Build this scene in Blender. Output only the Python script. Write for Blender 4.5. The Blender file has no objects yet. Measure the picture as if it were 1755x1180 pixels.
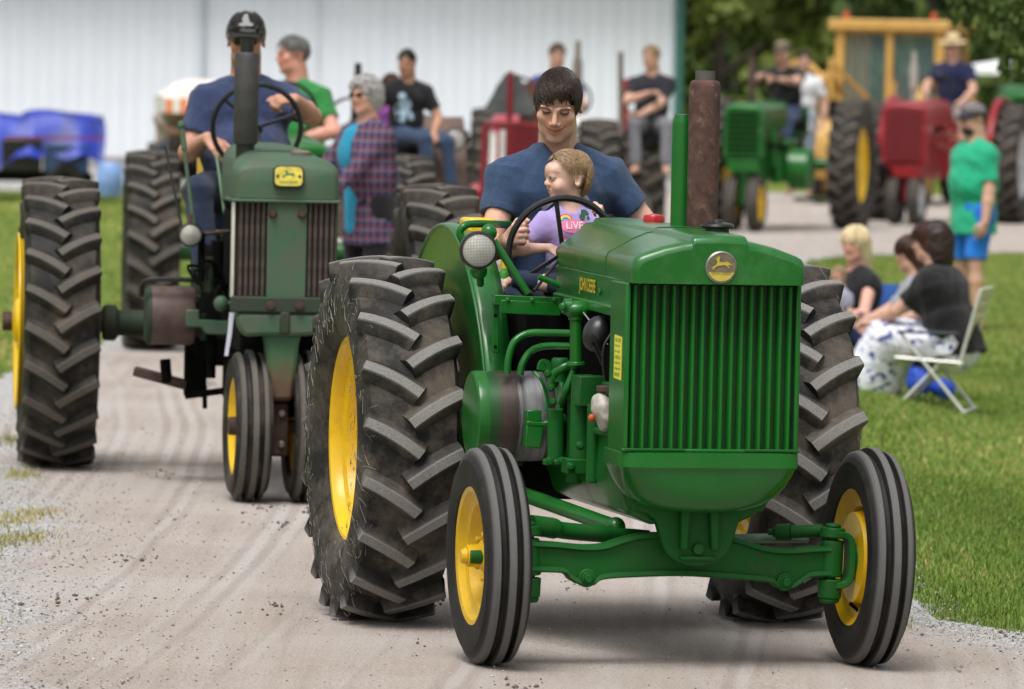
import bpy, bmesh, math, random
import numpy as np
from mathutils import Vector, Matrix, noise
from mathutils.bvhtree import BVHTree
random.seed(7); RNG = np.random.default_rng(7)
SC = bpy.context.scene
COL = SC.collection
rad = math.radians
# ------------------------------------------------------------------ camera
cd = bpy.data.cameras.new('camera'); cam = bpy.data.objects.new('camera', cd); COL.objects.link(cam)
cd.sensor_width = 36.0; cd.lens = 36.0 * 11500 / 1755
cd.clip_start = 0.5; cd.clip_end = 2000
cam.matrix_world = Matrix.Translation((0, 0, 2.0)) @ Matrix.Rotation(math.pi/2 - math.atan(502/11500), 4, 'X') @ Matrix.Rotation(rad(1.2), 4, 'Z')
cd.dof.use_dof = True; cd.dof.focus_distance = 22.9; cd.dof.aperture_fstop = 5.7; cd.dof.aperture_blades = 9
SC.camera = cam
# ------------------------------------------------------------------ sky and sun (bright overcast)
W = bpy.data.worlds.new('World'); SC.world = W; W.use_nodes = True
wn = W.node_tree; wn.nodes.clear()
sky = wn.nodes.new('ShaderNodeTexSky'); sky.sky_type = 'NISHITA'; sky.sun_disc = False
sky.sun_elevation = rad(63); sky.sun_rotation = rad(200); sky.air_density = 1.6; sky.dust_density = 4.0
hs = wn.nodes.new('ShaderNodeHueSaturation'); hs.inputs['Saturation'].default_value = 0.22
bg = wn.nodes.new('ShaderNodeBackground'); bg.inputs['Strength'].default_value = 0.10
wo = wn.nodes.new('ShaderNodeOutputWorld')
wn.links.new(sky.outputs[0], hs.inputs['Color']); wn.links.new(hs.outputs[0], bg.inputs[0]); wn.links.new(bg.outputs[0], wo.inputs[0])
sl = bpy.data.lights.new('sun', 'SUN'); sun = bpy.data.objects.new('sun', sl); COL.objects.link(sun)
sl.energy = 1.75; sl.angle = rad(30); sl.color = (1.0, 0.97, 0.93)
# sun azimuth matching sky: light arrives from behind the camera, a little to its right, high
sd = Vector((math.sin(rad(200))*math.cos(rad(63)), math.cos(rad(200))*math.cos(rad(63)), math.sin(rad(63))))
sun.rotation_euler = sd.to_track_quat('Z', 'Y').to_euler(); sun.location = (0, 10, 40)
SC.view_settings.view_transform = 'Standard'; SC.view_settings.look = 'None'
SC.view_settings.exposure = 0.6; SC.view_settings.gamma = 1.0; SC.view_settings.use_curve_mapping = False
SC.cycles.max_bounces = 6; SC.cycles.use_denoising = True
# ------------------------------------------------------------------ placing: pixel of the photograph + depth -> world point
FPX, PIT, ROL = 11500.0, math.atan(502/11500), rad(1.2)
def ray(px, py):
    dx, dy = px-877.5, py-590
    x = dx*math.cos(ROL)+dy*math.sin(ROL); y = -dx*math.sin(ROL)+dy*math.cos(ROL)
    r, u = x/FPX, -y/FPX; c, s = math.cos(PIT), math.sin(PIT)
    return np.array([r, c+u*s, u*c-s])
def at(px, py, Y):
    d = ray(px, py); t = Y/d[1]; return np.array([d[0]*t, Y, 2+d[2]*t])
def loc_at(px, py, ly, O, A):
    d = ray(px, py); n = np.array([-math.sin(A), math.cos(A)]); e = np.array([math.cos(A), math.sin(A)])
    t = (ly+n@O)/(n@d[:2]); w = np.array([d[0]*t, d[1]*t]); return np.array([e@(w-O), n@(w-O), 2+d[2]*t])
# ------------------------------------------------------------------ materials
def nodes(m):
    m.use_nodes = True; nt = m.node_tree; nt.nodes.clear()
    o = nt.nodes.new('ShaderNodeOutputMaterial'); b = nt.nodes.new('ShaderNodeBsdfPrincipled')
    nt.links.new(b.outputs[0], o.inputs[0]); return nt, b
def N(nt, t, **k):
    n = nt.nodes.new(t)
    for a, v in k.items():
        if a.startswith('i_'): n.inputs[int(a[2:]) if a[2:].isdigit() else a[2:].replace('_', ' ')].default_value = v
        else: setattr(n, a, v)
    return n
def rgba(c): return (c[0], c[1], c[2], 1.0)
def ramp(nt, fac, stops):
    r = nt.nodes.new('ShaderNodeValToRGB'); e = r.color_ramp.elements
    while len(e) < len(stops): e.new(0.5)
    for k, (p, c) in enumerate(stops): e[k].position = p; e[k].color = rgba(c) if hasattr(c, '__len__') else (c, c, c, 1)
    nt.links.new(fac, r.inputs[0]); return r.outputs[0]
def mix(nt, fac, a, b, mode='MIX'):
    n = nt.nodes.new('ShaderNodeMix'); n.data_type = 'RGBA'; n.blend_type = mode
    for sck, v in ((n.inputs[0], fac), (n.inputs[6], a), (n.inputs[7], b)):
        if isinstance(v, (int, float)): sck.default_value = v
        elif isinstance(v, tuple): sck.default_value = rgba(v)
        else: nt.links.new(v, sck)
    return n.outputs[2]
def texco(nt, kind='Object', scale=None):
    t = nt.nodes.new('ShaderNodeTexCoord'); o = t.outputs[kind]
    if scale is not None:
        m = nt.nodes.new('ShaderNodeMapping'); m.inputs['Scale'].default_value = scale
        nt.links.new(o, m.inputs[0]); o = m.outputs[0]
    return o
def noi(nt, scale, detail=4, rough=.55, co=None, kind='Object', sc3=None):
    n = nt.nodes.new('ShaderNodeTexNoise'); n.inputs['Scale'].default_value = scale; n.inputs['Detail'].default_value = detail; n.inputs['Roughness'].default_value = rough
    nt.links.new(co if co is not None else texco(nt, kind, sc3), n.inputs['Vector']); return n.outputs['Fac']
def bump(nt, b, h, strength=.3, dist=.01):
    n = nt.nodes.new('ShaderNodeBump'); n.inputs['Strength'].default_value = strength; n.inputs['Distance'].default_value = dist
    nt.links.new(h, n.inputs['Height']); nt.links.new(n.outputs[0], b.inputs['Normal'])
MATS = {}
def mat(name, col, rough=.5, metal=0., var=.12, scale=7., dirt=None, bmp=0., bscale=60., coat=0., sc3=None, rvar=.0, sss=0., emit=None):
    """plain painted / cloth / metal surface: colour with mottling, optional (colour, low, high, scale) dirt, optional relief"""
    if name in MATS: return MATS[name]
    m = bpy.data.materials.new(name); nt, b = nodes(m); MATS[name] = m
    f = noi(nt, scale, sc3=sc3)
    lo = tuple(max(0, c*(1-var*1.6)) for c in col); hi = tuple(min(1, c*(1+var*1.6)) for c in col)
    c = ramp(nt, f, [(.28, lo), (.72, hi)])
    if dirt:
        d = ramp(nt, noi(nt, dirt[3], 6, .65), [(dirt[1], 0.), (dirt[2], 1.)])
        c = mix(nt, d, c, dirt[0])
        rr = mix(nt, d, (rough,)*3, (.85,)*3); nt.links.new(rr, b.inputs['Roughness'])
    else: b.inputs['Roughness'].default_value = rough
    if rvar and not dirt:
        nt.links.new(ramp(nt, noi(nt, scale*1.7), [(.3, rough-rvar), (.7, rough+rvar)]), b.inputs['Roughness'])
    nt.links.new(c, b.inputs['Base Color']); b.inputs['Metallic'].default_value = metal
    if coat: b.inputs['Coat Weight'].default_value = coat; b.inputs['Coat Roughness'].default_value = .12
    if sss: b.inputs['Subsurface Weight'].default_value = sss; b.inputs['Subsurface Radius'].default_value = (.012, .005, .003); b.inputs['Subsurface Scale'].default_value = 1.0
    if bmp: bump(nt, b, noi(nt, bscale, 5, .6), bmp, .004)
    return m
# ------------------------------------------------------------------ mesh builder
def V3(*a): return np.array(a, float)
def unit(v): v = np.asarray(v, float); return v/max(1e-9, np.linalg.norm(v))
def frame(d):
    d = unit(d); u = V3(0, 0, 1) if abs(d[2]) < .9 else V3(1, 0, 0)
    x = unit(np.cross(u, d)); return x, np.cross(d, x), d
def rotx(a): c, s = math.cos(a), math.sin(a); return np.array([[1,0,0],[0,c,-s],[0,s,c]])
def roty(a): c, s = math.cos(a), math.sin(a); return np.array([[c,0,s],[0,1,0],[-s,0,c]])
def rotz(a): c, s = math.cos(a), math.sin(a); return np.array([[c,-s,0],[s,c,0],[0,0,1]])
def smooth_path(pts, n=6):
    P = [np.asarray(p, float) for p in pts]; P = [2*P[0]-P[1]]+P+[2*P[-1]-P[-2]]; out = []
    for i in range(1, len(P)-2):
        for k in range(n):
            t = k/n; a, b, c, d = P[i-1], P[i], P[i+1], P[i+2]
            out.append(.5*((2*b)+(c-a)*t+(2*a-5*b+4*c-d)*t*t+(3*b-a-3*c+d)*t**3))
    out.append(P[-2]); return out
class MB:
    def __init__(s): s.v = []; s.f = []; s.d = []; s.mi = []; s.cur = 0
    def add(s, V, F, d=0.):
        o = len(s.v); s.v.extend([tuple(p) for p in V]); s.f.extend([tuple(i+o for i in f) for f in F])
        s.d.extend(list(d) if hasattr(d, '__len__') else [d]*len(V)); s.mi.extend([s.cur]*len(F)); return s
    def box(s, c, size, R=None):
        h = np.asarray(size, float)/2; P = np.array([[x, y, z] for x in (-1, 1) for y in (-1, 1) for z in (-1, 1)])*h
        if R is not None: P = P @ np.asarray(R).T
        return s.add(P+np.asarray(c, float), [(0,1,3,2),(4,6,7,5),(0,4,5,1),(2,3,7,6),(0,2,6,4),(1,5,7,3)])
    def bar(s, a, b, w, h, up=(0, 0, 1)):
        a, b = np.asarray(a, float), np.asarray(b, float); d = unit(b-a); x = unit(np.cross(d, up)) if abs(d@np.asarray(up)) < .99 else V3(1, 0, 0); z = np.cross(x, d)
        P = [p+x*i*w/2+z*j*h/2 for p in (a, b) for i in (-1, 1) for j in (-1, 1)]
        return s.add(P, [(0,1,3,2),(4,6,7,5),(0,4,5,1),(2,3,7,6),(0,2,6,4),(1,5,7,3)])
    def tube(s, pts, r, n=10, cap=True, closed=False, flat=1.0):
        P = [np.asarray(p, float) for p in pts]; m = len(P); rr = r if hasattr(r, '__len__') else [r]*m
        V, F = [], []; px = None
        for i in range(m):
            t = (P[(i+1) % m]-P[i-1]) if closed else (P[min(i+1, m-1)]-P[max(i-1, 0)])
            t = unit(t)
            if px is None: px, py, _ = frame(t)
            else: px = unit(px-t*(px@t)); py = np.cross(t, px)
            for k in range(n):
                a = 2*math.pi*k/n; V.append(P[i]+(px*math.cos(a)+py*math.sin(a)*flat)*rr[i])
        for i in range(m if closed else m-1):
            for k in range(n):
                a, b = i*n+k, i*n+(k+1) % n; c, d = ((i+1) % m)*n+(k+1) % n, ((i+1) % m)*n+k
                F.append((a, b, c, d))
        if cap and not closed: F.append(tuple(range(n-1, -1, -1))); F.append(tuple((m-1)*n+k for k in range(n)))
        return s.add(V, F)
    def cyl(s, a, b, ra, rb=None, n=20): return s.tube([a, b], [ra, ra if rb is None else rb], n)
    def lathe(s, prof, o, ax, n=32, closed=False, dust=None, a0=0., a1=2*math.pi, capends=False):
        x, y, d = frame(ax); o = np.asarray(o, float); V, F, D = [], [], []; full = abs(a1-a0-2*math.pi) < 1e-6
        k = n if full else n+1; m = len(prof)
        for i in range(k):
            a = a0+(a1-a0)*i/n
            for j, (r, h) in enumerate(prof): V.append(o+d*h+(x*math.cos(a)+y*math.sin(a))*r); D.append(dust[j] if dust else 0.)
        for i in range(n):
            i2 = (i+1) % k
            for j in range(m if closed else m-1):
                j2 = (j+1) % m; F.append((i*m+j, i2*m+j, i2*m+j2, i*m+j2))
        if capends:
            F.append(tuple(i*m for i in range(k))[::-1]); F.append(tuple(i*m+m-1 for i in range(k)))
        return s.add(V, F, D)
    def prism(s, poly, o, ex, ey, ext):
        """closed outline poly in the axes ex, ey from o, extruded by the vector ext (centred)"""
        o, ex, ey, ext = (np.asarray(q, float) for q in (o, ex, ey, ext)); n = len(poly)
        A = [o+ex*p[0]+ey*p[1]-ext/2 for p in poly]; B = [a+ext for a in A]
        F = [tuple(range(n))[::-1], tuple(range(n, 2*n))]+[(i, (i+1) % n, n+(i+1) % n, n+i) for i in range(n)]
        return s.add(A+B, F)
    def ball(s, c, r, nu=16, nv=10, R=None):
        r = np.asarray(r if hasattr(r, '__len__') else (r, r, r), float); V = []; F = []
        for j in range(1, nv):
            t = math.pi*j/nv
            for i in range(nu): a = 2*math.pi*i/nu; V.append(V3(math.sin(t)*math.cos(a), math.sin(t)*math.sin(a), math.cos(t))*r)
        V += [V3(0, 0, 1)*r, V3(0, 0, -1)*r]; b = (nv-1)*nu
        for j in range(nv-2):
            for i in range(nu): F.append((j*nu+i, (j+1)*nu+i, (j+1)*nu+(i+1) % nu, j*nu+(i+1) % nu))
        for i in range(nu): F.append((b, i, (i+1) % nu)); F.append((b+1, (nv-2)*nu+(i+1) % nu, (nv-2)*nu+i))
        V = np.array(V)
        if R is not None: V = V @ np.asarray(R).T
        return s.add(V+np.asarray(c, float), F)
    def loft(s, rings, closed=True, cap=True, d=0.):
        m = len(rings); n = len(rings[0]); V = [p for r in rings for p in r]; F = []
        for i in range(m-1):
            for k in range(n if closed else n-1): F.append((i*n+k, i*n+(k+1) % n, (i+1)*n+(k+1) % n, (i+1)*n+k))
        if cap: F.append(tuple(range(n))[::-1]); F.append(tuple((m-1)*n+k for k in range(n)))
        return s.add(V, F, d)
    def mesh(s, name, ms, angle=38., smooth=True, dust=False):
        me = bpy.data.meshes.new(name); me.from_pydata([tuple(map(float, p)) for p in s.v], [], s.f)
        for m in (ms if isinstance(ms, (list, tuple)) else [ms]): me.materials.append(m)
        if any(s.mi): me.polygons.foreach_set('material_index', s.mi)
        if dust or any(s.d):
            a = me.attributes.new('dust', 'FLOAT', 'POINT'); a.data.foreach_set('value', np.array(s.d, np.float32))
        bm = bmesh.new(); bm.from_mesh(me); bmesh.ops.recalc_face_normals(bm, faces=bm.faces); bm.to_mesh(me); bm.free()
        if smooth:
            me.polygons.foreach_set('use_smooth', [True]*len(me.polygons)); me.set_sharp_from_angle(angle=rad(angle))
        return me
    def build(s, name, ms, parent=None, bevel=0., angle=38., loc=None, rot=None, smooth=True, dust=False, seg=2):
        o = link(name, s.mesh(name, ms, angle, smooth, dust), parent, loc, rot)
        if bevel:
            b = o.modifiers.new('bevel', 'BEVEL'); b.width = bevel; b.segments = seg; b.limit_method = 'ANGLE'; b.angle_limit = rad(42)
        return o
def link(name, me, parent=None, loc=None, rot=None):
    o = bpy.data.objects.new(name, me); COL.objects.link(o)
    if parent is not None: o.parent = parent
    if loc is not None: o.location = loc
    if rot is not None: o.rotation_euler = rot
    return o
def thing(name, label, cat, loc=(0, 0, 0), rz=0., group=None):
    o = bpy.data.objects.new(name, None); COL.objects.link(o); o.empty_display_size = .1
    o.location = loc; o.rotation_euler = (0, 0, rz); return tag(o, label, cat, group)
def tag(o, label, cat, group=None):
    o['label'] = label; o['category'] = cat
    if group: o['group'] = group
    return o
def kind(o, k): o['kind'] = k; return o
def big_mesh(name, V, F, ms, smooth=False, attr=None):
    """fast mesh from arrays: V (n,3), F (m,k) with one k"""
    me = bpy.data.meshes.new(name); V = np.asarray(V, np.float32); F = np.asarray(F, np.int32); m, k = F.shape
    me.vertices.add(len(V)); me.vertices.foreach_set('co', V.ravel())
    me.loops.add(m*k); me.loops.foreach_set('vertex_index', F.ravel())
    me.polygons.add(m); me.polygons.foreach_set('loop_start', np.arange(0, m*k, k, dtype=np.int32))
    for q in (ms if isinstance(ms, (list, tuple)) else [ms]): me.materials.append(q)
    if attr is not None:
        for an, av in attr.items():
            if av.ndim == 1: a = me.attributes.new(an, 'FLOAT', 'POINT'); a.data.foreach_set('value', av.astype(np.float32))
            else: a = me.attributes.new(an, 'FLOAT_COLOR', 'POINT'); a.data.foreach_set('color', np.c_[av, np.ones(len(av))].astype(np.float32).ravel())
    me.update(calc_edges=True)
    if smooth: me.polygons.foreach_set('use_smooth', np.ones(m, bool))
    return me
# ------------------------------------------------------------------ lettering and flat emblems
TMP = bpy.data.scenes.new('tmp_text')
def text_mesh(body, size=1.0, width=1.0, depth=0.0, align='CENTER', space=1.0):
    cu = bpy.data.curves.new('t', 'FONT'); cu.body = body; cu.size = size; cu.align_x = align; cu.align_y = 'CENTER'; cu.extrude = depth; cu.resolution_u = 3; cu.space_character = space
    o = bpy.data.objects.new('t', cu); TMP.collection.objects.link(o); TMP.view_layers[0].update()
    me = bpy.data.meshes.new_from_object(o.evaluated_get(TMP.view_layers[0].depsgraph)); bpy.data.objects.remove(o); bpy.data.curves.remove(cu)
    V = np.array([v.co[:] for v in me.vertices]); F = [tuple(p.vertices) for p in me.polygons]; bpy.data.meshes.remove(me)
    V[:, 0] *= width; return V, F
def place2d(V, o, ex, ey, lift=0.):
    ex, ey = unit(ex), unit(ey); n = np.cross(ex, ey); V = np.asarray(V, float)
    z = V[:, 2] if V.shape[1] > 2 else np.zeros(len(V))
    return np.asarray(o, float)+V[:, :1]*ex+V[:, 1:2]*ey+(z+lift)[:, None]*n
def solid2d(poly, o, ex, ey, t=.002):
    """flat outline with a small real thickness, standing on the plane through o"""
    ex, ey = unit(ex), unit(ey); n = np.cross(ex, ey); return MB().prism(poly, np.asarray(o, float)+n*t/2, ex, ey, n*t)
DEER = [(-1,-.25),(-.72,-.1),(-.5,.06),(-.42,.26),(-.5,.5),(-.62,.62),(-.5,.66),(-.42,.6),(-.38,.78),(-.3,.9),(-.31,.66),(-.2,.8),(-.16,.9),(-.2,.62),(-.22,.5),(-.2,.36),(-.05,.28),(.3,.28),(.55,.34),(.68,.3),(.8,.18),(1.0,.02),(.98,-.05),(.74,.06),(.62,-.02),(.8,-.22),(.74,-.28),(.52,-.08),(.3,.04),(-.1,-.02),(-.3,-.06),(-.5,-.12),(-.66,-.26),(-.82,-.48),(-.88,-.44),(-.74,-.22),(-.9,-.32)]
# ------------------------------------------------------------------ signed-distance body builder (smooth unions of tapered limbs -> surface nets)
class SDF:
    def __init__(s): s.p = []
    def cap(s, a, b, ra, rb=None, k=.02, op=1): s.p.append(('cap', V3(*a), V3(*b), ra, ra if rb is None else rb, k, op)); return s
    def cone(s, a, b, ra, rb=None, k=.01, op=1): s.p.append(('cone', V3(*a), V3(*b), ra, ra if rb is None else rb, k, op)); return s
    def ell(s, c, r, R=None, k=.02, op=1): s.p.append(('ell', V3(*c), V3(*r), np.eye(3) if R is None else np.asarray(R), 0, k, op)); return s
    def sec(s, a, b, ra, rb, right, k=.03, op=1, flat=0): s.p.append(('sec', V3(*a), V3(*b), (ra, rb, unit(right), flat), 0, k, op)); return s
    def box(s, c, h, R=None, k=.01, op=1, r=.01): s.p.append(('box', V3(*c), V3(*h), np.eye(3) if R is None else np.asarray(R), r, k, op)); return s
    def bb(s, q):
        if q[0] in ('cap', 'cone'): r = max(q[3], q[4]); return np.minimum(q[1], q[2])-r, np.maximum(q[1], q[2])+r
        if q[0] == 'ell': r = np.abs(q[3])@q[2]; return q[1]-r, q[1]+r
        if q[0] == 'box': r = np.abs(q[3])@q[2]+q[4]; return q[1]-r, q[1]+r
        r = max(max(q[3][0]), max(q[3][1])); return np.minimum(q[1], q[2])-r, np.maximum(q[1], q[2])+r
    def ev(s, q, X, Y, Z):
        t = q[0]
        if t in ('cap', 'cone'):
            a, b = q[1], q[2]; ab = b-a; L2 = max(1e-9, ab@ab); px, py, pz = X-a[0], Y-a[1], Z-a[2]
            h0 = (px*ab[0]+py*ab[1]+pz*ab[2])/L2; h = np.clip(h0, 0, 1)
            d = np.sqrt((px-h*ab[0])**2+(py-h*ab[1])**2+(pz-h*ab[2])**2)-(q[3]+(q[4]-q[3])*h)
            if t == 'cap': return d
            L = math.sqrt(L2); rad_ = np.sqrt(np.maximum(0, px*px+py*py+pz*pz-h0*h0*L2))-(q[3]+(q[4]-q[3])*h)
            return np.maximum(rad_, np.maximum(-h0*L, (h0-1)*L))
        if t == 'sec':
            a, b = q[1], q[2]; ra, rb, rt, flat = q[3]; ab = b-a; L = np.linalg.norm(ab); u = ab/L
            r_ = unit(rt-u*(rt@u)); f_ = np.cross(u, r_); px, py, pz = X-a[0], Y-a[1], Z-a[2]
            h0 = (px*u[0]+py*u[1]+pz*u[2])/L; h = np.clip(h0, 0, 1); rx = ra[0]+(rb[0]-ra[0])*h; ry = ra[1]+(rb[1]-ra[1])*h
            xx = (px*r_[0]+py*r_[1]+pz*r_[2])/rx; yy = (px*f_[0]+py*f_[1]+pz*f_[2])/ry; e = (h0-h)*L
            m = np.minimum(rx, ry)
            if flat: return np.maximum((np.sqrt(xx*xx+yy*yy)-1)*m, np.maximum(-h0*L, (h0-1)*L))
            return (np.sqrt(xx*xx+yy*yy+(e/m)**2)-1)*m
        px, py, pz = X-q[1][0], Y-q[1][1], Z-q[1][2]; R = q[3]
        lx = px*R[0, 0]+py*R[1, 0]+pz*R[2, 0]; ly = px*R[0, 1]+py*R[1, 1]+pz*R[2, 1]; lz = px*R[0, 2]+py*R[1, 2]+pz*R[2, 2]
        if t == 'ell':
            r = q[2]; k0 = np.sqrt((lx/r[0])**2+(ly/r[1])**2+(lz/r[2])**2); k1 = np.sqrt((lx/r[0]**2)**2+(ly/r[1]**2)**2+(lz/r[2]**2)**2)
            return k0*(k0-1)/np.maximum(k1, 1e-6)
        h = q[2]; qx, qy, qz = np.abs(lx)-h[0], np.abs(ly)-h[1], np.abs(lz)-h[2]
        return np.sqrt(np.maximum(qx, 0)**2+np.maximum(qy, 0)**2+np.maximum(qz, 0)**2)+np.minimum(np.maximum(qx, np.maximum(qy, qz)), 0)-q[4]
    def mesh(s, vox, warp=None):
        B = [s.bb(q) for q in s.p if q[6] == 1]; lo = np.min([b[0] for b in B], 0)-3*vox; hi = np.max([b[1] for b in B], 0)+3*vox
        n = np.ceil((hi-lo)/vox).astype(int)+1; D = np.full(n, .08, np.float32)
        ax = [lo[i]+vox*np.arange(n[i]) for i in range(3)]
        for q in s.p:
            b0, b1 = s.bb(q); mg = q[5]+3*vox+.012
            i0 = np.clip(np.floor((b0-mg-lo)/vox).astype(int), 0, n-1); i1 = np.clip(np.ceil((b1+mg-lo)/vox).astype(int)+1, 1, n)
            if np.any(i1 <= i0): continue
            sl_ = tuple(slice(i0[i], i1[i]) for i in range(3))
            X, Y, Z = (ax[0][sl_[0]][:, None, None], ax[1][sl_[1]][None, :, None], ax[2][sl_[2]][None, None, :])
            d = s.ev(q, X, Y, Z); c = D[sl_]; k = q[5]
            if q[6] == 1: h = np.maximum(k-np.abs(c-d), 0)/k; D[sl_] = np.minimum(c, d)-h*h*k*.25
            else: d = -d; h = np.maximum(k-np.abs(c-d), 0)/k; D[sl_] = np.maximum(c, d)+h*h*k*.25
        return nets(D, lo, vox)
def nets(D, lo, vox):
    S = D < 0; n = np.array(D.shape)
    cnt = np.zeros(n-1, np.int8)
    for i in (0, 1):
        for j in (0, 1):
            for k in (0, 1): cnt += S[i:n[0]-1+i, j:n[1]-1+j, k:n[2]-1+k]
    act = (cnt > 0) & (cnt < 8); I = np.argwhere(act); idx = np.full(n-1, -1, np.int32); idx[act] = np.arange(len(I))
    C = np.stack([D[I[:, 0]+i, I[:, 1]+j, I[:, 2]+k] for i in (0, 1) for j in (0, 1) for k in (0, 1)], 1)
    off = np.array([(i, j, k) for i in (0, 1) for j in (0, 1) for k in (0, 1)], float)
    P = np.zeros((len(I), 3)); w = np.zeros(len(I))
    for a in range(8):
        for b in range(a+1, 8):
            if np.abs(off[a]-off[b]).sum() != 1: continue
            cr = (C[:, a] < 0) != (C[:, b] < 0); t = np.where(cr, C[:, a]/np.where(cr, C[:, a]-C[:, b], 1), 0)
            P += np.where(cr[:, None], off[a]+(off[b]-off[a])*t[:, None], 0); w += cr
    V = lo+vox*(I+P/w[:, None]); F = []
    for axn in range(3):
        u, v = (axn+1) % 3, (axn+2) % 3
        a = [slice(None)]*3; b = [slice(None)]*3; a[axn] = slice(0, -1); b[axn] = slice(1, None)
        A, B = S[tuple(a)], S[tuple(b)]; E = np.argwhere(A != B)
        E = E[(E[:, u] > 0) & (E[:, v] > 0) & (E[:, u] < n[u]-1) & (E[:, v] < n[v]-1)]
        if not len(E): continue
        fl = A[E[:, 0], E[:, 1], E[:, 2]]; q = []
        for du, dv in ((-1, -1), (0, -1), (0, 0), (-1, 0)):
            e = E.copy(); e[:, u] += du; e[:, v] += dv; q.append(idx[e[:, 0], e[:, 1], e[:, 2]])
        q = np.stack(q, 1); q[~fl] = q[~fl][:, ::-1]; F.append(q)
    F = np.concatenate(F); F = F[(F >= 0).all(1)]
    return V, F
def vnormals(V, F):
    n = np.cross(V[F[:, 2]]-V[F[:, 0]], V[F[:, 3]]-V[F[:, 1]]); o = np.zeros_like(V)
    for k in range(4): np.add.at(o, F[:, k], n)
    return o/np.maximum(np.linalg.norm(o, axis=1, keepdims=True), 1e-9)
def relax(V, F, it=1, l=.5):
    for _ in range(it):
        o = np.zeros_like(V); c = np.zeros(len(V))
        for k in range(4):
            for m in (1, 3): np.add.at(o, F[:, k], V[F[:, (k+m) % 4]]); np.add.at(c, F[:, k], 1)
        V = V+l*(o/np.maximum(c, 1)[:, None]-V)
    return V
def sinnoise(V, f, seed=0):
    r = np.random.default_rng(seed); o = np.zeros(len(V))
    for i in range(7):
        d = r.normal(size=3); d /= np.linalg.norm(d); o += np.sin(V@d*f*(.6+.25*i)*6.283+r.uniform(0, 6.28)+1.3*np.sin(V@r.normal(size=3)*f*3))/(1+.35*i)
    return o/3.2
# ------------------------------------------------------------------ people
SKIN = {}
def skin_mat(key='fair', col=(.58, .34, .25)):
    if key in SKIN: return SKIN[key]
    m = bpy.data.materials.new('skin_'+key); nt, b = nodes(m); SKIN[key] = m
    a = N(nt, 'ShaderNodeAttribute', attribute_name='tint')
    f = ramp(nt, noi(nt, 38, 4), [(.3, tuple(c*.93 for c in col)), (.7, tuple(min(1, c*1.06) for c in col))])
    c = mix(nt, 1.0, f, a.outputs['Color'], 'MULTIPLY')
    nt.links.new(c, b.inputs['Base Color']); b.inputs['Roughness'].default_value = .5; b.inputs['Specular IOR Level'].default_value = .35
    b.inputs['Subsurface Weight'].default_value = .12; b.inputs['Subsurface Radius'].default_value = (.01, .004, .0025); b.inputs['Subsurface Scale'].default_value = 1.
    bump(nt, b, noi(nt, 420, 3), .12, .001); return m
def cloth(name, col, var=.10, scale=60, print_=None, rough=.85, fine=900):
    if name in MATS: return MATS[name]
    m = bpy.data.materials.new(name); nt, b = nodes(m); MATS[name] = m
    f = noi(nt, scale, 6, .7); c = ramp(nt, f, [(.3, tuple(q*(1-var) for q in col)), (.7, tuple(min(1, q*(1+var)) for q in col))])
    f2 = ramp(nt, noi(nt, 5, 3), [(.3, .93), (.7, 1.05)]); c = mix(nt, 1., c, f2, 'MULTIPLY')
    nt.links.new(c, b.inputs['Base Color']); b.inputs['Roughness'].default_value = rough; b.inputs['Sheen Weight'].default_value = .15; b.inputs['Specular IOR Level'].default_value = .2
    h = nt.nodes.new('ShaderNodeMath'); h.operation = 'MULTIPLY_ADD'; h.inputs[1].default_value = .35
    nt.links.new(noi(nt, fine, 2), h.inputs[0]); nt.links.new(noi(nt, 11, 4, .55, sc3=(1., 1., .45)), h.inputs[2]); bump(nt, b, h.outputs[0], .6, .016); return m
def ik(a, t, l1, l2, pole):
    a, t = np.asarray(a, float), np.asarray(t, float); d = t-a; L = np.linalg.norm(d); L = min(max(L, abs(l1-l2)+1e-3), (l1+l2)*.998); u = unit(d)
    c = (l1*l1+L*L-l2*l2)/(2*L); h = math.sqrt(max(0, l1*l1-c*c)); p = np.asarray(pole, float); p = unit(p-u*(p@u)); return a+u*c+p*h, a+u*L
def hand(S, w, d, up, side, k=1., curl=.4, spread=.0, thumb=.5):
    """palm and five fingers from wrist w, pointing d, back of the hand facing up; side=+1 puts the thumb along +cross(d,up)"""
    d = unit(d); up = unit(up-d*(up@d)); x = np.cross(d, up)*side; P = lambda a, b, c: w+(x*a+d*b+up*c)*k
    for i, (bx, ln) in enumerate(((.029, .074), (.0095, .082), (-.0105, .077), (-.029, .062))):
        S.cap(P(bx*.55, .008, 0), P(bx, .082-.004*abs(i-1.2), .002), .0145*k, .0112*k, k=.012*k)
        p = P(bx, .082-.004*abs(i-1.2), .002); dd = unit(d+x*spread*bx*12); uu = up; r = .0098*k
        for j, (seg, be) in enumerate(((.46, 1.15), (.31, 1.35), (.23, .8))):
            a = be*curl*(1+.06*i); dn = dd*math.cos(a)-uu*math.sin(a); uu = uu*math.cos(a)+dd*math.sin(a); dd = dn
            q = p+dd*ln*seg*k*1.05; S.cap(p, q, r, r*.9, k=.0035*k); p = q; r *= .9
    b = P(.022, .022, -.006); m1 = b+(x*.030+d*.028-up*(.008+.012*thumb))*k; m2 = m1+unit(x*(.5-.7*thumb)+d*.9-up*.35*thumb)*.034*k; m3 = m2+unit(x*(.1-.75*thumb)+d*.8-up*.35*thumb)*.028*k
    S.cap(b, m1, .0165*k, .0135*k, k=.012*k); S.cap(m1, m2, .0125*k, .011*k, k=.005*k); S.cap(m2, m3, .011*k, .0085*k, k=.004*k)
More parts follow.
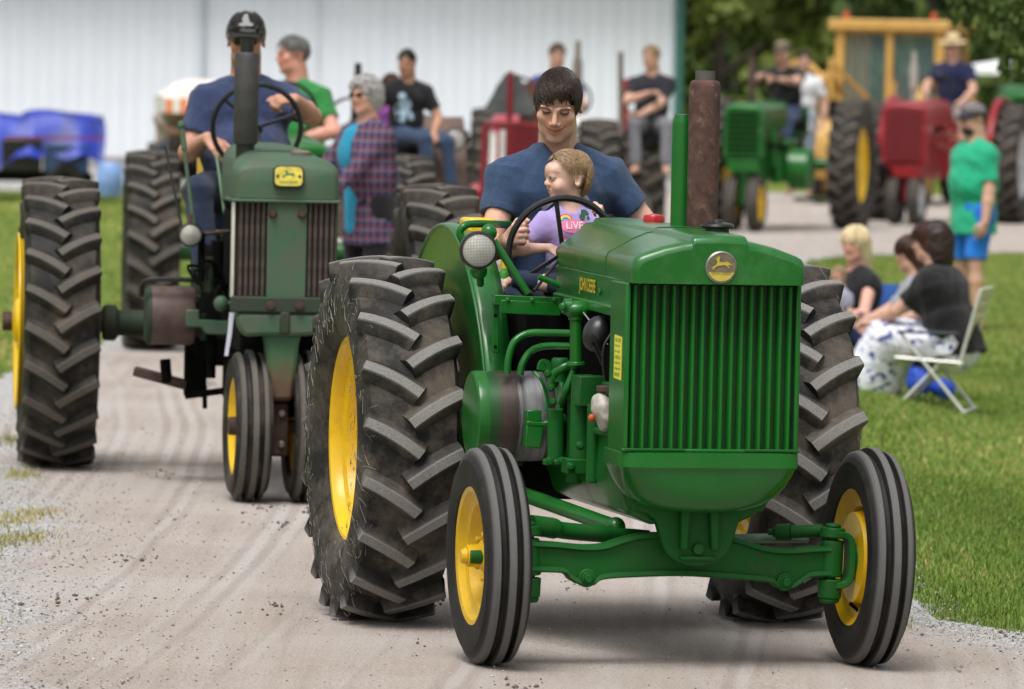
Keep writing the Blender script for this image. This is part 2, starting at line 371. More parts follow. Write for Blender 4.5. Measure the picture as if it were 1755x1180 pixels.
def face_sdf(S, C, R, k=1., child=False, female=False, jaw=1.):
    """head at centre C, columns of R = right, back, up; k=1 for an adult head of 0.235 m"""
    M = lambda x, y, z: C+R@V3(x, y, z)*k
    E = lambda c, r, kk=.02, op=1, RR=None: S.ell(M(*c), V3(*r)*k, R if RR is None else R@RR, kk*k, op)
    if child:
        E((0, .012, .028), (.078, .092, .083)); E((0, -.03, -.035), (.058, .056, .062)); E((0, -.06, -.086), (.02, .018, .017), .03)
        for s in (-1, 1):
            E((s*.036, -.062, -.036), (.024, .022, .024), .02); E((s*.031, -.097, .0), (.014, .011, .009), .014, -1); E((s*.030, -.078, 0), (.0125, .0115, .0105), .004)
            E((s*.077, .016, -.012), (.0085, .020, .029), .008, 1, rotz(s*.45)); E((s*.083, .010, -.010), (.006, .011, .017), .006, -1, rotz(s*.45))
            E((s*.010, -.093, -.029), (.0075, .009, .0065), .006)
        E((0, -.082, .03), (.04, .02, .03), .03); S.cap(M(0, -.083, .002), M(0, -.100, -.024), .0075*k, .0095*k, .012*k)
        S.cap(M(-.013, -.083, -.052), M(.013, -.083, -.052), .0055*k, None, .008*k); S.cap(M(-.010, -.082, -.062), M(.010, -.082, -.062), .0065*k, None, .008*k)
        S.cap(M(0, .02, -.06), M(0, .022, -.15), .036*k, .036*k, .03*k)
    else:
        E((0, .012, .03), (.076, .098, .088)); E((0, -.028, -.04), (.061*jaw, .066, .078)); E((0, -.07, -.101), (.026*jaw, .02, .016), .03)
        for s in (-1, 1):
            E((s*.043, -.062, -.020), (.022, .022, .02), .024); E((s*.040*jaw, -.032, -.074), (.017, .034, .022), .03)
            E((s*.032, -.104, .006), (.017, .014, .0105), .016, -1); E((s*.0315, -.0835, .004), (.014, .0125, .0115), .005)
            E((s*.078, .018, -.006), (.008, .019, .031), .008, 1, rotz(s*.4)); E((s*.084, .011, -.002), (.006, .010, .019), .006, -1, rotz(s*.4))
            E((s*.0125, -.097, -.036), (.0075, .0105, .007), .007)
            S.cap(M(s*.014, -.0955, .021), M(s*.046, -.085, .022), .009*k, .008*k, .012*k)
        S.cap(M(0, -.094, .012), M(0, -.113, -.026), .0075*k, .0105*k, .012*k)
        [S.cap(M(0, -.0915, -.0565), M(q*.025, -.0825, -.0525), .0052*k, .0035*k, .009*k) for q in (-1, 1)]; [S.cap(M(0, -.0905, -.0675), M(q*.020, -.083, -.0625), .0066*k, .0045*k, .009*k) for q in (-1, 1)]
        E((0, -.095, -.047), (.011, .005, .007), .01)
        S.cap(M(0, .025, -.07), M(0, .035, -.17), .060*k, .064*k, .03*k)
def face_tint(V, C, R, k, child=False, brow=(.18, .13, .1), stubble=0., closed=False, smile=True, lip=(.86, .62, .6), blush=.5):
    Q = (V-C)@R/k; T = np.ones((len(V), 3)); x, y, z = Q[:, 0], Q[:, 1], Q[:, 2]; fr = (y < -.02) & (np.abs(Q).max(1) < .2)
    def spot(m, c): T[:] = T*(1-m[:, None])+T*np.asarray(c)*m[:, None]
    g = lambda cx, cz, sx, sz: np.exp(-((x-cx)/sx)**2-((z-cz)/sz)**2)*fr
    zm = -.057 if child else -.061
    ze = 0. if child else .005
    for s in (-1, 1):
        spot(np.clip(g(s*.043, -.032, .022, .018)*blush, 0, 1), (1., .78, .74))
        bx = (x*s-.034)/.018; bz = z-((.022 if child else .0185)+.004*(1-bx*bx)); spot(np.clip(1.6*np.exp(-(bz/.0046)**2)*(np.abs(bx) < 1)*fr, 0, 1)*(.35 if child else .85), brow)
        ex = (x*s-.0315)/.0135
        if closed: bz = z-(ze-.0058+.0035*ex*ex); spot(np.clip(1.9*np.exp(-((z-ze+.001-.002*ex*ex)/.0042)**2)*(np.abs(ex) < 1.1)*fr, 0, 1)*.93, (.10, .065, .055))
        else:
            bz = z-ze; op = .0052*(1-ex*ex); m = (np.abs(ex) < 1) & (np.abs(bz) < op) & fr; T[m] = (1.25, 1.7, 2.2)
            m2 = fr & ((x*s-.0315)**2+bz**2 < .0058**2) & (np.abs(bz) < op+.0006); T[m2] = (.12, .1, .1)
            spot(np.clip(1.4*np.exp(-((bz-op)/.0016)**2)*(np.abs(ex) < 1.02)*fr, 0, 1)*.85, (.2, .14, .12))
    w = (.030 if smile else .024) if not child else .016
    cur = (.0105 if smile else .001)*(x/w)**2; lipm = np.clip(1.5*np.exp(-((z-zm-cur*.8)/(.0085))**4)*np.clip(1-(x/w)**2, 0, 1)**.5, 0, 1)*fr; spot(np.nan_to_num(lipm), lip)
    spot(np.clip(1.5*np.exp(-((z-zm-cur)/(.0028 if smile else .0018))**2)*(np.abs(x) < w*1.2)*fr, 0, 1)*.8, (.32, .17, .15))
    if not child: spot(np.clip(g(0, -.0425, .011, .004), 0, 1)*.55, (.45, .3, .28))
    if stubble: spot(np.clip(((z < -.045)*np.clip((-.045-z)/.03, 0, 1))*fr*(1-lipm), 0, 1)*stubble, (.55, .5, .48)); spot(np.clip(g(0, -.049, .024, .005), 0, 1)*stubble*.8, (.6, .55, .52))
    spot(np.clip(g(0, -.028, .012, .014)*.6, 0, 1)*blush, (1., .8, .76))
    return T
HAIRM = {}
def hair_mat(key, col):
    if key in HAIRM: return HAIRM[key]
    m = bpy.data.materials.new('hair_'+key); nt, b = nodes(m); HAIRM[key] = m
    c = ramp(nt, noi(nt, 120, 3, .6), [(.3, tuple(q*.6 for q in col)), (.7, tuple(min(1, q*1.4) for q in col))])
    nt.links.new(c, b.inputs['Base Color']); b.inputs['Roughness'].default_value = .42; b.inputs['Specular IOR Level'].default_value = .4
    bump(nt, b, noi(nt, 260, 3), .5, .003); return m
def strands(C, R, k, rx, ry, rz, cz, n, zmin, ln, rw, crown=(.15, .45, .9), seed=1, gravity=.5, lift=.004, rnd=.14):
    """short curved locks laid over the skull; zmin(azimuth) is where they stop"""
    r = np.random.default_rng(seed); M = MB(); crown = unit(V3(*crown)); rxyz = V3(rx, ry, rz)
    for _ in range(n):
        while True:
            q = unit(r.normal(size=3)); az = math.atan2(q[0], -q[1])
            if q[2]*rz+cz > zmin(az)-.01: break
        p = q*rxyz; t = q-crown*(q@crown); t = unit(t+r.normal(size=3)*rnd+V3(0, 0, -gravity)); P = []; L = ln*r.uniform(.6, 1.15); st = 5
        for j in range(st+1):
            nn = unit(p/rxyz**2); s_ = unit(t-nn*(t@nn)); P.append(C+R@((p+nn*(lift*(1+.5*math.sin(j*.6+q[0]*5)))+V3(0, 0, cz)))*k)
            p = p+s_*L/st; e = math.sqrt(((p/rxyz)**2).sum()); p = p/e; t = unit(s_+V3(0, 0, -gravity*.3))
            if p[2]+cz < zmin(math.atan2(p[0], -p[1])) and j > 1: break
        m = len(P)
        if m > 2: M.tube(P, [rw*k*(1-.75*i/(m-1)) for i in range(m)], 4, cap=False)
    return M
def person(label, loc, rz=0., k=1., hipz=.95, lean=0., side=0., twist=0., hands=(None, None), hand_dir=((0, -1, 0), (0, -1, 0)), hand_up=((0, 0, 1), (0, 0, 1)), curl=(.5, .5), thumb=(.5, .5), elbow=((-1, .5, -.6), (1, .5, -.6)),
           feet=(None, None), knee=((-.15, -1, .2), (.15, -1, .2)), head=(0., 0., 0.), headoff=(0, 0, 0), shirt=None, sleeve=.62, pants=None, pant_len=1.0, shoe=None, skirt=None, hair=None, cap_=None, glasses=False, girth=1., belly=0.,
           skin='fair', skincol=(.58, .34, .25), vox=.012, child=False, female=False, stubble=0., closed=False, brow=(.18, .13, .1), name='person', shw=None, fold=1., wide=1., armk=1., headk=1., smile=True, shirt_down=.17, collar=.075, detail=False, blush=.5, beardm=None, jaw=1., neckw=1.):
    """one standing or seated figure: body (skin, one continuous mesh) with clothing, hair and hat as children. Faces -Y before rz."""
    root = thing(name, label, 'person', loc, rz)
    tor = (.52 if not child else .50)*k; P0 = V3(0, 0, hipz); u = unit(rotz(0)@V3(math.sin(side), -math.sin(lean), math.cos(lean)))
    rt = rotz(twist)@V3(1, 0, 0); rt = unit(rt-u*(rt@u)); bk = np.cross(u, rt)
    nk = P0+u*tor; sw = (shw or (.185 if not female else .165))*k*wide; hw = .09*k*wide
    Rh = rotz(head[0])@rotx(head[1])@roty(head[2]); hk = k*headk; Ch = nk+u*(.062 if child else .066)*k+Rh@V3(0, -.014, .105)*hk+V3(*headoff)
    sh = [nk-u*.092*k+rt*s*sw for s in (-1, 1)]; hp = [P0+rt*s*hw for s in (-1, 1)]
    ua, fa = .29*k*armk, .255*k*armk; hands = list(hands)
    for i, s in enumerate((-1, 1)):
        if hands[i] is None: hands[i] = sh[i]+V3(s*.09, -.05, -.52*armk)*k
    EL, WR = [], []
    for i in range(2): e, w = ik(sh[i], hands[i], ua, fa, elbow[i]); EL.append(e); WR.append(w)
    th, sn = .44*k, .43*k; KN, AN = [], []
    for i, s in enumerate((-1, 1)):
        f = feet[i] if feet[i] is not None else hp[i]+V3(s*.02*k, 0, 0)*1-V3(0, 0, hipz-.08*k)
        a, b = ik(hp[i], f, th, sn, knee[i]); KN.append(a); AN.append(b)
    g = girth*k
    B = SDF(); face_sdf(B, Ch, Rh, hk, child, female, jaw)
    def torso(S, e, dn=0., top=True, kk=.04):
        S.sec(P0-u*dn*k, P0+u*tor*.38, (.15*g*wide+e+(.016*k if dn > 0 else .01*k), .11*g+e+(.026*k if dn > 0 else 0)), (.145*g*wide+e, .105*g+e), rt, kk, 1, 1 if dn > 0 else 0)
        S.sec(P0+u*tor*.38, P0+u*tor*.74, (.145*g*wide+e, .105*g+e), (.17*g*wide+e, .115*g+e), rt, kk)
        if belly: S.ell(P0+u*tor*.36-bk*belly*.55*k, (.165*g*wide+e, .10*g+belly*.6*k+e, .16*k+e), np.stack([rt, bk, u], 1), .06)
        if top:
            S.sec(P0+u*tor*.74, nk-u*.055*k, (.165*g*wide+e, .112*g+e), (.082*k+e, .062*k+e), rt, kk)
            for i in range(2): S.cap(nk-u*.032*k+rt*(i*2-1)*.045*k, sh[i], .036*k+e, .056*k*(.6+.4*girth)+e, .04)
        if female: [S.ell(P0+u*tor*.62-bk*.09*g+rt*s*.075*k, V3(.075, .065, .075)*k+e, None, .04) for s in (-1, 1)]
    torso(B, -.012*k)
    B.cap(nk-u*.05*k, nk+u*.09*k, .063*neckw*k*(.8 if child else 1)*(.88 if female else 1), .058*neckw*k*(.8 if child else 1)*(.88 if female else 1), .03)
    ar = (.62+.38*girth)*(1.08 if child else 1)*(.9 if female else 1)
    for i, s in enumerate((-1, 1)):
        B.cap(sh[i], EL[i], .052*k*ar, .041*k*ar, .02); B.cap(EL[i], EL[i]+(WR[i]-EL[i])*.35, .042*k*ar, .043*k*ar, .015); B.cap(EL[i]+(WR[i]-EL[i])*.35, WR[i], .043*k*ar, .027*k*ar, .015)
        hand(B, WR[i], V3(*hand_dir[i]), V3(*hand_up[i]), s, k*(1.12 if child else 1), curl[i], .0, thumb[i])
        B.cap(hp[i], KN[i], .082*k*(.4+.6*girth), .052*k, .03); B.cap(KN[i], KN[i]+(AN[i]-KN[i])*.3, .05*k, .055*k, .02); B.cap(KN[i]+(AN[i]-KN[i])*.3, AN[i], .055*k, .035*k, .02)
        fd = unit(V3((i*2-1)*.2, -1, 0)); B.cap(AN[i]-V3(0, 0, .035*k), AN[i]+fd*.13*k-V3(0, 0, .05*k), .035*k, .025*k, .02)
    Vb, F = B.mesh(vox); Vb = relax(Vb, F, 1, .35)
    T = face_tint(Vb, Ch, Rh, hk, child, brow, stubble, closed, smile, blush=blush)
    o = link('body', big_mesh('body', Vb, F, skin_mat(skin, skincol), True, {'tint': T}), root)
    cvox = max(vox, .006)
    def garment(nm, S, m, amp=.0, f=5., seed=0, v=None, tagf=None, par=root):
        V_, F_ = S.mesh(v or cvox); V_ = relax(V_, F_, 2, .5)
        if amp:
            n_ = vnormals(V_, F_); V_ = V_+n_*(amp*sinnoise(V_*V3(1, 1, .6), f, seed)+amp*.5*sinnoise(V_, f*2.7, seed+1))[:, None]
        q = link(nm, big_mesh(nm, V_, F_, m, True), par); q['_v'] = 0; del q['_v']; return q, V_, F_
    if shirt is not None:
        S = SDF(); torso(S, .012*k, dn=shirt_down, kk=.05)
        S.cone(nk-u*.07*k, nk-u*(.004)*k, (collar+.012)*k, collar*k*.90, .035)
        for i in range(2):
            if sleeve <= 1: e = sh[i]+(EL[i]-sh[i])*sleeve; S.cone(sh[i]+(EL[i]-sh[i])*.02, e, .066*k*ar, .063*k*ar, .04)
            else: S.cone(sh[i], EL[i], .072*k*ar, .058*k*ar, .03); S.cap(EL[i], EL[i], .056*k*ar, None, .02); S.cone(EL[i], EL[i]+(WR[i]-EL[i])*(sleeve-1), .058*k*ar, .042*k*ar, .02)
        S.ell(nk-bk*.060*k+u*.020*k, V3(.054, .050, .040)*k, np.stack([rt, bk, u], 1), .012, -1)
        q, sv, sf = garment('shirt', S, shirt, .0105*k*fold, 3.9/k, 3)
        root_shirt = (sv, sf)
    else: root_shirt = None
    if pants is not None:
        S = SDF(); S.sec(P0-u*.06*k, P0+u*.10*k, (.155*g*wide+.008, .118*g+.006), (.142*g*wide+.006, .108*g+.006), rt, .04)
        for i in range(2):
            hi_ = hp[i]
            if pant_len <= .55: S.cone(hi_, hi_+(KN[i]-hi_)*(pant_len/.5), .105*k*(.4+.6*girth), .088*k, .04)
            else: S.cap(hi_, KN[i], .098*k*(.4+.6*girth), .068*k, .04); S.cone(KN[i], KN[i]+(AN[i]-KN[i])*min(1., (pant_len-.5)*2)*.97, .068*k, .055*k, .03)
        garment('trousers' if pant_len > .55 else 'shorts', S, pants, .006*k*fold, 4/k, 9)
    if skirt is not None:
        S = SDF(); S.sec(P0-u*.05*k, P0+u*.10*k, (.165*k, .125*k), (.15*k, .11*k), rt, .04)
        for i in range(2): S.cap(hp[i], KN[i], .115*k, .10*k, .09); S.cone(KN[i]+V3(0, 0, .03), KN[i]+(AN[i]-KN[i])*.93, .10*k, .14*k, .09)
        S.cap(KN[0], KN[1], .09*k, None, .06); S.cone((KN[0]+KN[1])/2+V3(0, 0, -.02), (AN[0]+AN[1])/2+V3(0, 0, -.03), .15*k, .21*k, .09); S.sec(P0-u*.02*k, (KN[0]+KN[1])/2, (.17*k, .10*k), (.15*k, .09*k), rt, .06)
        garment('skirt', S, skirt, .010*k, 5., 4)
    if shoe is not None:
        for i in range(2):
            fd = unit(V3((i*2-1)*.2, -1, 0)); S = SDF(); S.cap(AN[i]-V3(0, 0, .03*k), AN[i]-V3(0, 0, .05*k)+fd*.02*k, .045*k, None, .02); S.cap(AN[i]-V3(0, 0, .05*k)+fd*.03*k, AN[i]+fd*.15*k-V3(0, 0, .055*k), .04*k, .032*k, .03); S.cap(AN[i]-V3(0, 0, .055*k)-fd*.03*k, AN[i]+fd*.06*k-V3(0, 0, .05*k), .036*k, .038*k, .02)
            garment('shoe', S, shoe, 0)
    M_ = lambda x, y, z: Ch+Rh@V3(x, y, z)*hk
    if hair is not None:
        style, hm = hair; S = SDF(); e = .010
        if style in ('short', 'thin', 'bob', 'long', 'curly', 'toddler'):
            rx, ry, rz_ = (.0815, .107, .097) if not child else (.083, .098, .090)
            if style == 'thin': rx, ry, rz_ = .082, .104, .094
            if style == 'curly': rx, ry, rz_ = .10, .118, .105
            if style in ('bob', 'long'): rx, ry, rz_ = .095, .112, .10
            S.ell(M_(0, .016, .03), V3(rx, ry, rz_)*hk, Rh, .02)
            if style in ('bob', 'curly'): S.ell(M_(0, .04, -.03), V3(.095, .085, .09)*hk, Rh, .04)
            if style == 'long':
                S.ell(M_(0, .045, -.04), V3(.092, .075, .10)*hk, Rh, .05); S.ell(M_(0, .075, -.14), V3(.085, .05, .13)*hk, Rh, .06)
            if style == 'toddler': S.ell(M_(0, .050, -.02), V3(.066, .050, .066)*hk, Rh, .03)
            fz = dict(short=-.03, thin=-.02, bob=-.07, long=-.07, curly=-.07, toddler=-.015)[style]
            fy = dict(short=-.105, thin=-.09, bob=-.12, long=-.12, curly=-.125, toddler=-.075)[style]; top_ = dict(short=.066, thin=.06, bob=.06, long=.06, curly=.06, toddler=.07)[style]
            S.ell(M_(0, fy, top_-.085), V3(.068 if style != 'toddler' else .09, .075, .09)*hk, Rh, .012, -1)
            if style in ('short', 'thin'):
                S.box(M_(0, -.02, -.085), V3(.12, .065, .095)*hk, Rh, .012, -1)
                S.box(M_(0, .05, -.125), V3(.12, .08, .065)*hk, Rh, .012, -1)
            if style in ('toddler',): S.box(M_(0, -.045, -.05), V3(.13, .062, .085)*hk, Rh, .012, -1); S.box(M_(0, .0, -.06), V3(.13, .045, .075)*hk, Rh, .012, -1)
        hv = min(cvox, .010 if not detail else .005)
        q, hv_, hf_ = garment('hair', S, hm, (.003 if style != 'curly' else .007)*hk, (9 if style != 'curly' else 16)/hk, 5, v=hv)
        if not detail:
            lo_ = dict(short=(.06, -.06), thin=(.075, -.05), bob=(.07, -.12), long=(.07, -.20), curly=(.06, -.10), toddler=(.08, -.06))[style]
            zf = lambda az: lo_[0]+.012*math.sin(az*9) if abs(az) < .75 else (lo_[0]-(lo_[0]-.02)*min(1, (abs(az)-.75)/.6) if abs(az) < 1.5 else (.02 if (abs(az) < 2.1 and style in ('short', 'thin', 'toddler')) else lo_[1]))
            ln_, rw_ = dict(short=(.06, .003), thin=(.05, .0025), bob=(.16, .005), long=(.26, .005), curly=(.05, .007), toddler=(.06, .003))[style]
            ms_ = strands(Ch, Rh, hk, rx+.001, ry+.001, rz_+.001, .03, 260, zf, ln_, rw_, seed=int(abs(loc[0]*31)) % 97, gravity=.5 if style in ('short', 'thin') else .9, lift=.003, rnd=.2 if style != 'curly' else .9)
            if ms_.v: ms_.build('hair_locks', hm, root, angle=80)
    if cap_ is not None:
        cm, bm_ = cap_[0], cap_[1]
        if len(cap_) > 2 and cap_[2] == 'straw':
            M = MB(); pr = [(.16, .0), (.15, .006), (.09, .012), (.083, .03), (.075, .085), (.055, .10), (.0, .102)]
            M.lathe([(r*hk, h*hk) for r, h in pr], M_(0, .01, .055), Rh@V3(0, 0, 1), 28); M.build('hat', cm, root, angle=60); sb = MB(); sb.lathe([(.086*hk, .013*hk), (.0845*hk, .034*hk)], M_(0, .01, .055), Rh@V3(0, 0, 1), 28); sb.build('hat_band', bm_, root)
        else:
            S = SDF(); S.ell(M_(0, .012, .045), V3(.084, .103, .088)*hk, Rh, .02); S.ell(M_(0, -.045, .085), V3(.062, .035, .04)*hk, Rh, .03); S.box(M_(0, 0, -.045), V3(.2, .2, .085)*hk, Rh, .006, -1, r=.001)
            q, _, _ = garment('cap', S, cm, 0)
            M = MB(); pts = []
            for i in range(13):
                a = -1.15+2.3*i/12; x, y = .082*math.sin(a), -.085*math.cos(a)
                pts.append([M_(x, y*.9+.01, .048-.012*abs(math.sin(a))), M_(x*.98, y-.068*math.cos(a)**.7, .036-.022*abs(math.sin(a))**2), M_(x*.98, y-.066*math.cos(a)**.7, .031-.022*abs(math.sin(a))**2), M_(x, y*.9+.01, .042-.012*abs(math.sin(a)))])
            M.loft(pts, True, True).build('cap_brim', bm_, root, angle=60)
    if glasses:
        M = MB()
        for s in (-1, 1):
            M.prism([(.019*math.cos(a), .0145*math.sin(a)) for a in np.linspace(0, 6.283, 15)[:-1]], M_(s*.033, -.108, .004), Rh@V3(1, s*.25, 0), Rh@V3(0, 0, 1), Rh@V3(0, .004, 0)*hk); M.tube([M_(s*.05, -.103, .008), M_(s*.08, -.05, .008), M_(s*.085, .01, .006)], .002*hk, 5)
        M.tube([M_(-.015, -.112, .007), M_(.015, -.112, .007)], .002*hk, 5); M.build('sunglasses', mat('dark_lens', (.012, .011, .012), .12, var=.1), root)
    if beardm is not None:
        S = SDF(); S.ell(M_(0, -.045, -.075), V3(.064, .065, .058)*hk, Rh, .02); S.ell(M_(0, -.11, -.055), V3(.02, .03, .018)*hk, Rh, .01, -1); S.box(M_(0, -.04, .03), V3(.1, .12, .075)*hk, Rh, .01, -1); garment('beard', S, beardm, .003, 12)
    root['_tmp'] = 0; del root['_tmp']
    return root, dict(M=M_, Ch=Ch, Rh=Rh, hk=hk, shirt=root_shirt, nk=nk, sh=sh, EL=EL, WR=WR, KN=KN, AN=AN, body=(Vb, F), rt=rt, u=u, bk=bk, P0=P0)
def project(V, bv, dirn, lift=.002):
    """lay flat print onto a garment: each vertex travels along dirn to the cloth"""
    out = []
    dv = Vector(dirn).normalized()
    for p in V:
        h = bv.ray_cast(Vector(p)-dv*.5, dv, 2.)
        out.append(h[0]-dv*lift if h[0] is not None else Vector(p))
    return out
def fine_print(polys, o, ex, ey, bv, dirn, name, m, parent, lift=.0025):
    """polys: list of (verts2d, faces) flat shapes, cut finely before being laid on cloth"""
    bm = bmesh.new()
    for Vp, Fp in polys:
        vs = [bm.verts.new((p[0], p[1], 0)) for p in Vp]
        for f in Fp:
            try: bm.faces.new([vs[i] for i in f])
            except ValueError: pass
    bmesh.ops.triangulate(bm, faces=bm.faces)
    bmesh.ops.subdivide_edges(bm, edges=[e for e in bm.edges if e.calc_length() > .02], cuts=2, use_grid_fill=True)
    me = bpy.data.meshes.new(name); V = place2d(np.array([v.co[:] for v in bm.verts]), o, ex, ey)
    for v, p in zip(bm.verts, project(V, bv, dirn, lift)): v.co = p
    bm.to_mesh(me); bm.free(); me.materials.append(m); return link(name, me, parent)
def circ(cx, cy, r, n=14, ry=None): return ([(cx+r*math.cos(6.2832*i/n), cy+(ry or r)*math.sin(6.2832*i/n)) for i in range(n)], [tuple(range(n))])
def band(cx, cy, r0, r1, a0, a1, n=10):
    v = []; f = []
    for i in range(n+1):
        a = a0+(a1-a0)*i/n; v += [(cx+r0*math.cos(a), cy+r0*math.sin(a)), (cx+r1*math.cos(a), cy+r1*math.sin(a))]
        if i: f.append((2*i-2, 2*i, 2*i+1, 2*i-1))
    return v, f
# ================================================================== SETTING
XR = [(0,4.5),(18,3.2),(21,2.5),(23.3,1.82),(24,1.56),(26,1.5),(35,1.7),(47,2.05),(60,2.45),(66,2.9),(68,3.4),(70,4.8),(73,9.),(77,22.),(80,60.)]
XL = [(0,-1.9),(20,-1.85),(24,-2.0),(28,-2.25),(33,-2.8),(40,-3.05),(44.5,-2.75),(55,-2.45),(66,-2.3),(86,-2.2),(99,-2.0)]
def interp(t, y): return np.interp(y, [a for a, _ in t], [b for _, b in t])
def sstep(x): x = np.clip(x, 0, 1); return x*x*(3-2*x)
def lawn_h(x, y):
    r = -.17*sstep((x-interp(XR, y)-.05)/1.1)*sstep((y-24)/10)*sstep((69-y)/6.)
    return r
# ground sheet
gx = np.concatenate([np.linspace(-150, -12, 12), np.linspace(-11, 12, 116), np.linspace(14, 150, 12)])
gy = np.concatenate([np.linspace(-60, 14, 8), np.linspace(16, 110, 190), np.linspace(115, 400, 14)])
GX, GY = np.meshgrid(gx, gy, indexing='ij'); nx, ny = GX.shape
gi = np.arange(nx*ny).reshape(nx, ny); GF = np.stack([gi[:-1, :-1], gi[1:, :-1], gi[1:, 1:], gi[:-1, 1:]], -1).reshape(-1, 4)
m_lawn = bpy.data.materials.new('lawn_soil'); nt, b = nodes(m_lawn)
c = ramp(nt, noi(nt, .9, 6, .65), [(.3, (.12, .165, .03)), (.52, (.15, .20, .036)), (.7, (.22, .21, .06))])
c2 = ramp(nt, noi(nt, 45, 5, .7), [(.3, .7), (.7, 1.2)]); nt.links.new(mix(nt, 1., c, c2, 'MULTIPLY'), b.inputs['Base Color'])
b.inputs['Roughness'].default_value = .9; b.inputs['Specular IOR Level'].default_value = .1; bump(nt, b, noi(nt, 70, 4), .6, .02)
kind(link('lawn', big_mesh('lawn', np.c_[GX.ravel(), GY.ravel(), lawn_h(GX, GY).ravel()], GF, m_lawn, True)), 'structure')
# dirt road sheet, 4 mm and more above, with worn wheel tracks and ragged edges
m_road = bpy.data.materials.new('packed_dirt'); nt, b = nodes(m_road); co = texco(nt)
big = noi(nt, .55, 5, .6, co); c = ramp(nt, big, [(.32, (.355, .30, .258)), (.5, (.41, .352, .31)), (.68, (.455, .412, .38))])
mp = N(nt, 'ShaderNodeMapping'); mp.inputs['Scale'].default_value = (9., .22, 1.); mp.inputs['Rotation'].default_value = (0, 0, rad(-4)); nt.links.new(co, mp.inputs[0])
trk = noi(nt, 1., 5, .62, mp.outputs[0]); c = mix(nt, ramp(nt, trk, [(.46, 0.), (.66, .55)]), c, (.46, .425, .40)); c = mix(nt, ramp(nt, trk, [(.30, .5), (.42, 0.)]), c, (.27, .24, .22))
sh_ = N(nt, 'ShaderNodeSeparateXYZ'); nt.links.new(co, sh_.inputs[0])
def MT(op, a, b_=None, c_=None):
    n = N(nt, 'ShaderNodeMath', operation=op)
    for i_, q in enumerate((a, b_, c_)):
        if q is None: continue
        if isinstance(q, (int, float)): n.inputs[i_].default_value = q
        else: nt.links.new(q, n.inputs[i_])
    return n.outputs[0]
yy_ = MT('SUBTRACT', sh_.outputs[1], 29.); uu = MT('MULTIPLY_ADD', MT('MULTIPLY', yy_, yy_), .0042, sh_.outputs[0]); uu = MT('MULTIPLY_ADD', noi(nt, .5, 2, .5, co), .06, uu)
prints = ramp(nt, MT('PINGPONG', uu, .045), [(.012, 0.), (.030, 1.)])
band_ = ramp(nt, noi(nt, 1., 3, .6, N(nt, 'ShaderNodeCombineXYZ').outputs[0]), [(0., 0.), (1., 1.)]) if False else None
cv = N(nt, 'ShaderNodeCombineXYZ'); nt.links.new(MT('MULTIPLY', uu, 3.4), cv.inputs[0]); nt.links.new(MT('MULTIPLY', sh_.outputs[1], .05), cv.inputs[1])
msk = ramp(nt, noi(nt, 1., 2, .5, cv.outputs[0]), [(.50, 0.), (.60, .42)])
c = mix(nt, MT('MULTIPLY', prints, msk), c, (.50, .47, .45)); c = mix(nt, MT('MULTIPLY', MT('SUBTRACT', 1., prints), MT('MULTIPLY', msk, .8)), c, (.27, .235, .21))
at_ = N(nt, 'ShaderNodeAttribute', attribute_name='edge')
wob = N(nt, 'ShaderNodeMath', operation='MULTIPLY_ADD'); wob.inputs[1].default_value = 1.5; nt.links.new(noi(nt, 1.3, 6, .7, co), wob.inputs[0]); nt.links.new(at_.outputs['Fac'], wob.inputs[2])
gm = ramp(nt, wob.outputs[0], [(1.05, 1.), (1.0, 1.)]) if False else None
gr = N(nt, 'ShaderNodeMapRange'); gr.inputs[1].default_value = 1.25; gr.inputs[2].default_value = 1.6; nt.links.new(wob.outputs[0], gr.inputs[0])
vor = N(nt, 'ShaderNodeTexVoronoi'); vor.inputs['Scale'].default_value = 85; nt.links.new(co, vor.inputs['Vector'])
grv = ramp(nt, vor.outputs['Color'], [(.2, (.26, .25, .24)), (.55, (.43, .425, .42)), (.85, (.62, .62, .62))])
c = mix(nt, gr.outputs[0], c, grv)
spk = ramp(nt, noi(nt, 130, 3, .6, co), [(.30, .48), (.48, 1.), (.72, 1.2)]); c = mix(nt, 1., c, spk, 'MULTIPLY')
clod = ramp(nt, noi(nt, 14, 7, .75, co), [(.66, 0.), (.73, .7)]); c = mix(nt, clod, c, (.15, .125, .11))
nt.links.new(c, b.inputs['Base Color']); b.inputs['Roughness'].default_value = .92; b.inputs['Specular IOR Level'].default_value = .15
hh = N(nt, 'ShaderNodeMath', operation='ADD'); nt.links.new(noi(nt, 90, 6, .75, co), hh.inputs[0]); nt.links.new(trk, hh.inputs[1]); bump(nt, b, hh.outputs[0], .7, .012)
ys = np.concatenate([np.linspace(-40, 16, 15), np.linspace(16.2, 99, 430)]); us = np.linspace(0, 1, 50); RV = []; RE = []
for y in ys:
    r = float(interp(XR, y)); l = float(interp(XL, y)) if y > 16 else -4.
    if 16 < y < 66:
        r += .10*noise.noise((y*1.9, 3., 0)) + .05*noise.noise((y*7, 9., 0)); l += .12*noise.noise((y*1.9, 7., 0)) + .05*noise.noise((y*7, 5., 0))
    for u_ in us:
        x = l+(r-l)*u_; z = .006+.004*noise.noise((x*2.3, y*.5, 1.)) + .0025*noise.noise((x*9, y*5, 4.))
        z = max(z, .004); RV.append((x, y, z + max(0., float(lawn_h(np.float64(x), np.float64(y)))))); RE.append(max(0., 1-min(x-l, r-x)/.9))
ri = np.arange(len(ys)*50).reshape(len(ys), 50); RF = np.stack([ri[:-1, :-1], ri[:-1, 1:], ri[1:, 1:], ri[1:, :-1]], -1).reshape(-1, 4)
kind(link('dirt_road', big_mesh('dirt_road', RV, RF, m_road, True, {'edge': np.array(RE)})), 'structure')
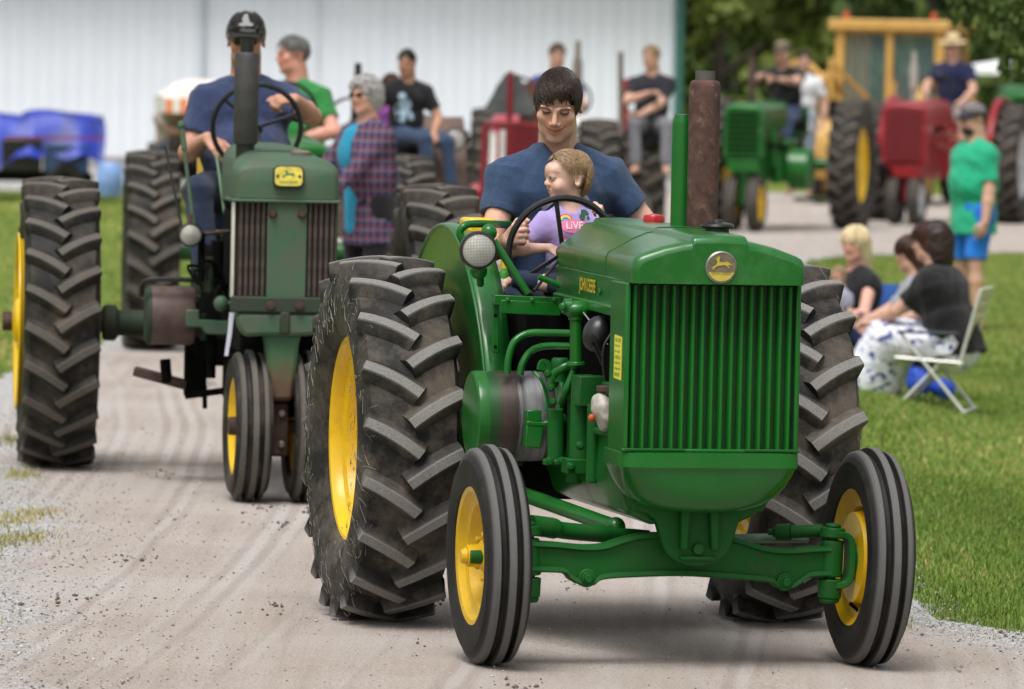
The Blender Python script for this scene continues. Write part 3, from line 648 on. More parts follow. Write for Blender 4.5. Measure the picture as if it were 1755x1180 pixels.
# gravel yard by the building
m_yard = mat('yard_gravel', (.36, .35, .34), .95, var=.2, scale=3, bmp=.5, bscale=60)
kind(MB().add([(-40, 89.5, .018), (-3.2, 89, .018), (-3.4, 98, .018), (2.4, 99.5, .018), (2.4, 106.4, .018), (-40, 106.4, .018)], [(0, 1, 2, 3, 4, 5)]).build('gravel_yard', m_yard, smooth=False), 'structure')
# loose stones
def stones(name, n, seed, fn, m, rmin, rmax, flat=.6):
    r = np.random.default_rng(seed); P = fn(r, n); n = len(P); s = rmin*(rmax/rmin)**(r.random(n)**2.2)
    base = np.array([(1,0,0),(0,1,0),(-1,0,0),(0,-1,0),(0,0,1),(0,0,-1)], float)
    V = base[None]*(1+.45*r.uniform(-1, 1, (n, 6, 1))); a = r.uniform(0, 6.28, n); ca, sa = np.cos(a)[:, None], np.sin(a)[:, None]
    V = np.stack([V[..., 0]*ca-V[..., 1]*sa, V[..., 0]*sa+V[..., 1]*ca, V[..., 2]*flat], -1)*s[:, None, None]+np.c_[P, lawn_h(P[:, 0], P[:, 1])*(P[:, 0] > 1.4)+.008+s*.25][:, None, :]
    t = np.array([(0,1,4,4),(1,2,4,4),(2,3,4,4),(3,0,4,4),(1,0,5,5),(2,1,5,5),(3,2,5,5),(0,3,5,5)])[:, :3]
    return kind(link(name, big_mesh(name, V.reshape(-1, 3), (t[None]+6*np.arange(n)[:, None, None]).reshape(-1, 3), m)), 'stuff')
def shoulder(r, n):
    y = 20+(r.random(n)**1.4)*16; side = r.random(n) < .5
    d = np.abs(r.normal(0, .36, n)); x = np.where(side, interp(XR, y)-d+.12, interp(XL, y)+d*1.3-.05); return np.c_[x, y]
def roadwide(r, n): y = 20+(r.random(n)**1.3)*26; return np.c_[interp(XL, y)+(interp(XR, y)-interp(XL, y))*r.random(n), y]
m_stone = bpy.data.materials.new('stone_chips'); nt, b = nodes(m_stone); oi = N(nt, 'ShaderNodeNewGeometry')
nt.links.new(ramp(nt, oi.outputs['Random Per Island'], [(0, (.16, .15, .14)), (.5, (.36, .35, .34)), (1, (.62, .61, .60))]), b.inputs['Base Color']); b.inputs['Roughness'].default_value = .9
stones('gravel', 16000, 3, shoulder, m_stone, .0022, .008); stones('road_grit', 4500, 4, roadwide, m_stone, .002, .006)
stones('dirt_clods', 700, 5, lambda r, n: (lambda c, k: np.c_[c[k, 0]+r.normal(0, .05, n), c[k, 1]+r.normal(0, .16, n)])(roadwide(r, 60), r.integers(0, 60, n)), mat('clod', (.13, .105, .09), .95), .004, .014, .7)
# grass blades
m_grass = bpy.data.materials.new('grass_blade'); nt, b = nodes(m_grass); ta = N(nt, 'ShaderNodeAttribute', attribute_name='tint')
nt.links.new(ta.outputs['Color'], b.inputs['Base Color']); b.inputs['Roughness'].default_value = .6; b.inputs['Specular IOR Level'].default_value = .25
b.inputs['Transmission Weight'].default_value = 0.; b.inputs['Subsurface Weight'].default_value = 0.
def blades(name, P, h, w, seed, dry=.12, lean=.6, gain=1.):
    r = np.random.default_rng(seed); n = len(P); a = r.uniform(0, 6.28, n); hh_ = h*r.uniform(.35, 1.1, n); ww = w*r.uniform(.7, 1.3, n)
    dx, dy = np.cos(a), np.sin(a); la = r.uniform(0, 6.28, n); lx, ly = np.cos(la)*lean*hh_*r.random(n), np.sin(la)*lean*hh_*r.random(n)
    z0 = lawn_h(P[:, 0], P[:, 1])-.003; V = np.zeros((n, 6, 3))
    for j, (t, ws) in enumerate(((0, 1), (.55, .8), (1, .12))):
        cx, cy, cz = P[:, 0]+lx*t*t, P[:, 1]+ly*t*t, z0+hh_*t*(1-.15*t)
        V[:, 2*j] = np.c_[cx-dx*ww*ws/2, cy-dy*ww*ws/2, cz]; V[:, 2*j+1] = np.c_[cx+dx*ww*ws/2, cy+dy*ww*ws/2, cz]
    F = np.array([(0, 1, 3, 2), (2, 3, 5, 4)])[None]+6*np.arange(n)[:, None, None]
    pn = np.array([noise.noise((x*.55, y*.22, 2.)) for x, y in P]); pn2 = np.array([noise.noise((x*2.1, y*.9, 6.)) for x, y in P])
    g = np.array([(.115, .195, .028), (.165, .24, .04), (.07, .135, .022), (.32, .28, .10)]); k = r.integers(0, 3, n); k[r.random(n) < dry+np.clip(pn*.35+pn2*.25, -.1, .45)] = 3
    T = gain*g[k]*(1+.35*pn[:, None])*r.uniform(.75, 1.25, (n, 1))
    return kind(link(name, big_mesh(name, V.reshape(-1, 3), F.reshape(-1, 4), m_grass, False, {'tint': np.repeat(T, 6, 0)})), 'stuff')
def right_lawn(n, y0, y1, wid, seed, edge=.0):
    r = np.random.default_rng(seed); y = y0+(y1-y0)*r.random(n); x = interp(XR, y)+edge+wid*r.random(n)**1.15*(1+.02*(y-y0)); return np.c_[x, y]
blades('grass', right_lawn(52000, 22.6, 33, 1.5, 1, -.03), .042, .0045, 11, .05, .75, 1.08)
blades('grass', right_lawn(42000, 33, 48, 2.2, 2), .045, .006, 12, .06, .75, 1.1)
blades('grass', right_lawn(26000, 48, 70, 4.5, 3), .05, .010, 13, .12)
r_ = np.random.default_rng(8); y = 44+48*r_.random(45000); blades('grass', np.c_[interp(XL, y)-.02-6.5*r_.random(45000)**1.1, y], .05, .012, 14, .16, .6, 1.3)
y = 40+10*r_.random(9000); blades('grass', np.c_[interp(XL, y)-.0-1.2*r_.random(9000), y], .05, .008, 15, .35, .6, 1.25)
# straggling dry tufts at the left road edge
tc = [(-1.93, 22.4), (-1.84, 23.0), (-1.98, 24.6), (-2.03, 26.6), (-1.93, 26.9), (-2.08, 27.8), (-1.98, 28.3), (-2.25, 30.8), (-2.5, 33.5)]
TP = np.concatenate([np.c_[x+r_.normal(0, .055, 260), y+r_.normal(0, .22, 260)] for x, y in tc]); blades('dry_grass', TP, .045, .005, 16, .85, 1.1)
y = 23+16*r_.random(2500); TP = np.c_[interp(XR, y)-.10-.22*np.abs(r_.normal(size=2500)), y]; blades('dry_grass', TP, .03, .004, 17, .5, 1.1)
# ---------------------------------------------------------------- white metal building
m_wall = mat('white_siding', (.74, .78, .83), .45, var=.02, scale=1.5, coat=.1)
m_green_trim = mat('green_trim', (.03, .13, .105), .5)
bld = thing('metal_building', 'long white metal building with ribbed siding and green corner trim behind the parade', 'building', (-6.42, 106.5, 0))
def siding(wd, h):
    M = MB(); pr = []; nr = 4
    for i in range(nr):
        x = -wd/2+wd*(i+.5)/nr; pr += [(x-.02, 0), (x-.01, -.006), (x+.01, -.006), (x+.02, 0)]
    pr = [(-wd/2, 0)]+pr+[(wd/2, 0), (wd/2, .02), (-wd/2, .02)]
    return M.prism(pr, (0, 0, h/2), (1, 0, 0), (0, 1, 0), (0, 0, h)).mesh('wall_panel', m_wall)
pm = siding(.916, 4.1); x = -14.
for i in range(25): link('wall_panel', pm, bld, (-14+.4585+.918*i, 0, .2))
xe = -14+.918*25
for i in range(20): link('wall_panel', pm, bld, (xe+.02, .5+.918*i, .2), (0, 0, rad(90)))
MB().box((xe-11.475, .06, .1), (22.95, .1, .2)).build('foundation', mat('concrete', (.33, .32, .31), .9, bmp=.3), bld)
MB().box((xe+.02, -.05, 2.2), (.14, .14, 4.0)).build('corner_trim', m_green_trim, bld, .01)
MB().box((xe-11.4, 3., 4.37), (23.4, 8., .14), rotx(.16)).build('roof', mat('roof_metal', (.32, .34, .36), .5), bld)
MB().box((xe-11.4, -.12, 4.22), (23.2, .16, .14)).build('gutter', m_green_trim, bld, .01)
MB().box((1.43, -.07, 2.15), (.06, .05, 4.)).tube([(1.43, -.07, .3), (1.43, -.11, .22), (1.43, -.3, .16)], .035, 8).build('downspout', mat('grey_downspout', (.42, .46, .5), .5), bld)
MB().box((3.25, -.045, 2.15), (.03, .02, 4.)).build('seam_strip', mat('pale_seam', (.62, .64, .68), .5), bld)
# ---------------------------------------------------------------- trees
def leafmat(name, c0, c1, c2):
    m = bpy.data.materials.new(name); nt, b = nodes(m); g = N(nt, 'ShaderNodeNewGeometry'); a = N(nt, 'ShaderNodeAttribute', attribute_name='clump')
    s = N(nt, 'ShaderNodeMath', operation='MULTIPLY_ADD'); s.inputs[1].default_value = .45; nt.links.new(g.outputs['Random Per Island'], s.inputs[0]); nt.links.new(a.outputs['Fac'], s.inputs[2])
    nt.links.new(ramp(nt, s.outputs[0], [(.1, c0), (.55, c1), (1., c2)]), b.inputs['Base Color']); b.inputs['Roughness'].default_value = .6; b.inputs['Specular IOR Level'].default_value = .2; return m
LEAF = [leafmat('leaf_olive', (.075, .11, .02), (.135, .175, .036), (.20, .24, .06)), leafmat('leaf_deep', (.036, .066, .016), (.068, .108, .028), (.11, .16, .04)), leafmat('leaf_mid', (.04, .07, .016), (.078, .118, .028), (.13, .175, .042))]
M_BARK = mat('bark', (.09, .07, .055), .95, var=.3, scale=9, bmp=.8, bscale=20)
def leaf_quads(cs, rs, per, size, seed, droop=.3):
    r = np.random.default_rng(seed); V = []; K = []
    for c, q in zip(cs, rs):
        d = r.normal(size=(per, 3)); d /= np.linalg.norm(d, axis=1, keepdims=True); p = np.asarray(c)+d*np.asarray(q)*(r.random((per, 1))**.45)
        a = r.normal(size=(per, 3)); a[:, 2] -= droop; a /= np.linalg.norm(a, axis=1, keepdims=True); b_ = np.cross(a, r.normal(size=(per, 3))); b_ /= np.linalg.norm(b_, axis=1, keepdims=True); s = size*r.uniform(.6, 1.3, (per, 1))
        V.append(np.stack([p-a*s*.5, p+b_*s*.28, p+a*s*.5, p-b_*s*.28], 1)); K.append(np.full(per*4, r.uniform(0, .6)))
    V = np.concatenate(V).reshape(-1, 3); return V, np.arange(len(V)).reshape(-1, 4), np.concatenate(K)
def tree(label, x, y, h, cr, lm, seed, leaf=.30, nc=46, per=110, low=.12, group=None, trunk_r=.16, zmin=None):
    r = np.random.default_rng(seed); t = thing('tree', label, 'tree', (x, y, 0), 0, group); M = MB()
    M.tube(smooth_path([(0, 0, -.1), (r.normal(0, .08), r.normal(0, .08), h*.3), (r.normal(0, .2), r.normal(0, .2), h*.85)], 4), np.linspace(trunk_r, trunk_r*.25, 9), 9)
    cs, rs = [], []
    for i in range(nc):
        zz = low+(1-low)*r.random(); rr = cr*math.sin(math.pi*min(.97, .18+.8*(zz-low)/(1-low)))*(.4+.6*r.random()); a = r.uniform(0, 6.28)
        c = V3(rr*math.cos(a), rr*math.sin(a), zz*h)
        if zmin is not None and c[2] < zmin: c[2] = zmin+r.random()*.6
        cs.append(c); rs.append(V3(1, 1, .7)*cr*r.uniform(.2, .38))
        if i % 3 == 0: M.tube(smooth_path([(0, 0, max(.3, c[2]*.72)), c*V3(.5, .5, .9), c], 3), np.linspace(trunk_r*.4, .015, 7), 6)
    M.build('trunk', M_BARK, t); V, F, K = leaf_quads(cs, rs, per, leaf, seed+1)
    link('crown', big_mesh('crown', V, F, lm, False, {'clump': K}), t); return t
tl = [(3.6, 117, 'olive green tree with loose low crown beside the white building corner', 0), (5.3, 121, 'yellowish green tree above the green tractor driver', 0), (7.2, 118, 'dark leafy tree behind the yellow cab', 1), (8.9, 116, 'deep green tree behind the straw hat man', 1), (10.8, 119, 'shaded dark tree at the right edge behind the white tent', 1), (13.2, 117, 'mid green tree out past the right edge', 2), (16.4, 121, 'broad mid green tree farthest right of the tree row', 2)]
for i, (x, y, lb, lm) in enumerate(tl): tree(lb, x, y, 7.5+(i*37 % 5)*.5, 1.9, LEAF[lm], 100+i, .34, 44, 105, .04, 'trees beyond the road')
Vw, Fw, Kw = leaf_quads([(x, 132+3*math.sin(x*1.7), z) for x in np.arange(-6, 42, 1.7) for z in (.6, 1.9, 3.4, 5., 6.6)], [V3(1.7, 2., 1.3)]*400, 70, .55, 77)
kind(link('distant_woods', big_mesh('distant_woods', Vw, Fw, LEAF[1], False, {'clump': Kw})), 'stuff')
Vw, Fw, Kw = leaf_quads([(x, 137, z) for x in np.arange(-6, 44, 1.6) for z in (.5, 1.8, 3.1, 4.4, 5.7, 7)], [V3(1.5, .4, 1.2)]*500, 75, .8, 78)
kind(link('distant_woods', big_mesh('distant_woods', Vw, Fw, LEAF[1], False, {'clump': Kw})), 'stuff')
Vw, Fw, Kw = leaf_quads([(x, 113.5+.8*math.sin(x*2.1), .35) for x in np.arange(3, 30, .9)], [V3(.8, .7, .5)]*60, 90, .22, 79)
kind(link('undergrowth', big_mesh('undergrowth', Vw, Fw, LEAF[2], False, {'clump': Kw})), 'stuff')
# nearer tree whose low branch hangs into the top right corner
nt_ = thing('tree', 'near dark green tree whose leafy branch hangs into the top right corner', 'tree', (6.25, 45, -.1)); M = MB()
M.tube(smooth_path([(0, 0, -.1), (.05, 0, 1.5), (-.1, .1, 3.2), (.1, 0, 6.5)], 4), np.linspace(.26, .08, 13), 10)
cs, rs = [], []; r_ = np.random.default_rng(41)
for i in range(46):
    a = r_.uniform(0, 6.28); rr = 3.0*r_.random()**.6; c = V3(rr*math.cos(a), rr*math.sin(a)*.7, 3.2+2.6*r_.random()); cs.append(c); rs.append(V3(.7, .6, .4))
for cx, cz in ((-3.25, 2.42), (-3.12, 2.34), (-3.0, 2.26), (-2.9, 2.18), (-2.82, 2.10), (-2.95, 2.40), (-2.8, 2.32), (-2.7, 2.2), (-3.3, 2.55), (-3.1, 2.52), (-2.85, 2.5), (-2.65, 2.42), (-2.6, 2.3), (-2.5, 2.5), (-2.92, 2.06)): cs.append(V3(cx, 0, cz)); rs.append(V3(.13, .2, .10))
for c in cs[::4]: M.tube(smooth_path([(0, 0, min(3.4, c[2]+.2)), c*V3(.5, .5, .6)+V3(0, 0, 1.5), c], 3), np.linspace(.07, .012, 7), 6)
M.build('trunk', M_BARK, nt_); V, F, K = leaf_quads(cs, rs, 80, .085, 42, 1.6); link('crown', big_mesh('crown', V, F, LEAF[2], False, {'clump': K}), nt_)
# ================================================================== TRACTOR PARTS
def paint(name, col, rough=.32, wear=.0, wearcol=(.12, .10, .08), coat=.22, var=.09):
    if name in MATS: return MATS[name]
    m = bpy.data.materials.new(name); nt, b = nodes(m); MATS[name] = m; co = texco(nt)
    c = ramp(nt, noi(nt, 3.5, 4, .5, co), [(.3, tuple(q*(1-var) for q in col)), (.7, tuple(min(1, q*(1+var*1.5)) for q in col))])
    du = ramp(nt, noi(nt, 9, 7, .7, co), [(.52-.16*wear, 0.), (.86-.22*wear, .18+.65*wear)]); c = mix(nt, du, c, wearcol)
    chips = ramp(nt, noi(nt, 55, 4, .6, co), [(.735-.07*wear, 0.), (.76-.07*wear, .55+.4*wear)]); c = mix(nt, chips, c, tuple(q*.45 for q in wearcol))
    nt.links.new(c, b.inputs['Base Color']); nt.links.new(mix(nt, du, (rough,)*3, (.75,)*3), b.inputs['Roughness'])
    b.inputs['Coat Weight'].default_value = coat; b.inputs['Coat Roughness'].default_value = .15; b.inputs['Specular IOR Level'].default_value = .34
    bump(nt, b, noi(nt, 30, 4, .6, co), .05+.15*wear, .002); return m
GREEN = paint('green_paint', (.006, .112, .012), .28, .20, (.06, .075, .04))
GREEN_GLOSS = paint('glossy_green_paint', (.006, .108, .012), .30, .20, (.14, .24, .12), coat=.5)
GREEN_GLOSS.node_tree.nodes['Principled BSDF'].inputs['Coat Roughness'].default_value = .2
GREEN_CAST = paint('green_cast_iron', (.006, .088, .012), .5, .22, (.07, .055, .04), coat=.0)
GREEN_CAST.node_tree.nodes['Principled BSDF'].inputs['Specular IOR Level'].default_value = .2
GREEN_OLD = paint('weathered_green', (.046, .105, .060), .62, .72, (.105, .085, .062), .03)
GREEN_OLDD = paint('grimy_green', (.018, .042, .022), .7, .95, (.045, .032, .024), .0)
YELLOW = paint('yellow_paint', (.78, .49, .008), .38, .26, (.22, .13, .04))
BLACKMETAL = mat('black_metal', (.012, .012, .012), .35, var=.2)
GRIME = mat('oily_black', (.004, .004, .0038), .85, var=.4, scale=14, bmp=.3)
GRIME.node_tree.nodes['Principled BSDF'].inputs['Specular IOR Level'].default_value = .08
STEEL = mat('bare_steel', (.26, .255, .25), .4, .8, var=.2, scale=20)
RUST = mat('rusty_iron', (.075, .036, .028), .85, var=.35, scale=22, dirt=((.20, .13, .085), .55, .78, 26.), bmp=.35, bscale=130)
RUST_DARK = mat('dark_rust', (.055, .030, .024), .8, var=.3, scale=18, bmp=.3, bscale=90)
RED = paint('red_paint', (.26, .012, .018), .4, .25, (.12, .05, .04))
WHITE = paint('white_paint', (.72, .71, .68), .4, .15, (.3, .28, .24))
GREYTIN = paint('grey_tin', (.17, .145, .125), .6, .6, (.10, .06, .04), 0.)
INDYEL = paint('industrial_yellow', (.52, .31, .085), .5, .35, (.22, .14, .06), .05)
def rubber(name, dustc=(.30, .29, .28), mud=(.135, .112, .086), mudamt=.75, k=1., sp=(.40, .30, .62), ss=420):
    m = bpy.data.materials.new(name); nt, b = nodes(m); co = texco(nt); a = N(nt, 'ShaderNodeAttribute', attribute_name='dust')
    base = ramp(nt, noi(nt, 9, 6, .65, co), [(.3, (.008*k, .008*k, .0085*k)), (.7, (.024*k, .0225*k, .021*k))])
    md = ramp(nt, noi(nt, 5, 7, .72, co), [(.44, 0.), (.66, mudamt)]); inv = N(nt, 'ShaderNodeMath', operation='SUBTRACT'); inv.inputs[0].default_value = 1.
    c = mix(nt, md, base, mud)
    gsp = ramp(nt, noi(nt, ss, 3, .8, co), [(sp[0], sp[1]), (sp[2], 1.)]); f = N(nt, 'ShaderNodeMath', operation='MULTIPLY'); nt.links.new(a.outputs['Fac'], f.inputs[0]); nt.links.new(gsp, f.inputs[1])
    c = mix(nt, f.outputs[0], c, dustc); nt.links.new(c, b.inputs['Base Color']); nt.links.new(mix(nt, f.outputs[0], (.62,)*3, (.95,)*3), b.inputs['Roughness'])
    hsum = N(nt, 'ShaderNodeMath', operation='MULTIPLY_ADD'); hsum.inputs[1].default_value = .6; nt.links.new(noi(nt, 160, 4, .75, co), hsum.inputs[0]); nt.links.new(noi(nt, 20, 4, .6, co), hsum.inputs[2]); bump(nt, b, hsum.outputs[0], .35, .005); b.inputs['Specular IOR Level'].default_value = .22; return m
TYRE = rubber('tyre_rubber'); TYRE_F = rubber('front_tyre_rubber', (.15, .147, .143), (.07, .062, .055), .2, .8, (.30, .60, .70), 300); TYRE_OLD = rubber('old_tyre_rubber', (.16, .145, .125), (.13, .105, .08), .55)
MC = {}
def cached(key, fn):
    if key not in MC: MC[key] = fn()
    return MC[key]
def rear_tyre(R, Wd, Rb, nl=23, m=None, seg=96, lug=.036, lo=False):
    """bias-ply farm tyre, axis along X, rolling towards -Y: carcass plus two rows of curved lugs"""
    M = MB(); Rc = R-lug; h = Wd/2; sb = Rc-Rb
    prof = [(Rb, -h*.62), (Rb+.02, -h*.80), (Rb+sb*.3, -h*.97), (Rb+sb*.55, -h*1.03), (Rb+sb*.78, -h*.97), (Rb+sb*.92, -h*.86), (Rc-.012, -h*.6), (Rc-.003, -h*.3), (Rc, -.006), (Rc+.004, 0), (Rc, .006), (Rc-.003, h*.3), (Rc-.012, h*.6), (Rb+sb*.92, h*.86), (Rb+sb*.78, h*.97), (Rb+sb*.55, h*1.03), (Rb+sb*.3, h*.97), (Rb+.02, h*.80), (Rb, h*.62)]
    M.lathe(prof, (0, 0, 0), (1, 0, 0), seg)
    cr = lambda a: float(np.interp(abs(a), [0, h*.3, h*.6, h*.86, h*.97, h*1.03], [Rc, Rc-.003, Rc-.012, Rb+sb*.92, Rb+sb*.78, Rb+sb*.55]))
    top = lambda a: R-.020*(abs(a)/h)**2
    st = 5 if lo else 8; wt, wb = .038*Wd/.34, .098*Wd/.34; D = .112*Wd/.34/R
    def pt(a, r, ph): return (a, -r*math.cos(ph), r*math.sin(ph))
    for s in (-1, 1):
        for i in range(nl):
            p0 = 2*math.pi*(i+(.25 if s > 0 else -.25))/nl; rows = []
            for j in range(st+1):
                t = j/st; a = s*(-.05*Wd+t*(h*.985+.05*Wd)); c = D*R*(1.28*t-.28*t*t)
                t2 = t+.02; a2 = s*(-.05*Wd+t2*(h*.985+.05*Wd)); c2 = D*R*(1.28*t2-.28*t2*t2); ta, tc = a2-a, c2-c; L = math.hypot(ta, tc); na, nc = -tc/L, ta/L
                rows.append((a, p0+c/R, na, nc/R, top(a), cr(a)-.006))
            o = len(M.v); V = []; dd = []; F = []
            for (a, ph, na, nc, rt, rb) in rows:
                for w, r, d in ((-wb/2, rb, 0), (-wt/2-.003, rt-.007, .10), (-wt/2+.004, rt, 1), (wt/2-.004, rt, 1), (wt/2+.003, rt-.007, .10), (wb/2, rb, 0)):
                    aa_ = a+na*w
                    if r == rb: aa_ = max(-.93*h, min(.93*h, aa_)); r = cr(aa_)-.006
                    V.append(pt(aa_, r, ph+nc*w)); dd.append(d)
            a, ph, na, nc, rt, rb = rows[-1]
            for w, dr in ((-wb/2, .085), (-wt/2-.003, .055), (-wt/2+.004, .050), (wt/2-.004, .050), (wt/2+.003, .055), (wb/2, .085)): V.append(pt(s*h*(.90 if dr > .08 else 1.0)+na*w*.4, rt-dr, ph+(.0 if dr > .08 else .006/R)+nc*w)); dd.append(.0)
            for j in range(st+1):
                for k in (0, 1, 2, 3, 4): F.append((6*j+k, 6*j+k+1, 6*j+k+7, 6*j+k+6))
            e = 6*(st+1); F += [(0, 1, 4, 5), (1, 2, 3, 4), (e, e+1, e+4, e+5), (e+1, e+2, e+3, e+4)]
            M.add(V, F, dd)
    return M.mesh('tyre', m or TYRE, 30, dust=True)
def front_tyre(R, Wd, Rb, m=None, seg=72):
    h = Wd/2; sb = R-Rb; g = .016
    P = [(Rb, -h*.62, 0), (Rb+sb*.12, -h*.86, 0), (Rb+sb*.42, -h*1.0, 0), (Rb+sb*.66, -h*.95, 0), (R-.036, -h*.80, .1), (R-.020, -h*.745, .75), (R-.013, -h*.66, .9), (R-.011, -h*.50, .9), (R-.013, -h*.46, .1), (R-g-.012, -h*.41, 0), (R-g-.008, -h*.22, 0), (R-.002, -h*.17, .1), (R, -h*.14, .9)]
    P = P+[(R, 0, 1)]+[(r, -x, d) for r, x, d in P[::-1]]
    M = MB(); M.lathe([(r, x) for r, x, _ in P], (0, 0, 0), (1, 0, 0), seg, dust=[d for _, _, d in P]); return M.mesh('tyre', m or TYRE_F, 25, dust=True)
def rim_mesh(Rb, Wd, depth, m, side=1, dish=.55, hubr=.09, inner=True):
    """pressed disc wheel; side=+1: outer face towards +X. depth = how far the disc sits inside the outer flange"""
    h = Wd/2*.66; s = side
    pr = [(Rb+.022, s*(h+.004)), (Rb+.02, s*(h+.012)), (Rb+.004, s*(h+.008)), (Rb-.008, s*(h-.012)), (Rb-.012, s*h*.72), (Rb-.035, s*h*.62), (Rb-.045, s*h*.25), (Rb-.046, s*(h-depth+.03)), (Rb-.07, s*(h-depth)), (Rb*.72, s*(h-depth-.015)), (Rb*.62, s*(h-depth+.012)), (Rb*.42, s*(h-depth+.025)), (hubr*1.15, s*(h-depth+.02)), (hubr, s*(h-depth+.045)), (hubr*.6, s*(h-depth+.06)), (0.002, s*(h-depth+.062))]
    M = MB(); M.lathe(pr, (0, 0, 0), (1, 0, 0), 56)
    M.lathe([(Rb+.022, -s*(h+.004)), (Rb+.02, -s*(h+.012)), (Rb-.008, -s*(h-.012)), (Rb-.012, -s*h*.72), (Rb-.035, -s*h*.62), (Rb-.045, -s*h*.2), (Rb-.05, s*(h-depth-.0)), (Rb*.72, s*(h-depth-.035)), (.002, s*(h-depth-.03))], (0, 0, 0), (1, 0, 0), 56)
    for i in range(6): a = i*math.pi/3; p = V3(s*(h-depth+.015), hubr*1.5*math.cos(a), hubr*1.5*math.sin(a)); M.cyl(p, p+V3(s*.018, 0, 0), .013, None, 6)
    return M.mesh('rim', m, 35)
def wheel(name, tm, rm, parent, loc, rz=0., camber=0., spin=0., hub=None):
    w = bpy.data.objects.new(name, None); COL.objects.link(w); w.parent = parent; w.location = loc
    w.rotation_euler = Matrix.Rotation(rz, 3, 'Z').to_4x4().to_euler() if not (camber or spin) else (Matrix.Rotation(rz, 3, 'Z') @ Matrix.Rotation(camber, 3, 'Y') @ Matrix.Rotation(spin, 3, 'X')).to_euler()
    link('tyre', tm, w); link('rim', rm, w)
    if hub: link('hub', hub, w)
    return w
def bolt(M, p, n, r=.014, l=.014): p = np.asarray(p, float); n = unit(n); M.cyl(p, p+n*l*.5, r*1.35, None, 14); M.cyl(p+n*l*.5, p+n*l*1.3, r, None, 6)
def lens_mat():
    if 'lens' in MATS: return MATS['lens']
    m = bpy.data.materials.new('fluted_lens'); nt, b = nodes(m); MATS['lens'] = m; co = texco(nt)
    w1 = N(nt, 'ShaderNodeTexWave', bands_direction='X'); w1.inputs['Scale'].default_value = 62; w2 = N(nt, 'ShaderNodeTexWave', bands_direction='Z'); w2.inputs['Scale'].default_value = 62
    for w in (w1, w2): nt.links.new(co, w.inputs['Vector'])
    g = N(nt, 'ShaderNodeMath', operation='MULTIPLY'); nt.links.new(w1.outputs['Fac'], g.inputs[0]); nt.links.new(w2.outputs['Fac'], g.inputs[1])
    nt.links.new(ramp(nt, g.outputs[0], [(0., (.24, .235, .21)), (.35, (.42, .41, .37)), (1., (.66, .65, .60))]), b.inputs['Base Color'])
    b.inputs['Roughness'].default_value = .08; b.inputs['Coat Weight'].default_value = .6; bump(nt, b, g.outputs[0], .4, .002); return m
def headlight(parent, loc, r=.062, shell=None, yaw=0., mount=True):
    h = bpy.data.objects.new('headlight', None); COL.objects.link(h); h.parent = parent; h.location = loc; h.rotation_euler = (0, 0, yaw)
    M = MB(); M.lathe([(r*.99, -.004), (r*1.0, .01), (r*.93, .05), (r*.66, .095), (r*.3, .112), (.001, .114)], (0, 0, 0), (0, 1, 0), 28); M.build('lamp_shell', shell or GREEN, h)
    M = MB(); M.lathe([(r*.92, -.012), (r*1.03, -.010), (r*1.06, .0), (r*1.05, .012), (r*.99, .014)], (0, 0, 0), (0, 1, 0), 32); M.build('lamp_ring', BLACKMETAL, h)
    M = MB(); M.lathe([(.001, -.022), (r*.5, -.019), (r*.93, -.006)], (0, 0, 0), (0, 1, 0), 28); M.build('lens', lens_mat(), h); return h
def steering(parent, c, r, tilt, m=None, shaft_to=None, spokes=(90, 210, 330), sz=.012):
    w = bpy.data.objects.new('steering_wheel', None); COL.objects.link(w); w.parent = parent; w.location = c; w.rotation_euler = (tilt, 0, 0)
    M = MB(); M.tube([(r*math.cos(a), 0, r*math.sin(a)) for a in np.linspace(0, 6.2832, 45)[:-1]], sz, 9, closed=True); M.build('wheel_ring', m or BLACKMETAL, w)
    for s in spokes: a = rad(s); MB().bar((0, -.01, 0), (r*math.cos(a), 0, r*math.sin(a)), .016, .008, (0, 1, 0)).build('spoke', BLACKMETAL, w, .003)
    MB().cyl((0, -.05, 0), (0, .015, 0), .026, .022, 14).build('wheel_hub', BLACKMETAL, w, .004)
    if shaft_to is not None: MB().cyl(c, shaft_to, .013, None, 10).build('steering_shaft', m or BLACKMETAL, parent)
    return w
# ================================================================== THE GREEN TRACTOR IN FRONT
T1 = thing('tractor', 'bright green tractor with ribbed grille, wide front axle and yellow wheels, carrying the toddler', 'tractor', (.59, 21.9, 0), rad(12), 'tractors in the parade')
O1, A1 = np.array([.59, 21.9]), rad(12)
L1 = lambda px, py, ly: loc_at(px, py, ly, O1, A1)
# hood and nose
def hood_ring(ly, w, zt, zs=1.352, zb=1.272, pw=.088, ph=.014, sh=0.):
    zp = zt-ph; half = [(-w, zb), (-w-.001, zb+.03), (-w, zs-.02), (-w+.008, zs-.004), (-w+.026, zs+.006), (-w*.66, zs+(zp-zs)*.62), (-pw-.03, zp-.004), (-pw-.003, zp), (-pw+.003, zt-.003), (-pw+.010, zt), (0, zt+.003)]
    pts = half+[(-x, z) for x, z in half[-2::-1]]; return [V3(x+sh, ly, z) for x, z in pts]
M = MB(); st = [(1.12, .210, 1.437), (.9, .218, 1.436), (.55, .234, 1.434), (.205, .250, 1.431)]
M.loft([hood_ring(*q) for q in st], False, False); M.loft([[p*V3(.965, 1, 1)-V3(0, 0, .012) for p in hood_ring(*st[0])], hood_ring(*st[0])], False, False)
M.build('hood', GREEN_GLOSS, T1, angle=32)
nose = [(.197, .2505, 1.430, 1.352), (-.02, .268, 1.428, 1.353), (-.18, .279, 1.426, 1.354), (-.30, .284, 1.424, 1.354), (-.330, .284, 1.422, 1.353), (-.344, .281, 1.417, 1.350), (-.352, .275, 1.408, 1.343), (-.356, .266, 1.396, 1.332)]
rings = []
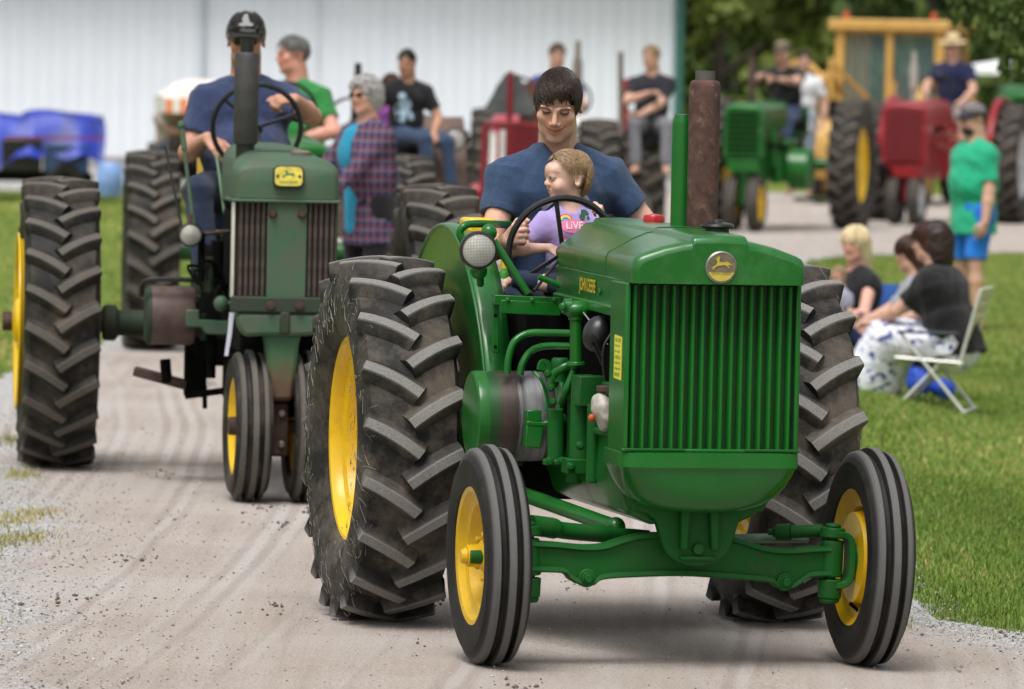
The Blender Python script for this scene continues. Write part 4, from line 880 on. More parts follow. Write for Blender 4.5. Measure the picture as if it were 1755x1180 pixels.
for i, (ly, w, zt, zs) in enumerate(nose): rings.append(hood_ring(ly, w, zt, zs, 1.266, .091, .014+.0045*min(1, i/3)))
M = MB(); M.loft(rings, False, False); fr = rings[-1]; M.add(fr, [tuple(range(len(fr)))])
M.build('nose_cowl', GREEN_GLOSS, T1, angle=34, bevel=.002)
MB().tube([V3(x, .2015, z+.001) for x, _, z in [tuple(p) for p in hood_ring(.2, .2503, 1.4305)]], .0022, 5).build('cowl_seam', GREEN_CAST, T1)
for s in (-1, 1):
    MB().loft([[V3(s*w, y, z) for w, z in ((wb, 1.168), (wb+.002, 1.27), (wb-.010, 1.27), (wb-.012, 1.168))] for y, wb in ((1.115, .214), (.6, .235), (.2, .252), (-.235, .281))]).build('side_panel', GREEN, T1, .002)
    MB().loft([[V3(s*w, y, z) for w, z in ((wb+.010, 1.146), (wb+.011, 1.176), (wb-.004, 1.182), (wb-.012, 1.146))] for y, wb in ((1.13, .214), (.6, .235), (.2, .252), (-.205, .279))]).build('panel_lip', GREEN, T1, .003)
    side_e = unit(V3(.065*s*-1, -1.35, 0)) if s < 0 else unit(V3(.065, 1.35, 0)*-1)
DEER_Y = mat('deer_gold', (.50, .40, .06), .45, .2, var=.15)
DECAL_Y = mat('decal_yellow', (.74, .52, .03), .4, var=.05); DECAL_K = mat('decal_black', (.012, .014, .012), .4)
def side_x(y): return -float(np.interp(y, [-.235, .2, .6, 1.115], [.281, .252, .235, .214]))-.0035
ydir = unit(V3(side_x(.2)-side_x(.8), -.6, 0))     # along the left-hand panel, towards the nose
V, F = text_mesh('JOHN DEERE', 1., 1.); wd = V[:, 0].max()-V[:, 0].min(); V[:, 0] *= .30/wd; V[:, 1] *= .056/(V[:, 1].max()-V[:, 1].min()); V[:, 0] += np.sign(V[:, 0])*0
Vb_ = [place2d(V+V3(dx, dy, 0), (side_x(.50), .50, 1.226), ydir, (0, 0, 1), .0015) for dx in (-.0016, .0016) for dy in (-.0012, .0012)]
M = MB(); [M.add(q+unit(np.cross(ydir, V3(0, 0, 1)))*.0002*i, F) for i, q in enumerate(Vb_)]; M.build('lettering', DECAL_Y, T1, smooth=False)
o_ = V3(side_x(-.165), -.165, 1.212); solid2d([(.028*math.cos(a), .046*math.sin(a)) for a in np.linspace(0, 6.28, 25)[:-1]], o_, ydir, (0, 0, 1), .0015).build('model_badge', DECAL_K, T1)
V, F = text_mesh('A R', .036, .85); MB().add(place2d(V, o_, ydir, (0, 0, 1), .0024), F).build('lettering', DECAL_Y, T1, smooth=False)
MB().cyl(V3(side_x(.27), .27, 1.215), V3(side_x(.27)-.006, .27, 1.215), .012, None, 14).build('panel_screw', GREEN, T1, .002)
# badge on the nose
bd = bpy.data.objects.new('nose_badge', None); COL.objects.link(bd); bd.parent = T1; bd.location = (.002, -.357, 1.322)
MB().lathe([(.052, .006), (.052, -.004), (.047, -.007)], (0, 0, 0), (0, 1, 0), 40).build('badge_ring', STEEL, bd)
MB().lathe([(.001, -.0055), (.047, -.0055)], (0, 0, 0), (0, 1, 0), 40).build('badge_disc', mat('badge_bronze', (.20, .165, .115), .4, .5, var=.25, scale=30), bd)
M = MB(); M.prism([(x*.034, y*.034+.006) for x, y in DEER], (0, -.0072, 0), (1, 0, 0), (0, 0, 1), (0, .003, 0)); M.build('deer_emblem', DEER_Y, bd, smooth=False)
seg_ = [(.0455*math.cos(a), .0455*math.sin(a)) for a in np.linspace(math.pi+.38, 2*math.pi-.38, 20)]; MB().prism(seg_, (0, -.0066, 0), (1, 0, 0), (0, 0, 1), (0, .0016, 0)).build('badge_band', DEER_Y, bd, smooth=False)
V, F = text_mesh('JOHN DEERE', .0125, .9); MB().add(place2d(V, (0, -.0079, -.0215), (1, 0, 0), (0, 0, 1)), F).build('lettering', mat('badge_dark', (.10, .075, .04), .5), bd, smooth=False)
# grille
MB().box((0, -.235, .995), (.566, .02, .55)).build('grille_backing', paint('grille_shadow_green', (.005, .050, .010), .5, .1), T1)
sl_m = MB().loft([[V3(.0092*math.cos(a), -.020*math.sin(a), z) for a in np.linspace(0, math.pi, 9)]+[V3(-.0105, .012, z), V3(.0105, .012, z)] for z in (.728, .735, 1.258)]).mesh('grille_slat', GREEN, 50)
for i in range(17): link('grille_slat', sl_m, T1, (-.2576+.0322*i, -.257, 0))
for s in (-1, 1):
    MB().box((s*.2855, -.17, .99), (.012, .22, .55)).box((s*.282, -.273, .99), (.014, .018, .55)).build('radiator_shell', GREEN, T1, .004)
MB().box((.0, -.275, .7265), (.588, .04, .010)).build('grille_ledge', GREEN, T1, .003)
for x_, w_ in ((-.19, .2), (.2, .18)): MB().box((x_, -.291, .7285), (w_, .014, .008)).build('ledge_strip', GREEN_CAST, T1, .002)
MB().box((0, -.15, .99), (.555, .10, .54)).build('radiator_core', GRIME, T1)
# sticker on the radiator side
solid2d([(-.052, -.068), (.052, -.072), (.054, .068), (-.050, .072)], V3(-.2918, -.185, 1.02), V3(0, -1, 0), (0, 0, 1), .0012).build('yellow_sticker', mat('sticker_yellow', (.78, .70, .06), .5, var=.04), T1)
GRN_PRINT = mat('sticker_print', (.10, .28, .06), .6); M = MB(); r_ = np.random.default_rng(3)
for i in range(7):
    x = -.040
    while x < .036:
        w_ = r_.uniform(.006, .018); h_ = .0035 if i % 3 else .006
        if x+w_ < .042: M.add(place2d(np.array([(x, -h_), (x+w_, -h_), (x+w_, h_), (x, h_)]), V3(-.2932, -.185, 1.076-.0185*i), V3(0, -1, 0), (0, 0, 1)), [(0, 1, 2, 3)])
        x += w_+r_.uniform(.004, .010)
kind(M.build('green_print', GRN_PRINT, T1, smooth=False), 'stuff')
# lower tank below the grille
def sq_ring(w, y0, y1, z, n=36, e=3.2):
    c = (y0+y1)/2; d = (y1-y0)/2; out = []
    for i in range(n): a = 2*math.pi*i/n; ca, sa = math.cos(a), math.sin(a); out.append(V3(w*np.sign(ca)*abs(ca)**(2/e), c+d*np.sign(sa)*abs(sa)**(2/e), z))
    return out
M = MB(); M.loft([sq_ring(w, a, b_, z, 40, e) for w, a, b_, z, e in ((.286, -.29, .02, .722, 9), (.296, -.308, .03, .718, 9), (.297, -.31, .03, .672, 9), (.290, -.303, .02, .664, 8), (.284, -.298, .01, .640, 6), (.270, -.290, .0, .606, 4), (.245, -.280, -.0, .572, 3), (.205, -.262, -.01, .545, 2.6), (.15, -.235, -.02, .527, 2.4), (.08, -.20, -.04, .520, 2.2))])
M.build('radiator_tank', GREEN, T1, angle=30)
# pivot bracket
M = MB(); ol = [(-.235, .60), (-.205, .515), (-.150, .505), (-.128, .46)]+[(.128*math.cos(a), .398+.128*math.sin(a)*.62-.0) for a in np.linspace(math.pi, 2*math.pi, 13)][0:0]
ol = [(-.24, .61), (-.222, .520), (-.165, .512), (-.140, .49), (-.125, .44)]+[(.118*math.cos(a), .425+.085*math.sin(a)) for a in np.linspace(math.pi+.15, 2*math.pi-.15, 13)]+[(.125, .44), (.140, .49), (.165, .512), (.222, .520), (.24, .61)]
M.prism(ol, (0, -.105, 0), (1, 0, 0), (0, 0, 1), (0, .05, 0))
for s in (-1, 1): M.prism([(s*.040, .395), (s*.064, .395), (s*.066, .56), (s*.028, .56)], (0, -.145, 0), (1, 0, 0), (0, 0, 1), (0, .045, 0))
M.prism([(-.058, .358), (.058, .358), (.062, .375), (-.062, .375)], (0, -.135, 0), (1, 0, 0), (0, 0, 1), (0, .02, 0))
M.build('pivot_bracket', GREEN_CAST, T1, .008)
MB().cyl((0, -.10, .398), (0, -.152, .398), .021, .019, 20).build('pivot_pin', GREEN_CAST, T1, .004)
# front axle beam
tp = [(-.515, .412), (-.42, .408), (-.33, .400), (-.26, .404), (-.19, .426), (-.11, .440), (.11, .440), (.19, .424), (.28, .398), (.36, .392), (.44, .398), (.50, .400)]
bt = [(-.515, .315), (-.40, .312), (-.375, .292), (-.34, .274), (-.295, .273), (-.262, .292), (-.15, .300), (0, .304), (.15, .296), (.29, .284), (.325, .266), (.37, .264), (.405, .284), (.43, .300), (.50, .305)]
AX = bpy.data.objects.new('front_axle', None); COL.objects.link(AX); AX.parent = T1; AX.location = (-.03, -.02, 0)
M = MB(); M.prism(tp+bt[::-1], (0, 0, 0), (1, 0, 0), (0, 0, 1), (0, .045, 0)); M.build('axle_web', GREEN_CAST, AX, .004)
for nm, ln, dz in (('top_flange', tp, -.007), ('bottom_flange', bt, .009)):
    P = smooth_path([(x, 0, z+dz) for x, z in ln], 4); M = MB(); R_ = []
    for p in P: R_.append([p+V3(0, y, z) for y, z in ((-.042, -.006), (-.038, .0075), (.038, .0075), (.042, -.006), (.03, -.012), (-.03, -.012))])
    M.loft(R_).build(nm, GREEN_CAST, AX, angle=50)
for x, z in ((-.318, .294), (.347, .285)):
    M = MB(); M.cyl((x, -.022, z), (x, -.040, z), .032, .029, 20); bolt(M, (x, -.040, z), (0, -1, 0), .016, .016); M.build('axle_bolt', GREEN_CAST, AX, .003)
V, F = text_mesh('A3842R', .034, 1.1); MB().add(place2d(V, (.26, -.0232, .338), (1, 0, 0), (0, 0, 1)), F).prism([(.259+.009*math.cos(a), .372+.009*math.sin(a)) for a in np.linspace(0, 6.28, 13)[:-1]], (0, -.0235, 0), (1, 0, 0), (0, 0, 1), (0, .002, 0)).build('casting_mark', paint('mark_green', (.006, .045, .010), .5, .2), AX, smooth=False)
for s in (-1, 1):
    xk = s*.505+.0
    M = MB(); M.cyl((xk, 0, .300), (xk+s*.006, 0, .420), .040, .038, 20); M.build('king_pin_boss', GREEN_CAST, AX, .005)
    sp = bpy.data.objects.new('spindle', None); COL.objects.link(sp); sp.parent = T1; sp.location = (xk-.03, -.02, 0)
    M = MB(); M.cyl((0, 0, .228), (s*.002, 0, .292), .038, .042, 18); M.cyl((0, 0, .29), (s*.006, 0, .43), .02, None, 10); M.cyl((0, 0, .212), (0, 0, .228), .030, .036, 18); M.cyl((s*.006, 0, .428), (s*.008, 0, .462), .044, .040, 18); M.cyl((s*.008, 0, .462), (s*.008, 0, .475), .028, .024, 14)
    M.build('spindle_boss', GREEN_CAST, sp, .005)
    P = smooth_path([(s*.01, .0, .272), (s*.045, .0, .278), (s*.064, .0, .31), (s*.066, .0, .40), (s*.05, .0, .434), (s*.01, 0, .440)], 5); M = MB(); M.loft([[p+V3(0, y, 0)+unit(np.cross(P[min(i+1, len(P)-1)]-P[max(i-1, 0)], V3(0, 1, 0)))*q for y, q in ((-.042, -.011), (-.038, .011), (.038, .011), (.042, -.011))] for i, p in enumerate(P)]).build('spindle_yoke', GREEN_CAST, sp, .004)
    M = MB(); M.cyl((s*.075, 0, .360), (s*.20, 0, .360), .030, .024, 16); M.cyl((s*.078, 0, .360), (s*.098, 0, .360), .052, .046, 18); M.build('stub_axle', GREEN_CAST, sp, .004)
# steering arms and rods
M = MB(); M.tube(smooth_path([(-.53, .0, .462), (-.46, .03, .452), (-.40, .06, .440), (-.28, .10, .428), (-.18, .13, .422), (-.10, .15, .415)], 5), [.034]*8+[.028]*9+[.022]*9, 12); M.build('steering_arm', GREEN_CAST, T1, angle=60)
M = MB(); M.tube([(.46, .02, .448), (.36, .06, .440)], .022, 14); M.tube([(.36, .06, .440), (.315, .08, .437)], [.029, .027], 14); bolt(M, (.315, .08, .437), (-1, .4, 0), .012, .02); M.build('steering_arm', GREEN_CAST, T1, .003)
MB().tube([(.44, .14, .415), (-.10, .15, .405)], .016, 12).build('tie_rod', mat('grimy_pale_green', (.16, .26, .18), .5, var=.3), T1)
M = MB(); p0, p1 = L1(1055, 903, .2), L1(872, 838, .95); M.tube([p0, p1], [.026, .026], 14); M.ball(p0, .034); M.build('drag_link', GREEN, T1, angle=60)
# front wheels
ft = front_tyre(.362, .156, .212); frm = paint('yellow_paint_f', (.60, .37, .005), .4, .28, (.16, .10, .04))
def front_rim(s): return rim_mesh(.205, .153, .07, frm, s, hubr=.05)
hubm = MB(); hubm.cyl((-.02, 0, 0), (.10, 0, 0), .042, .036, 18); hubm.cyl((.10, 0, 0), (.115, 0, 0), .030, .020, 14)
for s, lx, rz in ((-1, -.665, rad(1.0)), (1, .608, rad(.8))):
    w = wheel('front_wheel', ft, front_rim(s), T1, (lx, 0, .362), rz, rad(1.0)*s, rad(40))
    h = MB(); h.cyl((-s*.03, 0, 0), (s*.075, 0, 0), .042, .036, 18); h.cyl((s*.075, 0, 0), (s*.095, 0, 0), .030, .020, 14)
    for i in range(5): a = i*1.2566; p = V3(s*.012, .075*math.cos(a), .075*math.sin(a)); h.cyl(p, p+V3(s*.02, 0, 0), .011, None, 6)
    h.build('hub', frm, w, .003)
    v = MB(); v.tube([(-s*.03, -.13, -.12), (-s*.055, -.10, -.115)], .006, 8); v.build('valve', GRIME, w)
# rear wheels
rt = rear_tyre(.640, .345, .345, 19)
for s, lx in ((-1, -.700), (1, .715)):
    w = wheel('rear_wheel', rt, cached(('rr', s), lambda: rim_mesh(.340, .34, .115, YELLOW, s, hubr=.12)), T1, (lx, 1.70, .640), 0, 0, rad(3)*s)
    r_ = np.random.default_rng(60+s); M = MB()           # dried grass strands clinging to the outer sidewall
    for i in range(420):
        a = r_.uniform(0, 6.283); rr = r_.uniform(.38, .615); x = .168 if rr < .52 else .168-.030*(rr-.52)/.095; P = []; da = r_.normal(0, .05); dr = r_.normal(0, .035); cu = r_.normal(0, .03)
        for j in range(5):
            t = j/4; a2 = a+da*t+cu*t*t; r2 = min(.625, max(.37, rr+dr*t-cu*.3*t*t)); xx = (.181 if r2 < .50 else .181-.05*((r2-.50)/.125)**1.6); P.append((s*xx, -r2*math.cos(a2), r2*math.sin(a2)))
        M.tube(P, .0009, 3, cap=False)
    kind(M.build('dried_grass', mat('straw_grey', (.20, .19, .175), .9, var=.4, scale=40), w), 'stuff')
MB().cyl((-.72, 1.7, .64), (.72, 1.7, .64), .055, None, 20).cyl((-.40, 1.7, .64), (.40, 1.7, .64), .13, None, 24).build('rear_axle', GREEN_CAST, T1, .006)
# fenders
def fender(s):
    Cy, Cz = 1.70, .64; angs = np.linspace(rad(-14), rad(158), 40); M = MB(); R_ = []
    for a in angs:
        tw = sstep(np.float64((rad(60)-a)/rad(70))); fl = .105-.03*tw; xo = .487-.02*tw
        prof = [(xo-.006, .36), (xo-.006, .60), (xo, .70), (xo+.006, .738), (xo+.008, .750), (xo+.002, .757), (xo-.012, .759), (xo-.03, .757), (xo-fl*.6, .752), (xo-fl, .735)]
        R_.append([V3(s*x, Cy-r*math.cos(a), Cz+r*math.sin(a)) for x, r in prof])
    f = M.loft(R_, False, False).build('fender', GREEN_GLOSS, T1, angle=50); so = f.modifiers.new('thickness', 'SOLIDIFY'); so.thickness = .004
    MB().tube([q[4] for q in R_], .0065, 8).build('fender_bead', GREEN, f)
    return R_
FR = fender(-1); fender(1)
# fender lamp and its bracket, grab rail, brace and dash rail
LP = L1(820, 428, .93)
M = MB(); M.tube(smooth_path([LP+V3(.01, .05, -.055), LP+V3(.02, .06, -.085), LP+V3(.03, .10, -.12)], 4), .012, 10); M.ball(LP+V3(.012, .045, -.072), (.030, .030, .030)); M.build('lamp_bracket', GREEN, T1, angle=60)
headlight(T1, LP, .0615, GREEN, rad(-4))
p = [L1(795, 415, 1.25), L1(788, 398, 1.25), L1(797, 386, 1.25), L1(815, 383, 1.3), L1(850, 384, 1.4), L1(880, 385, 1.75)]
MB().tube(smooth_path(p, 5), .0135, 10).build('grab_rail', GREEN, T1)
M = MB(); M.tube([L1(846, 412, 1.0), L1(905, 503, .98)], .0135, 10); M.ball(L1(838, 398, 1.02), (.028, .028, .03)); M.build('brace_bar', GREEN, T1, angle=60)
a_, b_ = L1(845, 513, .96), L1(958, 518, .96); M = MB(); M.bar(a_, b_, .05, .034); M.bar(a_+V3(.02, -.03, -.022), b_+V3(0, -.03, -.022), .006, .045)
for px in (870, 912, 950): bolt(M, L1(px, 514, .93), (0, -1, 0), .007, .008)
M.build('dash_rail', GREEN, T1, .003)
a_, b_ = L1(849, 512, .97), L1(849, 604, .97); M = MB(); M.bar(a_, b_, .022, .016, (0, 1, 0)); M.build('fender_strip', GREEN, T1, .003)
for py in (540, 594): MB().cyl(L1(849, py, .972), L1(849, py, .96), .006, None, 10).build('rivet_hole', GRIME, T1)
M = MB(); M.tube([L1(923, 474, .9), L1(960, 489, .9)], .011, 10); M.build('throttle_tube', GREEN, T1)
M = MB(); M.tube([L1(915, 498, .98), L1(962, 440, 1.15)], .0055, 8); M.build('control_rod', BLACKMETAL, T1)
# exhaust stack, air stack, caps
mc = L1(1204, 388, .35)
st = bpy.data.objects.new('muffler', None); COL.objects.link(st); st.parent = T1; st.location = (.107, .35, 1.425)
MB().lathe([(.030, 0.0), (.050, .004), (.052, .02), (.0525, .42), (.0515, .475), (.046, .490), (.036, .494), (.001, .494)], (0, 0, 0), (0, 0, 1), 32).build('muffler_body', RUST, st, angle=50)
MB().lathe([(.030, .49), (.033, .492), (.033, .525), (.028, .525), (.028, .495)], (0, 0, 0), (0, 0, 1), 24).build('muffler_outlet', mat('sooty_iron', (.07, .06, .055), .7, var=.3), st)
MB().lathe([(.001, 0), (.034, 0), (.034, .355), (.033, .362), (.026, .385), (.001, .386)], (.050, .42, 1.418), (0, 0, 1), 24).build('air_stack', GREEN, T1, angle=40)
MB().lathe([(.001, .0), (.040, .0), (.040, .012), (.055, .016), (.057, .021), (.054, .028), (.022, .036), (.020, .042), (.001, .043)], (.066, -.03, 1.424), (0, 0, 1), 32).build('radiator_cap', BLACKMETAL, T1, angle=40)
MB().lathe([(.001, 0), (.036, 0), (.036, .017), (.032, .023), (.001, .028)], (.025, .70, 1.437), (0, 0, 1), 28).build('fuel_cap', paint('red_cap', (.42, .012, .016), .35, .1), T1, angle=40)
# belt pulley with brake arm
pc = V3(-.405, .90, .767)
M = MB(); M.lathe([(.001, -.150), (.07, -.150), (.143, -.146), (.151, -.141), (.1535, -.130), (.1525, -.105)], pc, (1, 0, 0), 48); M.build('pulley_cover', GREEN, T1, angle=22)
m_belt = bpy.data.materials.new('worn_pulley'); nt, b = nodes(m_belt); co = texco(nt); sx = N(nt, 'ShaderNodeSeparateXYZ'); nt.links.new(co, sx.inputs[0])
ns = noi(nt, 1., 5, .6, texco(nt, 'Object', (60, 4, 4))); ad = N(nt, 'ShaderNodeMath', operation='MULTIPLY_ADD'); ad.inputs[1].default_value = .12; nt.links.new(ns, ad.inputs[0]); nt.links.new(sx.outputs[0], ad.inputs[2])
nt.links.new(ramp(nt, ad.outputs[0], [(.0, (.012, .10, .018)), (.5, (0.02, .09, .02))]), b.inputs['Base Color'])
mr = N(nt, 'ShaderNodeMapRange'); mr.inputs[1].default_value = -.50; mr.inputs[2].default_value = -.19; nt.links.new(ad.outputs[0], mr.inputs[0])
nt.links.new(ramp(nt, mr.outputs[0], [(.10, (.010, .10, .016)), (.24, (.03, .075, .03)), (.32, (.075, .05, .045)), (.48, (.045, .036, .034)), (.56, (.20, .20, .21)), (.74, (.30, .30, .32)), (.84, (.05, .045, .045)), (.97, (.10, .095, .09))]), b.inputs['Base Color']); b.inputs['Roughness'].default_value = .32; b.inputs['Metallic'].default_value = .35
M = MB(); M.lathe([(.1515, -.105), (.153, -.05), (.1535, 0), (.153, .06), (.150, .125), (.148, .13), (.10, .131)], pc, (1, 0, 0), 56); M.build('belt_pulley', m_belt, T1, angle=50)
MB().lathe([(.158, .118), (.160, .128), (.160, .142), (.02, .150)], pc, (1, 0, 0), 48).build('pulley_flange', GREEN_CAST, T1, angle=50)
def strap(M, P, w, t, n=5):
    P = smooth_path(P, n)
    return M.loft([[p+V3(0, y, 0)+unit(np.cross(P[min(i+1, len(P)-1)]-P[max(i-1, 0)], V3(0, 1, 0)))*q for y, q in ((-w/2, -t/2), (-w/2, t/2), (w/2, t/2), (w/2, -t/2))] for i, p in enumerate(P)])
M = strap(MB(), [L1(900, 724, .70), L1(934, 725, .70), L1(952, 708, .70), L1(961, 688, .71), L1(962, 664, .73), L1(958, 642, .76)], .055, .016)
o_ = L1(900, 724, .70); M.box(o_+V3(.026, 0, .024), (.050, .05, .040)); M.prism([(0, -.004), (.060, -.004), (.050, -.086), (-.004, -.080)], o_, (1, 0, 0), (0, 0, 1), (0, .05, 0)); M.prism([(0, 0), (.06, 0), (.085, .03), (.075, .045), (.05, .02), (0, .016)], L1(930, 730, .68), (1, 0, 0), (0, 0, 1), (0, .02, 0)); M.build('brake_arm', GREEN, T1, .004, angle=40)
# engine castings seen on the open side
MB().box((0, .80, .86), (.36, 1.5, .56)).build('engine_block', GRIME, T1, .02)
MB().box((0, 1.55, .80), (.70, .9, .66)).build('transmission_case', GRIME, T1, .03)
M = MB(); M.loft([[V3(x, y, z) for x, z in ((-.235, .76), (-.245, .60), (-.21, .50), (-.14, .47), (.14, .47), (.21, .50), (.245, .60), (.235, .76))] for y in (-.05, .30, .55, 1.3)]); M.build('main_frame', GREEN, T1, .012)
M = MB(); M.box((-.215, .16, .835), (.05, .24, .17)); M.box((-.222, .16, .755), (.075, .30, .022)); M.build('frame_cover', GREEN_CAST, T1, .006)
M = MB(); M.cyl((-.255, .50, .60), (-.255, .50, .93), .040, .036, 18); M.cyl((-.245, .62, .56), (-.245, .62, .86), .032, None, 16); M.box((-.25, .50, .625), (.12, .10, .05)); M.box((-.245, .42, .88), (.09, .09, .10)); M.cyl((-.25, .34, .58), (-.25, .34, .84), .022, None, 12)
for q in ((-.30, .45, .625), (-.215, .44, .60), (-.29, .36, .70)): bolt(M, q, (0, -1, 0), .011, .014)
M.build('governor_case', GREEN_CAST, T1, .006)
gc = L1(960, 628, .62); MB().lathe([(.001, .03), (.024, .03), (.030, .022), (.030, -.01), (.026, -.015), (.026, -.05)], gc, (0, 0, 1), 24).build('oil_filler', GREEN_CAST, T1, .002, angle=50)
M = strap(MB(), [L1(914, 636, .74), L1(926, 650, .72), L1(935, 675, .71), L1(937, 704, .70)], .03, .012); M.build('guard_strap', GREEN, T1, .003, angle=40)
M = strap(MB(), [L1(926, 634, .66), L1(929, 622, .66), L1(937, 622, .66), L1(942, 640, .66), L1(948, 664, .66)], .035, .020); M.tube(smooth_path([L1(948, 650, .62), L1(953, 638, .61), L1(966, 629, .6), L1(982, 625, .6)], 4), .017, 10); M.tube(smooth_path([L1(988, 628, .58), L1(980, 645, .58), L1(970, 670, .58), L1(962, 690, .62)], 4), .014, 10); M.ball(L1(948, 655, .63), .02); M.build('linkage', GREEN, T1, .003, angle=50)
for q in ((984, 628), (944, 664), (948, 688), (939, 640)): M = MB(); bolt(M, L1(*q, .56), (-.3, -1, 0), .010, .014); M.build('linkage_bolt', GREEN_CAST, T1, .002)
M = MB(); M.cyl(L1(952, 790, .60), L1(952, 700, .60), .028, .027, 18); M.cyl(L1(952, 796, .60), L1(952, 786, .60), .044, .044, 16); M.build('governor_tube', GREEN_CAST, T1, .004)
for px_ in (942, 963): M = MB(); bolt(M, L1(px_, 790, .555), (0, -1, 0), .011, .012); M.build('flange_bolt', GREEN_CAST, T1, .002)
cp = L1(986, 520, .50)
M = MB(); M.cyl(L1(987, 622, .5), L1(987, 540, .5), .0205, .020, 18); M.ball(L1(989, 530, .5), (.050, .040, .030)); M.cyl(L1(965, 524, .5), L1(978, 526, .5), .026, .030, 14); M.cyl(L1(987, 548, .5), L1(987, 541, .5), .026, .026, 16); M.cyl(L1(987, 626, .5), L1(987, 619, .5), .032, .030, 16); bolt(M, L1(965, 525, .47), (-.3, -1, 0), .010, .010); M.build('manifold_riser', GREEN, T1, .003, angle=50)
M = MB(); M.tube(smooth_path([L1(869, 640, .8), L1(872, 612, .8), L1(882, 585, .8), L1(905, 571, .8), L1(940, 570, .75), L1(985, 571, .6)], 6), .0125, 10); M.build('oil_pipe', GREEN, T1, angle=60)
M = MB(); M.tube(smooth_path([L1(891, 642, .8), L1(896, 622, .8), L1(910, 602, .8), L1(935, 593, .75), L1(985, 593, .6)], 6), .0125, 10); M.build('oil_pipe', GREEN, T1, angle=60)
M = MB(); M.ball(L1(1024, 572, .25), (.05, .05, .062), R=roty(.3)); [M.tube(smooth_path([L1(1012, 575+dy, .2), L1(1022, 585+dy, .2), L1(1035, 612+dy, .22)], 4), .006, 8) for dy in (0, 16)]; M.tube(smooth_path([L1(1049, 570, .1), L1(1036, 592, .1), L1(1034, 620, .12), L1(1038, 652, .15)], 5), .0055, 8); M.build('distributor', mat('black_rubber', (.016, .016, .017), .38, var=.2), T1, angle=60)
M = MB(); M.tube([L1(1000, 535, .3), L1(1042, 590, .2)], .003, 6); M.build('throttle_rod', STEEL, T1)
S = SDF(); q = L1(1034, 700, .1); S.ell(q, (.038, .04, .055), roty(-.35)); S.ell(q+V3(.012, 0, -.035), (.03, .034, .04)); V, F = S.mesh(.006); V = V+vnormals(V, F)*(.004*sinnoise(V, 22, 3))[:, None]
link('filter_bowl', big_mesh('filter_bowl', V, F, mat('cloudy_bowl', (.42, .39, .34), .45, var=.25, scale=20), True), T1)
MB().cyl(q+V3(.012, 0, .055), q+V3(.012, 0, .075), .036, None, 20).build('filter_cap', RUST_DARK, T1, .003)
MB().ball(L1(1014, 716, .08), (.012, .012, .014)).build('drain_cock', mat('orange_red', (.5, .08, .02), .5), T1)
MB().box((0, 1.84, .98), (.46, .36, .06)).box((0, 2.05, 1.16), (.42, .07, .30), rotx(-.12)).build('seat', YELLOW, T1, .02)
q = L1(818, 412, 1.62); MB().box(q, (.10, .16, .16)).build('tool_box', YELLOW, T1, .012)
MB().box((0, 1.35, .60), (.76, .5, .03)).build('platform', GREEN_CAST, T1, .005)
MB().box((.0, 1.16, 1.25), (.26, .06, .22)).build('dash', GREEN, T1, .01)
steering(T1, L1(964, 432, 1.32), .19, rad(8), None, (L1(964, 432, 1.32)+V3(.05, -.4, -.06)), (100, 215, 330))
# ================================================================== THE WEATHERED TRACTOR BEHIND
O2, A2 = np.array([-1.02, 29.4]), rad(6)
T2 = thing('tractor', 'weathered green tractor with narrow front wheels and tall grey exhaust stack, second in line', 'tractor', (-1.02, 29.4, 0), A2, 'tractors in the parade')
L2 = lambda px, py, ly: loc_at(px, py, ly, O2, A2)
# hood with a rounded cowl
def hood2(ly, w, zt, zb, r=.5):
    n = 14; out = [V3(-w, ly, zb), V3(-w, ly, zb+.06)]
    for i in range(n+1): a = math.pi-math.pi*i/n; out.append(V3(w*np.sign(math.cos(a))*abs(math.cos(a))**r, ly, zt-(zt-zb-.10)*(1-math.sin(a)**.62)))
    return out+[V3(w, ly, zb+.06), V3(w, ly, zb)]
M = MB(); M.loft([hood2(1.55, .175, 1.56, 1.30), hood2(1.2, .185, 1.56, 1.30), hood2(.25, .205, 1.545, 1.31)], False, True); M.build('hood', GREEN_OLD, T2, angle=40)
rg = [hood2(.25, .21, 1.535, 1.315), hood2(0, .226, 1.528, 1.318), hood2(-.14, .234, 1.518, 1.322), hood2(-.20, .232, 1.508, 1.326), hood2(-.232, .222, 1.490, 1.332), hood2(-.245, .205, 1.465, 1.340)]
M = MB(); M.loft(rg, False, True); M.tube([p+V3(0, -.006 if p[1] < 0 else 0, 0) for p in [V3(-.232, .2, 1.33), V3(-.240, -.15, 1.33), V3(-.232, -.236, 1.33), V3(.232, -.236, 1.33), V3(.240, -.15, 1.33), V3(.232, .2, 1.33)]], .008, 6); M.build('nose_cowl', GREEN_OLD, T2, angle=40)
# badge: yellow rounded rectangle with a leaping deer
bd = bpy.data.objects.new('nose_badge', None); COL.objects.link(bd); bd.parent = T2; bd.location = (.008, -.252, 1.435); bd.rotation_euler = (rad(-16), 0, 0)
def rrect(w, h, e=5, n=40): return [(w*np.sign(math.cos(a))*abs(math.cos(a))**(2/e), h*np.sign(math.sin(a))*abs(math.sin(a))**(2/e)) for a in np.linspace(0, 2*math.pi, n+1)[:-1]]
MB().prism(rrect(.068, .050), (0, 0, 0), (1, 0, 0), (0, 0, 1), (0, .02, 0)).build('badge_ring', BLACKMETAL, bd, .004)
MB().prism(rrect(.060, .043), (0, -.011, 0), (1, 0, 0), (0, 0, 1), (0, .004, 0)).build('badge_disc', mat('badge_gold', (.52, .43, .04), .5, var=.2, scale=30), bd)
MB().prism([(x*.028, y*.026+.006) for x, y in DEER], (0, -.014, 0), (1, 0, 0), (0, 0, 1), (0, .003, 0)).build('deer_emblem', mat('deer_green', (.03, .13, .05), .5), bd, smooth=False)
